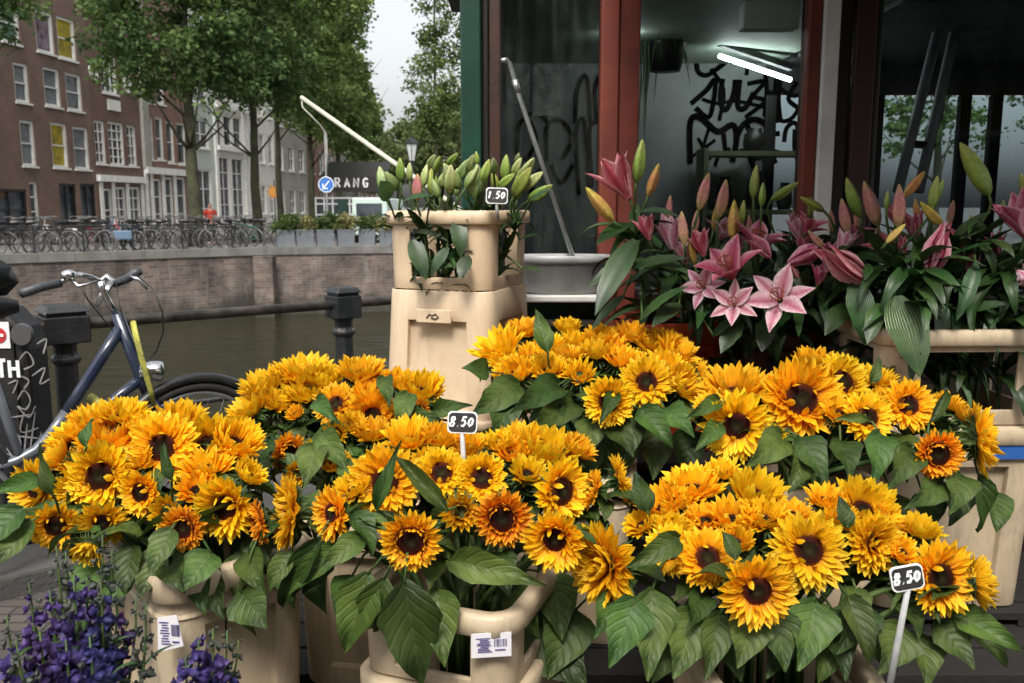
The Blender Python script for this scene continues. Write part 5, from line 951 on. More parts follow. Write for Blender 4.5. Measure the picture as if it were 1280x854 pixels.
# ---------------------------------------------------------------- sunflowers
def bez(p0, p1, p2, p3, n=9): return [((1 - u) ** 3) * p0 + 3 * u * (1 - u) ** 2 * p1 + 3 * u * u * (1 - u) * p2 + u ** 3 * p3 for u in [i / n for i in range(n + 1)]]
SUN = []
def sunflower(x, y, d, nrm, kind, label, grp, dep, mouth, seed, nleaf=4, extra=None):
    r = random.Random(seed); U = r.uniform; nleaf = 8
    Y = dep(x, y); c = at(x, y, Y); n = Vector((nrm[0], -nrm[2], nrm[1])).normalized(); s = d * Y / FPX / 2
    hk = {'o': 'open', 'c': 'crown', 'f': 'fluff', 'p': 'pom', 'b': 'bud'}[kind]; s *= {'o': 1.13, 'c': 1.27, 'f': 1.14, 'p': 1.18, 'b': 1.4}[kind]
    off = {'o': 0, 'c': .25, 'f': 0, 'p': .1, 'b': .3}[kind]
    t = thing('sunflower', label, 'sunflower', c - n * s * off, group=grp)
    pm, dm, cm = r.choice(HEADS[hk]); M = frame_z(Vector((0, 0, 0)), n, U(0, 6.28)) @ Matrix.Scale(s, 4)
    inst('petals', pm, t, M); inst('bracts', cm, t, M)
    if hk != 'bud': inst('disc', dm, t, M)
    o0 = Vector(t.location); m = Vector(mouth) + Vector((U(-.07, .07), U(-.07, .07), U(-.06, 0))); m.x += (c.x - mouth[0]) * .22; m.y += (c.y - mouth[1]) * .2
    p3 = m - o0; P = bez(-n * s * .26, -n * .07 - Vector((0, 0, .02)), p3 * .55 + Vector((0, 0, .03)), p3) + [p3 + Vector((0, 0, -.22))]
    b = MB(); k = len(P); b.tube(P, [.0085] + [.0062] * (k - 1), 7); b.build('stem', M_['stem'], t, smooth=True)
    out = Vector((c.x - mouth[0], c.y - mouth[1] - .08, 0)); oa = math.atan2(out.y, out.x)
    for j in range(nleaf):
        i = r.choice((1, 1, 2, 2, 3, 4)); p = P[i]; a = oa + R(U(-110, 110)) if r.random() < .75 else U(0, 6.28); el = U(-.5, .55)
        dv = Vector((math.cos(a) * math.cos(el), math.sin(a) * math.cos(el), math.sin(el))); L = U(.05, .115)
        for _ in range(10):                         # keep leaves from growing across their own bloom
            if (p + dv * L).dot(n) < -.015 or j == 0 and seed % 5 == 0: break
            a = U(0, 6.28); el = U(-.7, .45); dv = Vector((math.cos(a) * math.cos(el), math.sin(a) * math.cos(el), math.sin(el)))
        inst('leaf', r.choice(LEAVES), t, frame(p, dv, Vector((U(-.3, .3), U(-.3, .3), 1))) @ Matrix.Diagonal((L, L, L, 1)))
    SUN.append((t, x, y, Y)); return t
def big_leaf(bx, by, tx, ty, wpx, Yb, Yt, which=0, up=(0, -1, .5)):
    """a large leaf seen from (bx,by) to (tx,ty), grown from the nearest sunflower's stem"""
    t, x, y, Y = min(SUN, key=lambda q: (q[1] - bx) ** 2 + (q[2] - by) ** 2 + ((q[3] - Yb) * 300) ** 2)
    if ty > by: Yb += .07; Yt += .03
    a, e = at(bx, by, Yb), at(tx, ty, Yt); o0 = Vector(t.location); L = (e - a).length; wi = (which + int(bx + by)) % 5; me = BIGL[wi]; W = wpx * Yb / FPX / (.62, .55, .7, .6, .58)[wi]
    inst('leaf', me, t, frame(a - o0, e - a, Vector(up)) @ Matrix.Diagonal((W, L * 1.03, L, 1)))
    st = [ch for ch in t.children if ch.name.startswith('stem')][0].data; near = min((v.co for v in st.vertices), key=lambda q: (q - (a - o0)).length)
    b = MB(); q = Vector(near); b.tube([q, (q + a - o0) * .5 + Vector((0, 0, .012)), a - o0 + (e - a) * .03], [.0026, .0026, .0024], 6); b.build('leaf_stalk', M_['stem'], t, smooth=True)
def bunch(rows, grp, y0, d0, y1, d1, xc, mouth, seed, shared):
    for i, row in enumerate(rows):
        x, y, d, nx, ny, nz, k = row[:7]; lab = row[7] if len(row) > 7 else shared
        dep = lambda x_, y_: d0 + (d1 - d0) * (y0 - y_) / (y0 - y1) + .00028 * abs(x_ - xc)
        sunflower(x, y, d, (nx, ny, nz), k, lab, grp, dep, mouth, seed + i)
bunch([(126, 596, 88, 0, .32, 1, 'o', 'large open sunflower with wide dark disc in the middle of the left bunch'),
 (46, 610, 70, -.45, .2, 1, 'o', 'open sunflower turned left at the outer left edge of the left bunch'),
 (70, 657, 64, .25, -.05, 1, 'o', 'open sunflower lowest at the left, just above the purple monkshood'),
 (128, 653, 56, .3, -.1, 1, 'o', 'ragged wilting sunflower with dark hollow centre below the large open one'),
 (177, 616, 62, -.3, .05, 1, 'o', 'open sunflower with narrow dark disc right of the large left one'),
 (203, 560, 82, .1, .42, .9, 'o', 'big sunflower facing up with half its dark disc hidden by a leaf, left bunch'),
 (229, 660, 60, 0, 0, 1, 'f', 'small fluffy orange sunflower with curled petals in the left bunch'),
 (282, 634, 78, -.15, 0, 1, 'o', 'open sunflower at the right edge of the left bunch with dark disc'),
 (256, 553, 66, .1, .6, .75, 'c', 'upright sunflower showing a sliver of dark disc before the bicycle wheel'),
 (138, 545, 76, 0, 1, .2, 'c', 'edge-on sunflower, a wide yellow strip above the large open left one'),
 (118, 522, 58, -.1, 1, .15, 'c'), (155, 516, 54, .1, 1, .2, 'c', 'topmost sunflower of the left bunch, under the yellow bicycle lock'), (88, 539, 60, -.5, .8, .2, 'c', 'side-on sunflower at the upper left shoulder beside the grey bicycle tube'),
 (65, 575, 62, -.7, .6, .3, 'c', 'side-on sunflower leaning left above the left edge flower'), (225, 522, 62, .1, 1, .2, 'c'), (297, 550, 70, .45, .75, .3, 'c', 'bright pom-like sunflower at the top right shoulder of the left bunch'),
 (258, 582, 62, 0, 1, .28, 'c'), (313, 592, 46, .6, .75, .25, 'c', 'small side-on sunflower leaning right out of the left bunch'), (88, 612, 46, .1, .4, 1, 'b', 'half-closed little sunflower tucked beside the large left disc'),
 (109, 692, 44, 0, -.55, .85, 'b', 'drooping half-closed sunflower lowest in the left bunch'), (324, 652, 58, -.75, -.1, .5, 'f', 'rust orange sunflower mostly hidden behind the front centre bunch'), (186, 533, 52, 0, 1, .2, 'c')],
 'sunflowers in the left bunch', 690, 1.5, 515, 1.85, 180, (-.66, 1.77, .95), 1000, 'yellow sunflower seen edge-on among the upper row of the left bunch')
bunch([(330, 480, 58, -.3, 1, .2, 'c', 'edge-on sunflower at the upper left of the rear left bunch'), (380, 463, 64, 0, 1, .2, 'c', 'topmost edge-on sunflower of the rear left bunch, below the railing post'), (385, 488, 58, 0, 1, .28, 'c', 'edge-on sunflower in the second row under the railing post'),
 (452, 463, 58, .1, 1, .3, 'c', 'sunflower facing up just right of the railing post base'), (310, 510, 62, -.6, .8, .3, 'c', 'side-on sunflower at the left edge of the rear left bunch'), (347, 502, 42, .3, .9, .3, 'c'),
 (420, 506, 52, 0, .6, .85, 'o', 'sunflower with a small round dark disc in the rear left bunch'), (465, 518, 58, .05, .5, .95, 'c', 'upturned sunflower showing half a maroon disc in the rear left bunch'), (526, 486, 60, .1, .85, .45, 'c', 'sunflower alone in front of the cream lily bucket'),
 (524, 510, 30, -.2, -.2, 1, 'f', 'tiny orange bloom below the flower before the cream lily bucket'), (360, 567, 56, .75, .05, .6, 'f', 'orange fluffy sunflower turned side-on in a gap of leaves, rear left bunch'), (419, 543, 32, 0, .1, 1, 'b', 'small closed orange sunflower bud amid dark leaves'),
 (368, 515, 28, -.3, .7, .5, 'b', 'small half-closed bloom left of the leaves in the rear left bunch'), (466, 540, 46, 0, 1, .3, 'c'), (417, 578, 44, 0, .9, .3, 'c'), (462, 491, 44, .1, .9, .4, 'c'), (372, 592, 34, .2, .2, 1, 'b'), (405, 472, 50, .1, 1, .3, 'c'), (440, 530, 40, .2, .9, .4, 'c')],
 'sunflowers in the rear left bunch', 590, 1.95, 458, 2.35, 420, (-.33, 2.03, .93), 1100, 'yellow sunflower seen edge-on among the leaves of the rear left bunch')
bunch([(364, 640, 92, -.85, .15, .38, 'o', 'large sunflower in profile facing left at the left end of the front centre bunch'), (416, 642, 64, -.6, .15, .65, 'o', 'half-turned sunflower next to the big profile one, front centre'), (514, 676, 82, 0, -.05, 1, 'f', 'ragged sunflower with a big black disc hanging above the large serrated leaves'),
 (482, 602, 86, -.15, .35, .95, 'o', 'big sunflower with large dark disc behind a long upright leaf, front centre'), (463, 587, 50, -.45, .75, .4, 'c', 'side-on sunflower left of the long upright leaf'), (552, 592, 68, 0, .55, .8, 'o', 'upturned sunflower with small red brown disc below the central price sign'),
 (602, 598, 68, .1, .38, .9, 'o', 'sunflower half covering its dark disc, right below the central price sign'), (628, 648, 76, 0, 0, 1, 'f', 'round orange-edged sunflower with whiskery green bracts, front centre'), (694, 674, 76, -.3, -.05, 1, 'o', 'dark-centred sunflower turned left at the lower right of the front centre bunch'),
 (701, 614, 86, .55, .15, .7, 'o', 'large orange sunflower turned right with narrow dark disc, front centre bunch'), (684, 560, 78, .2, 1, .3, 'c', 'bright crown-shaped sunflower at the top right of the front centre bunch'), (650, 547, 56, 0, 1, .25, 'c'), (622, 552, 42, -.1, 1, .3, 'c'), (724, 560, 46, .5, .8, .25, 'c', 'small sunflower leaning right at the top of the front centre bunch'),
 (742, 612, 50, -.9, .35, .15, 'o', 'narrow sunflower seen exactly side-on, left one of the pair above the big profile bloom'), (774, 600, 58, .92, .35, .1, 'o', 'narrow sunflower seen exactly side-on, right one of the pair above the big profile bloom'),
 (585, 556, 46, 0, 1, .3, 'c'), (510, 546, 62, 0, .95, .32, 'c', 'edge-on sunflower in front of the central price sign, to its left'), (552, 546, 50, .1, 1, .3, 'c'), (535, 575, 40, .1, .9, .4, 'c')],
 'sunflowers in the front centre bunch', 680, 1.45, 545, 1.8, 560, (-.082, 1.70, .86), 1200, 'yellow sunflower seen edge-on in the back row of the front centre bunch')
bunch([(622, 433, 62, -.4, .9, .3, 'c', 'sunflower at the upper left end of the rear middle bunch beside the lily bucket'), (655, 411, 42, -.1, 1, .3, 'c'), (642, 465, 56, -.3, .8, .4, 'c', 'sunflower jutting out low at the left of the rear middle bunch'), (668, 443, 42, 0, 1, .3, 'c'), (686, 460, 48, 0, .95, .4, 'c'), (725, 465, 44, 0, .75, .55, 'b', 'yellow half-closed bloom in the middle of the rear middle bunch'), (709, 408, 36, 0, 1, .3, 'c', 'small sunflower poking up highest beside a pointed leaf, rear middle bunch'), (717, 424, 36, 0, 1, .4, 'b'), (750, 421, 46, 0, 1, .35, 'c'), (686, 429, 40, 0, 1, .3, 'c'), (745, 439, 42, 0, 1, .35, 'c'), (709, 444, 38, 0, 1, .35, 'c'), (776, 448, 44, 0, 1, .35, 'c'), (789, 418, 42, 0, 1, .35, 'c'), (817, 429, 50, .1, 1, .35, 'c'), (848, 439, 56, .4, .8, .35, 'c', 'sunflower at the upper right shoulder under the orange tub'),
 (808, 478, 64, -.1, .48, .85, 'o', 'open sunflower with dark ringed disc low in the rear middle bunch'), (856, 480, 54, .55, .55, .5, 'c', 'sunflower turned right at the lower right of the rear middle bunch'), (761, 502, 62, -.1, .1, 1, 'o', 'lowest sunflower of the rear middle bunch, black disc half behind a leaf'), (880, 470, 38, .9, .3, .1, 'c', 'small sunflower seen side-on at the far right of the rear middle bunch'), (833, 458, 48, .15, .8, .5, 'c'), (795, 455, 40, 0, .95, .4, 'c'), (765, 430, 38, 0, 1, .3, 'c'), (630, 450, 40, -.3, .9, .3, 'c'), (835, 424, 40, .2, 1, .3, 'c')],
 'sunflowers in the rear middle bunch', 505, 2.05, 408, 2.45, 740, (.17, 2.28, .97), 1300, 'small yellow sunflower facing up in the crowded top of the rear middle bunch')
bunch([(918, 485, 72, -.1, .85, .35, 'c', 'edge-on sunflower at the upper left of the right rear bunch'), (921, 532, 80, -.25, .15, 1, 'o', 'open sunflower facing left with brown ringed disc, right rear bunch'), (1001, 500, 98, 0, .4, .9, 'o', 'largest sunflower of the right rear bunch, tall petals above a dark disc'), (1052, 478, 76, .25, .5, .75, 'o', 'sunflower behind the largest one, disc just visible, right rear bunch'), (1017, 450, 50, 0, 1, .25, 'c', 'highest small sunflower of the right rear bunch'), (1094, 472, 50, .1, 1, .25, 'c', 'flat edge-on sunflower left of the tall cream crate'), (1084, 522, 62, .1, .4, .85, 'o', 'sunflower with a leaf lying across its disc, right rear bunch'), (1135, 507, 62, 0, .4, .85, 'o', 'sunflower with folded petals over its disc in front of the tall crate'), (1172, 568, 66, 0, 0, 1, 'f', 'neat round orange sunflower with a black disc and green whiskers, right rear bunch'), (1225, 548, 80, .85, .1, .35, 'p', 'shaggy orange sunflower in profile against the blue banded crate'), (1187, 504, 38, .2, .9, .3, 'c'), (969, 545, 30, .1, .2, 1, 'b', 'scrap of an orange bloom peeping under the largest rear flower'), (1209, 520, 42, .4, .8, .3, 'c', 'small sunflower standing above the shaggy profile bloom'), (960, 478, 40, -.1, 1, .2, 'c')],
 'sunflowers in the right rear bunch', 570, 1.85, 450, 2.2, 1050, (.70, 2.13, .97), 1400, 'small edge-on sunflower in the right rear bunch')
bunch([(752, 706, 98, -.72, .12, .55, 'p', 'very big double sunflower facing left at the left end of the right front bunch'), (946, 738, 90, 0, .03, 1, 'o', 'open sunflower facing straight out with ringed dark disc, lowest in the right front bunch'), (884, 698, 76, 0, .52, .8, 'o', 'upturned sunflower with red brown disc left of the lowest open one'), (838, 688, 60, -.3, .4, .8, 'o', 'partly hidden sunflower behind the curled leaf, right front bunch'), (842, 660, 56, -.1, 1, .35, 'c', 'upright sunflower above the curled leaf, right front bunch'), (946, 613, 74, .1, .9, .35, 'c', 'broad edge-on sunflower at the top middle of the right front bunch'), (867, 606, 66, -.1, .95, .3, 'c', 'broad edge-on sunflower at the top left of the right front bunch'), (828, 630, 60, -.5, .8, .3, 'c', 'side-on sunflower on the left shoulder of the right front bunch'), (904, 588, 44, 0, 1, .25, 'c'), (918, 646, 64, 0, .95, .4, 'c'), (881, 648, 48, -.1, .9, .4, 'c'), (955, 645, 56, 0, .95, .4, 'c'), (1010, 688, 92, 0, .42, .92, 'o', 'big sunflower with tall upper petals right of the lowest open one'), (1094, 680, 78, .25, .15, .9, 'p', 'cup-shaped orange-hearted sunflower above the front price sign'), (1081, 633, 74, 0, .75, .6, 'c', 'edge-on sunflower with a hint of disc at the top right of the right front bunch'), (1032, 622, 46, 0, 1, .3, 'c'), (1174, 722, 90, .2, .2, .95, 'o', 'big sunflower with dark disc right of the front price sign'), (1226, 728, 62, .88, .1, .2, 'c', 'sunflower seen side-on at the right end, behind the price sign bloom'), (1152, 661, 50, .1, 1, .3, 'c', 'small edge-on sunflower above the bloom beside the price sign'), (1112, 650, 48, .4, .75, .4, 'c'), (990, 640, 44, 0, 1, .35, 'c'), (800, 655, 40, -.5, .7, .4, 'c')],
 'sunflowers in the right front bunch', 740, 1.4, 588, 1.72, 970, (.50, 1.63, .8), 1500, 'yellow sunflower seen edge-on in the crowded top of the right front bunch')
extra = [('sunflowers in the front centre bunch', 680, 1.45, 545, 1.8, 560, (-.082, 1.70, .86), [(440, 610, 46, -.3, .8, .5, 'c', 'small upright sunflower between the half-turned bloom and the big dark-disced one, front centre'), (580, 575, 44, 0, .9, .4, 'c', 'small upright sunflower just under the central price sign'), (660, 590, 48, .2, .8, .5, 'c', 'upright sunflower above the round whiskery one, front centre'), (575, 640, 50, 0, .3, .9, 'b', 'half-open sunflower deep between the ragged hanging bloom and the round whiskery one'), (640, 565, 42, 0, 1, .4, 'c', 'small edge-on sunflower behind the flower right of the central price sign')]),
 ('sunflowers in the rear left bunch', 590, 1.95, 458, 2.35, 420, (-.33, 2.03, .93), [(495, 475, 44, .1, 1, .3, 'c', 'edge-on sunflower between the railing post and the bloom before the cream bucket'), (355, 470, 46, -.1, 1, .25, 'c', 'edge-on sunflower tucked second from the left along the top of the rear left bunch'), (400, 560, 36, 0, .6, .7, 'b', 'half-closed small bloom in the leafy gap of the rear left bunch'), (500, 520, 40, .2, .8, .5, 'c', 'small upright sunflower left of the tiny orange bloom, rear left bunch')]),
 ('sunflowers in the left bunch', 690, 1.5, 515, 1.85, 180, (-.66, 1.77, .95), [(165, 575, 50, 0, .8, .5, 'c', 'upright sunflower between the large open left bloom and the big one behind its leaf'), (245, 610, 46, .1, .8, .5, 'c', 'upright sunflower left of the dark disc at the right edge of the left bunch'), (205, 640, 44, 0, .3, .9, 'b', 'half-closed bloom left of the small fluffy orange one'), (95, 575, 46, -.3, .9, .35, 'c', 'small upright sunflower behind the large open left bloom')]),
 ('sunflowers in the right front bunch', 740, 1.4, 588, 1.72, 970, (.50, 1.63, .8), [(1050, 650, 50, 0, .95, .4, 'c', 'upright sunflower behind the tall-petalled one, right front bunch'), (850, 625, 46, -.2, 1, .3, 'c', 'edge-on sunflower filling the left shoulder of the right front bunch'), (1130, 690, 44, .2, .7, .6, 'c', 'small upright sunflower just above the front price sign'), (920, 675, 48, 0, .9, .45, 'c', 'upright sunflower behind the lowest open one, right front bunch')]),
 ('sunflowers in the right rear bunch', 570, 1.85, 450, 2.2, 1050, (.70, 2.13, .97), [(1110, 500, 44, .1, .9, .4, 'c', 'small upright sunflower left of the bloom with folded petals, right rear bunch'), (1050, 515, 44, 0, .8, .5, 'c', 'small upright sunflower right of the largest rear bloom'), (890, 505, 40, -.4, .8, .4, 'c', 'small side-on sunflower at the left end of the right rear bunch')])]
for i, (g, y0, d0, y1, d1, xc, mo, rows) in enumerate(extra): bunch(rows, g, y0, d0, y1, d1, xc, mo, 1600 + 20 * i, '')
for a in [(350, 690, 372, 760, 40, 1.62, 1.58, 0), (385, 690, 400, 770, 44, 1.6, 1.56, 1), (300, 660, 340, 720, 40, 1.64, 1.6, 2), (410, 700, 380, 745, 34, 1.56, 1.52, 0), (270, 720, 275, 800, 44, 1.62, 1.58, 1)]: big_leaf(*a)
# big hanging leaves
for a in [(460, 715, 436, 815, 62, 1.42, 1.44, 0), (505, 725, 530, 850, 84, 1.38, 1.42, 2), (480, 722, 470, 800, 60, 1.4, 1.45, 1), (560, 700, 682, 728, 44, 1.44, 1.42, 0), (400, 672, 345, 772, 34, 1.5, 1.52, 1), (430, 680, 352, 742, 34, 1.52, 1.5, 1), (455, 670, 400, 715, 34, 1.5, 1.48, 0), (590, 690, 570, 745, 40, 1.5, 1.46, 1), (620, 690, 640, 745, 46, 1.5, 1.48, 0), (545, 690, 540, 740, 40, 1.5, 1.45, 2), (365, 690, 330, 740, 30, 1.5, 1.5, 1),
          (795, 745, 766, 835, 60, 1.4, 1.38, 0), (815, 735, 812, 850, 60, 1.42, 1.38, 2), (870, 760, 845, 850, 70, 1.42, 1.38, 2), (900, 765, 885, 850, 44, 1.4, 1.36, 0), (940, 768, 926, 836, 56, 1.38, 1.36, 2), (965, 760, 985, 838, 56, 1.4, 1.38, 0), (1020, 750, 1000, 840, 66, 1.42, 1.38, 2), (1060, 745, 1086, 832, 40, 1.42, 1.38, 1), (1080, 750, 1050, 820, 56, 1.44, 1.4, 0), (1130, 780, 1100, 845, 60, 1.42, 1.4, 2), (1190, 765, 1278, 818, 40, 1.45, 1.4, 1), (1170, 775, 1220, 835, 50, 1.45, 1.42, 0), (1200, 770, 1262, 838, 30, 1.48, 1.46, 1), (850, 672, 788, 712, 34, 1.42, 1.4, 1), (810, 640, 790, 590, 30, 1.62, 1.65, 0), (770, 740, 745, 800, 40, 1.45, 1.42, 2), (1040, 760, 1060, 850, 50, 1.44, 1.4, 0), (920, 700, 905, 660, 22, 1.45, 1.48, 1), (1060, 660, 1046, 620, 24, 1.55, 1.58, 0),
          (240, 690, 262, 768, 46, 1.55, 1.5, 0), (200, 685, 180, 752, 44, 1.52, 1.5, 2), (300, 690, 292, 755, 34, 1.58, 1.55, 1), (165, 680, 160, 745, 40, 1.52, 1.5, 0), (30, 635, -25, 690, 44, 1.5, 1.48, 0), (40, 650, 0, 712, 40, 1.5, 1.48, 2), (55, 600, -15, 615, 26, 1.6, 1.58, 1), (66, 620, 52, 555, 18, 1.5, 1.52, 1), (108, 560, 112, 520, 16, 1.68, 1.72, 0), (215, 600, 205, 552, 16, 1.58, 1.6, 1), (300, 740, 338, 782, 60, 1.5, 1.48, 0), (265, 690, 232, 742, 50, 1.5, 1.47, 0), (215, 660, 190, 720, 40, 1.48, 1.46, 2), (310, 690, 325, 745, 40, 1.55, 1.5, 1), (250, 700, 285, 775, 46, 1.55, 1.52, 2),
          (560, 640, 490, 560, 24, 1.5, 1.56, 1), (470, 640, 500, 552, 20, 1.48, 1.52, 0), (700, 480, 640, 520, 40, 2.1, 2.0, 0), (720, 500, 660, 545, 44, 2.1, 2.0, 2), (650, 480, 590, 525, 44, 2.12, 2.05, 0), (610, 465, 580, 455, 30, 2.2, 2.15, 1), (640, 490, 620, 560, 44, 2.1, 2.02, 2), (680, 510, 700, 560, 44, 2.08, 2.0, 0), (760, 520, 795, 570, 40, 2.05, 1.98, 0), (800, 510, 838, 560, 36, 2.05, 2.0, 1), (830, 510, 870, 545, 36, 2.05, 2.0, 0), (740, 520, 735, 575, 40, 2.05, 2.0, 2), (790, 520, 780, 585, 36, 2.06, 2.02, 2), (685, 440, 668, 388, 26, 2.2, 2.25, 0), (860, 500, 890, 550, 36, 2.1, 2.05, 1), (770, 490, 748, 528, 20, 2.0, 1.97, 1), (720, 560, 690, 585, 40, 2.05, 1.98, 0),
          (1000, 545, 1035, 610, 42, 1.86, 1.8, 2), (980, 545, 935, 588, 44, 1.88, 1.82, 0), (900, 530, 868, 560, 26, 1.92, 1.9, 1), (900, 500, 858, 525, 22, 1.95, 1.92, 0), (1050, 550, 1065, 600, 40, 1.88, 1.82, 0), (1100, 540, 1090, 610, 40, 1.88, 1.82, 2), (1140, 560, 1110, 615, 40, 1.86, 1.8, 0), (1180, 600, 1130, 640, 40, 1.85, 1.8, 2), (1200, 590, 1190, 645, 44, 1.86, 1.8, 0), (1222, 590, 1232, 668, 26, 1.9, 1.9, 1), (1085, 525, 1040, 522, 14, 1.84, 1.84, 1), (1090, 480, 1098, 445, 16, 2.1, 2.12, 0), (1010, 560, 985, 610, 40, 1.86, 1.8, 1), (1160, 530, 1190, 480, 14, 1.95, 2.0, 1),
          (400, 540, 440, 590, 34, 1.95, 1.9, 0), (480, 560, 500, 590, 34, 1.95, 1.9, 2), (395, 500, 420, 530, 24, 2.05, 2.0, 1), (500, 520, 560, 530, 30, 2.1, 2.05, 0), (510, 490, 500, 540, 30, 2.1, 2.05, 2), (480, 470, 490, 510, 22, 2.15, 2.1, 0), (340, 545, 300, 600, 30, 1.9, 1.85, 1), (540, 515, 590, 505, 24, 2.15, 2.12, 0), (320, 560, 340, 610, 30, 1.95, 1.9, 2), (395, 555, 385, 610, 40, 1.92, 1.86, 0), (440, 575, 450, 620, 40, 1.9, 1.82, 2)]: big_leaf(*a)
for a in [(505, 735, 492, 830, 54, 1.44, 1.4, 1), (545, 735, 560, 832, 56, 1.44, 1.4, 0), (440, 720, 415, 770, 40, 1.5, 1.47, 1), (655, 765, 738, 852, 110, 1.62, 1.56, 0), (690, 715, 706, 800, 60, 1.62, 1.58, 2), (640, 735, 668, 800, 44, 1.56, 1.52, 1), (720, 760, 690, 850, 70, 1.6, 1.55, 0), (330, 660, 318, 735, 44, 1.62, 1.58, 0), (285, 700, 310, 800, 50, 1.6, 1.56, 1), (160, 700, 140, 770, 50, 1.52, 1.48, 2), (120, 700, 100, 760, 46, 1.5, 1.46, 0), (215, 700, 222, 742, 40, 1.5, 1.46, 1),
          (850, 770, 810, 850, 60, 1.46, 1.42, 1), (900, 775, 930, 850, 60, 1.46, 1.42, 0), (985, 770, 960, 850, 56, 1.46, 1.42, 2), (1045, 770, 1020, 850, 56, 1.46, 1.42, 1), (1090, 775, 1120, 850, 60, 1.46, 1.42, 0), (1150, 790, 1160, 860, 56, 1.46, 1.42, 2), (1010, 760, 1040, 800, 40, 1.44, 1.41, 0), (880, 740, 860, 790, 36, 1.44, 1.4, 2), (1070, 735, 1062, 790, 36, 1.46, 1.42, 1), (1130, 750, 1150, 800, 36, 1.46, 1.42, 2), (930, 770, 950, 800, 30, 1.42, 1.4, 1)]: big_leaf(*a)
# loose bouquet leaves of the shaded lower right and the dark gaps
for x in range(860, 1240, 42): big_leaf(x, 600 + (x % 5) * 5, x + ((x * 7) % 40) - 20, 660, 46, 1.95, 1.9, x)
for x in range(620, 880, 40): big_leaf(x, 535, x + ((x * 7) % 40) - 20, 600, 46, 2.12, 2.08, x)

# ---------------------------------------------------------------- lilies
def bud_mesh(m, seed):
    b = MB(); n = 18; vs = []; uv = []; prof = [(.03, 0), (.075, .07), (.11, .2), (.128, .38), (.115, .58), (.085, .76), (.045, .91), (.01, 1)]
    for i, (r0, z) in enumerate(prof):
        for k in range(n): a = 2 * math.pi * k / n; q = r0 * (1 + .2 * math.cos(3 * a)); vs.append((q * math.cos(a), q * math.sin(a), z)); uv.append((k / n, z))
    b.add(vs, [(i * n + k, i * n + (k + 1) % n, (i + 1) * n + (k + 1) % n, (i + 1) * n + k) for i in range(len(prof) - 1) for k in range(n)], uv); return b.mesh('bud', M_[m])
BUD = {k: bud_mesh(m, 1) for k, m in (('g', 'bud_green'), ('w', 'bud_pale'), ('p', 'bud_pink'), ('a', 'bud_amber'))}
def lily_mesh(seed, e0, c0, m):
    r = random.Random(seed); b = MB(); U = r.uniform
    for lay in (0, 1):
        for k in range(3): petal(b, r, (k + lay * .5) * 2 * math.pi / 3 + U(-.12, .12), .06, .02 * lay, 1.02 * U(.92, 1.05), (.5, .4)[1 - lay], R(e0 + U(-8, 8) + 6 * lay), R(c0 + U(-20, 15)), R(U(-15, 15)), prof=(.35, .62, .85, 1, .95, .7, .35, .04), chan=.28)
    s = MB()
    for k in range(6): a = k * math.pi / 3 + .3; d = Vector((math.cos(a), math.sin(a), 0)); p = d * .16 + Vector((0, 0, .55)); s.tube([Vector((0, 0, .05)), d * .08 + Vector((0, 0, .3)), p], .012, 5); s.tube([p - Vector((d.y, -d.x, 0)) * .07, p + Vector((d.y, -d.x, 0)) * .07], .022, 6)
    s.tube([Vector((0, 0, .05)), Vector((0, 0, .65)), Vector((.03, 0, .7))], [.014, .014, .03], 6)
    return b.mesh('flower', M_[m]), s.mesh('stamens', M_['stamen'])
LILY = {'o': [lily_mesh(i, 60, -58, ('lily_petal', 'lily_red')[i % 2]) for i in range(4)], 's': [lily_mesh(7, 40, -50, 'lily_petal'), lily_mesh(9, 40, -55, 'lily_red')], 'h': [lily_mesh(11, 76, -22, 'lily_petal'), lily_mesh(12, 76, -24, 'lily_red')], 'c': [lily_mesh(14, 84, 6, 'lily_red')]}
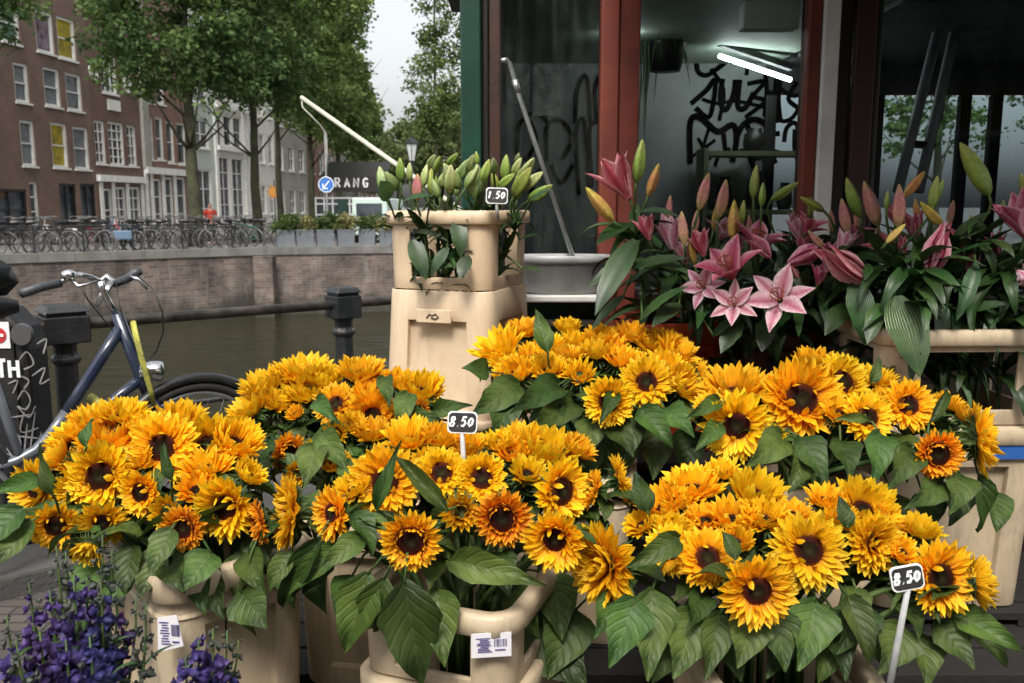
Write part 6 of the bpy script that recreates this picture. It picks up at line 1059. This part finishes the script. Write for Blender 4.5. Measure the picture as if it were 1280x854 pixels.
def lily(label, grp, base, heads, seed, nleaf=12, LY=(.13, .21), fat=1.1, inside=False, explicit=()):
    """heads: (kind, bx, by, tx, ty, Y, tilt toward camera)  bud/flower from base pixel to tip pixel"""
    r = random.Random(seed); U = r.uniform; nleaf = int(nleaf * 1.5); t = thing('lily', label, 'lily', base, group=grp); o0 = Vector(base)
    pts = [at(h[1], h[2], h[5]) for h in heads]; top = sum(pts, Vector()) / len(pts) - o0 if pts else Vector((U(-.05, .05), U(-.05, .05), .35)); node = Vector((top.x * .8, top.y * .8 + .02, max(.12, top.z - .12)))
    P = bez(Vector((0, 0, -.2)), Vector((0, 0, .05)), node * .6, node, 8); b = MB(); b.tube(P, .0058, 7)
    for h in heads:
        p = at(h[1], h[2], h[5]) - o0; q = at(h[3], h[4], h[5] - (h[6] if len(h) > 6 else 0)) - o0; L = (q - p).length; k = h[0]
        b.tube(bez(node, node + Vector((0, 0, .05)), p - (q - p).normalized() * .05, p, 6), .0036, 6)
        M = frame_z(p, q - p, U(0, 6.28))
        if k in BUD: inst('bud', BUD[k], t, M @ Matrix.Diagonal((L * fat, L * fat, L, 1)))
        else:
            fm, sm = r.choice(LILY[k]); f = inst('flower', fm, t, M @ Matrix.Scale(L, 4)); 
            if k in 'os': inst('stamens', sm, f)
    b.build('stem', M_['stem'], t, smooth=True)
    for j in range(nleaf):
        i = r.choice((2, 3, 4, 5, 6, 7, 8, 8)); a = U(0, 6.28) if r.random() < .35 else -math.pi / 2 + U(-1.5, 1.5); el = U(-.5, .7) if not inside else U(.35, 1.25); dv = Vector((math.cos(a) * math.cos(el), math.sin(a) * math.cos(el), math.sin(el))); L = U(*LY)
        inst('leaf', r.choice(LLEAF), t, frame(P[i], dv, Vector((U(-.3, .3), U(-.3, .3), 1))) @ Matrix.Diagonal((L, L, L, 1)))
    for (bx, by, tx, ty, Yb, Yt, wpx, which) in explicit:
        a, e = at(bx, by, Yb) - o0, at(tx, ty, Yt) - o0; L = (e - a).length; W = wpx * Yb / FPX / .25
        inst('leaf', LLEAF[3 if which == 0 else 0], t, frame(a, e - a, Vector((0, -.6, 1))) @ Matrix.Diagonal((W, L * 1.05, L, 1)))
        q = min(P, key=lambda v: (v - a).length); sb = MB(); sb.tube([q, a + (e - a) * .04], .003, 5); sb.build('leaf_stalk', M_['stem'], t)
    return t
g1 = 'pink lilies before the kiosk windows'; zO = 1.2
lily('lily with one pink opening bloom and three buds beside the red post', g1, (.44, 2.72, zO), [('h', 786, 248, 760, 192, 2.5), ('g', 795, 228, 803, 174, 2.5), ('a', 810, 245, 824, 204, 2.5), ('a', 766, 276, 732, 234, 2.45)], 201, 14, explicit=[(795, 300, 745, 395, 2.45, 2.35, 30, 0), (790, 325, 738, 360, 2.45, 2.4, 26, 1), (790, 335, 858, 330, 2.42, 2.35, 24, 0), (800, 265, 850, 270, 2.5, 2.45, 20, 1), (800, 400, 862, 365, 2.4, 2.32, 24, 0), (786, 280, 745, 310, 2.5, 2.4, 20, 0), (780, 370, 742, 412, 2.45, 2.4, 18, 1)])
lily('lily with a striped pink bud hanging low above the broad leaf', g1, (.53, 2.7, zO), [('p', 856, 306, 852, 264, 2.42), ('p', 874, 262, 886, 216, 2.52), ('h', 842, 312, 832, 268, 2.5)], 202, 14, explicit=[(820, 330, 862, 340, 2.42, 2.35, 26, 1), (850, 380, 815, 410, 2.4, 2.35, 22, 0), (890, 420, 930, 400, 2.4, 2.35, 22, 0)])
lily('lily with two stacked dark-hearted open blooms and yellow buds', g1, (.62, 2.72, zO), [('o', 915, 348, 898, 306, 2.4, .05), ('s', 918, 382, 914, 372, 2.36, .065), ('h', 880, 320, 872, 284, 2.45), ('o', 900, 300, 912, 270, 2.55, .02), ('a', 916, 300, 918, 250, 2.5), ('p', 898, 272, 908, 224, 2.52)], 203, 12, explicit=[(925, 400, 900, 442, 2.4, 2.35, 24, 0), (930, 340, 930, 300, 2.45, 2.45, 16, 1)])
lily('lily with the largest wide-open pink star and a pale bloom above it', g1, (.74, 2.72, zO), [('s', 975, 376, 968, 360, 2.36, .085), ('o', 942, 315, 955, 268, 2.5, .02), ('c', 962, 322, 940, 292, 2.42), ('g', 942, 248, 946, 206, 2.55), ('g', 952, 258, 954, 228, 2.5)], 204, 12, explicit=[(960, 400, 950, 440, 2.45, 2.4, 24, 0), (985, 330, 1000, 360, 2.45, 2.4, 20, 1)])
lily('lily with bright pink half-open bloom and a green bud leaning right', g1, (.83, 2.72, zO), [('g', 964, 250, 998, 228, 2.52), ('o', 1006, 292, 1022, 262, 2.5, .02), ('h', 1000, 300, 992, 266, 2.54), ('c', 985, 330, 1030, 306, 2.42), ('p', 1030, 310, 1010, 288, 2.4)], 205, 12)
lily('lily with large drooping pink bud and a trio of upright buds', g1, (.9, 2.72, zO), [('g', 1076, 272, 1058, 222, 2.45), ('p', 1098, 282, 1080, 226, 2.42), ('p', 1060, 292, 1052, 248, 2.44), ('c', 1086, 352, 1028, 312, 2.35, .02), ('h', 1050, 318, 1062, 284, 2.45), ('o', 1070, 300, 1078, 272, 2.52, .02), ('g', 1030, 264, 1000, 246, 2.5)], 206, 14, explicit=[(1070, 350, 1075, 430, 2.35, 2.3, 34, 0), (1085, 330, 1084, 350, 2.35, 2.3, 18, 1), (1060, 380, 1030, 420, 2.4, 2.35, 24, 0)])
lily('lily with small amber bud hanging over dark leaves, amid pink upright buds', g1, (1.02, 2.4, 1.2), [('p', 1122, 284, 1124, 230, 2.3), ('a', 1130, 246, 1156, 214, 2.34), ('a', 1108, 304, 1132, 280, 2.25), ('g', 1164, 262, 1172, 220, 2.3), ('g', 1108, 262, 1110, 238, 2.35), ('h', 1146, 300, 1138, 262, 2.4), ('c', 1120, 280, 1112, 254, 2.42)], 207, 16, explicit=[(1120, 370, 1140, 470, 2.2, 2.12, 52, 0), (1130, 340, 1165, 350, 2.25, 2.2, 24, 1), (1100, 380, 1082, 430, 2.25, 2.2, 22, 0)])
lily('lily with single plump pink bloom opening upward left of the tallest bud', g1, (1.12, 2.4, 1.2), [('c', 1164, 344, 1180, 278, 2.25), ('a', 1178, 282, 1150, 252, 2.3), ('h', 1200, 330, 1190, 296, 2.35), ('g', 1168, 256, 1180, 224, 2.33)], 208, 16, explicit=[(1170, 370, 1180, 440, 2.25, 2.2, 30, 1), (1190, 300, 1240, 270, 2.28, 2.22, 22, 0), (1200, 390, 1262, 385, 2.25, 2.2, 20, 0)])
lily('lily with the tallest long green bud leaning left, right side', g1, (1.2, 2.42, 1.2), [('g', 1236, 244, 1200, 178, 2.28)], 209, 18, explicit=[(1230, 280, 1200, 300, 2.28, 2.25, 18, 0), (1240, 300, 1270, 320, 2.25, 2.2, 22, 1), (1220, 330, 1200, 400, 2.2, 2.15, 26, 1)])
lily('lily cut off by the right edge with pink blooms and a green bud', g1, (1.3, 2.42, 1.2), [('h', 1284, 296, 1256, 244, 2.25), ('h', 1302, 356, 1268, 342, 2.2), ('g', 1284, 250, 1276, 216, 2.3)], 210, 18)
for x, y, z in ((.48, 2.84, zO), (.66, 2.82, zO), (.8, 2.82, zO), (.88, 2.7, zO), (1.05, 2.44, 1.2), (1.14, 2.32, 1.2), (1.24, 2.34, 1.2), (1.02, 2.3, 1.2), (1.3, 2.3, 1.2), (.95, 2.78, zO)): lily('dark leafy lily stem without open bloom deep in the pink lily mass', g1, (x, y, z), [], int(x * 100) + 300, 16, (.16, .24))
for k, (base, hd, lab) in enumerate([((.58, 2.8, zO), [('p', 868, 292, 872, 262, 2.55), ('a', 892, 288, 896, 256, 2.55), ('h', 858, 330, 850, 300, 2.5)], 'lily with small pink buds between the striped bud and the stacked blooms'), ((.7, 2.8, zO), [('g', 928, 282, 930, 250, 2.55), ('p', 936, 300, 936, 268, 2.55), ('o', 926, 312, 934, 282, 2.55)], 'pale lily half hidden behind the yellow bud above the stacked blooms'), ((.82, 2.8, zO), [('p', 988, 290, 992, 262, 2.56), ('g', 1012, 272, 1014, 246, 2.56), ('h', 1000, 318, 1006, 290, 2.52)], 'lily with short buds behind the pink half-open bloom, left of the white strip'),
        ((.92, 2.8, zO), [('p', 1040, 290, 1038, 262, 2.56), ('p', 1072, 286, 1070, 258, 2.54), ('h', 1040, 330, 1046, 300, 2.48)], 'lily with pink buds behind the big drooping bud'), ((1.1, 2.46, 1.2), [('a', 1148, 276, 1144, 248, 2.4), ('p', 1186, 280, 1192, 250, 2.4), ('h', 1130, 318, 1124, 292, 2.36)], 'lily with short amber and pink buds behind the plump pink bloom'), ((1.24, 2.46, 1.2), [('p', 1212, 300, 1214, 268, 2.4), ('g', 1252, 280, 1254, 250, 2.4), ('h', 1248, 318, 1240, 290, 2.36)], 'lily with short pink buds right of the tallest green bud')]): lily(lab, g1, base, hd, 600 + k, 10)
for k, (base, hd, lab) in enumerate([((.48, 2.76, zO), [('h', 812, 300, 806, 266, 2.5), ('p', 836, 276, 838, 244, 2.54)], 'lily with a half-open pink bloom between the two left bud clusters'), ((.64, 2.7, zO), [('s', 880, 360, 872, 352, 2.42, .06), ('a', 868, 330, 862, 300, 2.46)], 'lily with a small open star left of the two stacked blooms'), ((.8, 2.7, zO), [('h', 1022, 356, 1030, 330, 2.4, .02), ('c', 1000, 352, 985, 330, 2.42)], 'lily with a half-open bloom low between the largest pink star and the big drooping bud'),
        ((.95, 2.66, zO), [('o', 1110, 318, 1104, 290, 2.42, .03), ('p', 1096, 310, 1098, 280, 2.44)], 'lily with a pale open bloom right of the upright bud trio'), ((1.16, 2.34, 1.2), [('c', 1216, 352, 1214, 318, 2.3), ('h', 1204, 310, 1200, 282, 2.3)], 'lily with two narrow pink blooms right of the plump pink one')]): lily(lab, g1, base, hd, 640 + k, 12)
g2 = 'lily buds in the tall cream stack'
specs = [((-.31, 2.74), [('w', 478, 240, 482, 205, 'x'), ('g', 500, 226, 496, 194, 'x')], 'lily stem with a rounded leaf and pale buds over the left corner of the stack'), ((-.25, 2.7), [('p', 524, 250, 522, 214, 'x'), ('w', 548, 246, 535, 220, 'x'), ('w', 512, 225, 520, 200, 'x')], 'lily stem with one pinkish bud at the front of the cream stack'),
 ((-.2, 2.75), [('w', 560, 236, 558, 204, 'x'), ('w', 574, 226, 580, 196, 'x'), ('g', 545, 215, 548, 192, 'x')], 'lily stem with whitish green buds in the middle of the stack'), ((-.15, 2.72), [('w', 590, 248, 594, 210, 'x'), ('g', 604, 226, 606, 196, 'x'), ('w', 588, 214, 586, 190, 'x')], 'lily stem with plump pale bud left of the little price sign'),
 ((-.12, 2.8), [('g', 628, 226, 632, 190, 'x'), ('w', 640, 218, 650, 194, 'x'), ('w', 618, 216, 616, 194, 'x')], 'lily stem rising highest behind the little price sign'), ((-.06, 2.76), [('g', 646, 244, 664, 206, 'x'), ('w', 656, 236, 676, 212, 'x'), ('g', 664, 250, 692, 228, 'x'), ('w', 650, 224, 662, 194, 'x')], 'lily stem with buds fanning right over the stack corner'),
 ((-.24, 2.86), [('w', 536, 210, 538, 190, 'x'), ('g', 560, 206, 566, 188, 'x')], 'lily stem with small buds at the back left of the stack'), ((-.14, 2.9), [('g', 598, 206, 600, 186, 'x'), ('w', 644, 206, 646, 188, 'x')], 'lily stem with small buds at the back right of the stack')]
r_ = random.Random(77)
for k, (x, y, lab) in enumerate(((-.3, 2.8, 'lily stem with crowded pale buds low on the left of the stack'), (-.2, 2.68, 'lily stem with two leaning buds just above the front rim'), (-.1, 2.74, 'lily stem with pale buds right behind the little price sign'), (-.05, 2.84, 'lily stem leaning out over the right corner of the stack'), (-.18, 2.84, 'short lily stem with small buds in the thick of the stack'))):
    cx = 640 + x / y * FPX; specs.append(((x, y), [(r_.choice('wwg'), cx + dx, 240 + r_.uniform(-8, 8), cx + dx * 1.4 + r_.uniform(-6, 6), 206 + r_.uniform(-6, 8), 'x') for dx in (-26, 0, 24)], lab))
for i, (xy, hs_, lab) in enumerate(specs):
    lily(lab, g2, (xy[0], xy[1], 1.38), [(h[0], h[1] + r_.uniform(-4, 4), h[2] + 1, h[3] + r_.uniform(-8, 8), h[4] + 3, xy[1] - .04 + r_.uniform(-.04, .02), r_.uniform(-.02, .05)) for h in hs_], 400 + i, 14, (.07, .12), fat=1.45, inside=True, explicit=[[(486, 250, 475, 226, 2.62, 2.6, 30, 0)], [(515, 300, 530, 350, 2.6, 2.57, 22, 0), (540, 245, 505, 252, 2.6, 2.58, 16, 1)], [(560, 310, 540, 345, 2.62, 2.6, 16, 0), (545, 335, 590, 335, 2.62, 2.6, 16, 1)], [(585, 320, 575, 350, 2.6, 2.56, 18, 0), (570, 275, 580, 320, 2.64, 2.6, 30, 1)], [], [(664, 250, 690, 240, 2.6, 2.58, 12, 0), (650, 300, 672, 296, 2.7, 2.66, 10, 0), (652, 335, 678, 343, 2.7, 2.66, 10, 0)], [(515, 290, 560, 300, 2.66, 2.64, 16, 1)]][i] if i < 7 else [])

# ---------------------------------------------------------------- monkshood
def floret_mesh(seed):
    r = random.Random(seed); b = MB(); U = r.uniform
    for k in range(4): petal(b, r, k * math.pi / 2 + U(-.3, .3), .1, 0, .95 * U(.8, 1.1), .8, R(28 + U(-20, 20)), R(U(-40, 30)), R(U(-20, 20)), prof=(.5, .9, 1, .6, .1), chan=.3)
    vs = []; n = 8
    for i in range(5):
        for k in range(n): a = math.pi * 2 * k / n; f = i / 4; q = .38 * math.cos(f * 1.4); vs.append((q * math.cos(a) + .25 * f, q * math.sin(a), .2 + .75 * math.sin(f * 1.5)))
    b.add(vs, [(i * n + k, i * n + (k + 1) % n, (i + 1) * n + (k + 1) % n, (i + 1) * n + k) for i in range(4) for k in range(n)], [(.5, .5)] * len(vs)); return b
FLB = [floret_mesh(i) for i in range(3)]
def spike(label, px, py, Y, hz, flr, seed, dull=.25, baseY=None):
    r = random.Random(seed); U = r.uniform; top = at(px, py, Y); base = Vector((top.x * .6 - .62 * .4 + U(-.05, .05), top.y * .5 + .58, .6)); t = thing('monkshood', label, 'flower', base, group='purple monkshood at the lower left')
    P = bez(Vector((0, 0, -.1)), Vector((0, 0, .15)), (top - base) - Vector((0, 0, .12)), top - base, 8); b = MB(); b.tube(P, [.0028] * 6 + [.0022, .0018, .0012], 6); b.build('stem', M_['stem'], t, smooth=True)
    f1 = MB(); f2 = MB(); N = int(hz / .0105); o0 = top - base; dn = (P[-3] - P[-1]).normalized()
    for k in range(N):
        s = k / N; a = k * 2.4; p = o0 + dn * hz * s + Vector((math.cos(a), math.sin(a), .0)) * (.003 + .008 * min(1, s * 2.2)); isd = s < dull or r.random() < .1; sz = flr * (.9 if isd else 1.2) * (.35 + .65 * min(1, s * 2)) * U(.8, 1.15)
        M = frame_z(p, Vector((math.cos(a), math.sin(a), U(.0, .6))), U(0, 6.28)) @ Matrix.Scale(sz, 4); src = r.choice(FLB); (f2 if isd else f1).add(src.v, src.f, src.uv, M)
    if f1.v: f1.build('florets', M_['violet'], t, smooth=True)
    if f2.v: f2.build('buds', M_['violet_dull'], t, smooth=True)
    for k in range(4): a = U(0, 6.28); i = r.choice((5, 6)); L = U(.04, .07); inst('leaf', r.choice(LLEAF[:3]), t, frame(P[i], Vector((math.cos(a), math.sin(a), .5)), (0, 0, 1)) @ Matrix.Diagonal((L, L, L, 1)))
for i, (px, py, Y, hz, fl, dull, lab) in enumerate([(36, 728, 1.22, .2, .016, .1, 'violet monkshood spike second from the left edge'), (62, 738, 1.2, .2, .017, .05, 'violet monkshood spike with dense blooms left of the pale stem'), (92, 724, 1.2, .2, .018, .0, 'brightest lilac topped monkshood spike near the cream bucket'), (108, 722, 1.22, .2, .017, .05, 'lilac monkshood spike with lighter upper blooms'), (126, 728, 1.2, .22, .018, .15, 'deep blue monkshood spike in the thick of the cluster'), (146, 732, 1.24, .2, .017, .2, 'rightmost deep blue spike of the monkshood cluster'), (8, 770, 1.2, .17, .016, .3, 'dim violet spike at the very left edge'), (50, 790, 1.14, .12, .018, .1, 'low violet spike in front of the cluster'), (82, 800, 1.12, .12, .018, .0, 'low dark violet spike under the lilac ones'), (112, 796, 1.12, .12, .018, .05, 'low indigo spike in the middle of the cluster'),
    (70, 682, 1.26, .16, .015, 1.0, 'thin green monkshood stem still in bud, reaching the sunflowers'), (82, 690, 1.3, .15, .015, 1.0, 'thin grey-green budded stem beside the tallest one'), (128, 668, 1.26, .2, .016, .95, 'tall grey budded spike before the orange drooping bloom'), (140, 688, 1.3, .17, .016, .95, 'grey-green budded spike right of the tall grey one'), (182, 752, 1.2, .15, .012, 1, 'loose seed-like green stem before the cream bucket'), (170, 745, 1.26, .15, .012, 1, 'thin bare green stem left of the torn label'), (20, 800, 1.1, .11, .014, .6, 'short dull spike low in the left corner'),
    (248, 800, 1.24, .14, .02, .0, 'violet spike leaning before the cream bucket, beside the torn label'), (266, 786, 1.24, .16, .019, .25, 'violet spike with grey tip right of the torn label'), (284, 788, 1.26, .15, .016, .45, 'rightmost violet spike with grey-violet buds'), (232, 822, 1.2, .1, .018, .0, 'low purple spike under the torn label'), (298, 800, 1.3, .12, .013, .8, 'grey budded spike beside the right cream corner')]): spike(lab, px, py, Y, hz, fl, 500 + i, dull)

# ---------------------------------------------------------------- price signs and bucket labels
def price(label, px, py, wpx, hpx, Y, text, foot, tilt=0, rad=.0022):
    c = at(px, py, Y); t = thing('price_sign', label, 'price sign', c, group='price signs'); w_, h_ = wpx * Y / FPX, hpx * Y / FPX; M = Matrix.Rotation(R(4), 4, 'Z') @ Matrix.Rotation(R(tilt), 4, 'Y') @ Matrix.Rotation(R(80), 4, 'X')
    def rr(k, z): 
        P = perim(w_ / 2 * k, h_ / 2 * (k if k == 1 else k - .05), h_ * .2, 4, 4); return [(p[0] * (1 + .0 * p[1]), p[1], z) for p in P]
    n = len(rr(1, 0)); b = MB(); V = rr(1, 0) + rr(1, .003); b.add(V, [tuple(range(n))[::-1], tuple(range(n, 2 * n))] + [(k, (k + 1) % n, n + (k + 1) % n, n + k) for k in range(n)], None, M); b.build('border', M_['chalk'], t)
    b = MB(); V = rr(.92, .002) + rr(.92, .0042); b.add(V, [tuple(range(n, 2 * n))] + [(k, (k + 1) % n, n + (k + 1) % n, n + k) for k in range(n)], None, M); b.build('plate', M_['sign_black'], t)
    b = MB(); hh = h_ * .42; k = hh / 1.4; L = sum(k * (.75 if ch != '.' else .35) + k * .3 for ch in text) - k * .3; Mt = M @ Matrix(((1, .22, 0, 0), (0, 1, 0, 0), (0, 0, 1, 0), (0, 0, 0, 1))) @ Matrix.Translation((-L / 2 - hh * .1, -hh * .42, .0052)); write(b, text, hh, Mt, rad, .3); b.build('lettering', M_['chalk'], t)
    f = at(*foot) - c; b = MB(); b.tube([M @ Vector((0, -h_ * .45, -.001)), (M @ Vector((0, -h_ * .5, -.004))) * .5 + f * .5, f], [.0045, .0055, .0055], 8); b.build('stake', M_['stake'], t, smooth=True)
M_['stake'] = mat('grey_stake', (.45, .45, .44), .45, (20, (.3, .3, .3), .8))
price('chalk price sign reading 8.50 standing between the centre sunflower bunches', 578, 528, 38, 28, 1.7, '8.50', (583, 640, 1.7), 3, .0024)
price('chalk price sign reading 8.50 on a long grey stake in the right front bunch', 1133, 722, 44, 33, 1.3, '8.50', (1108, 880, 1.32), -9, .0026)
price('little dark price sign reading 1.50 among the lily buds on the cream stack', 621, 245, 27, 20, 2.58, '1.50', (622, 275, 2.6), 2, .0028)
sticker(C_, 614, 806, 54, 34, 1.462, (.12, -1, .05)); sticker(A_, 213, 792, 36, 54, 1.5, (-.1, -1, .05), torn=True)
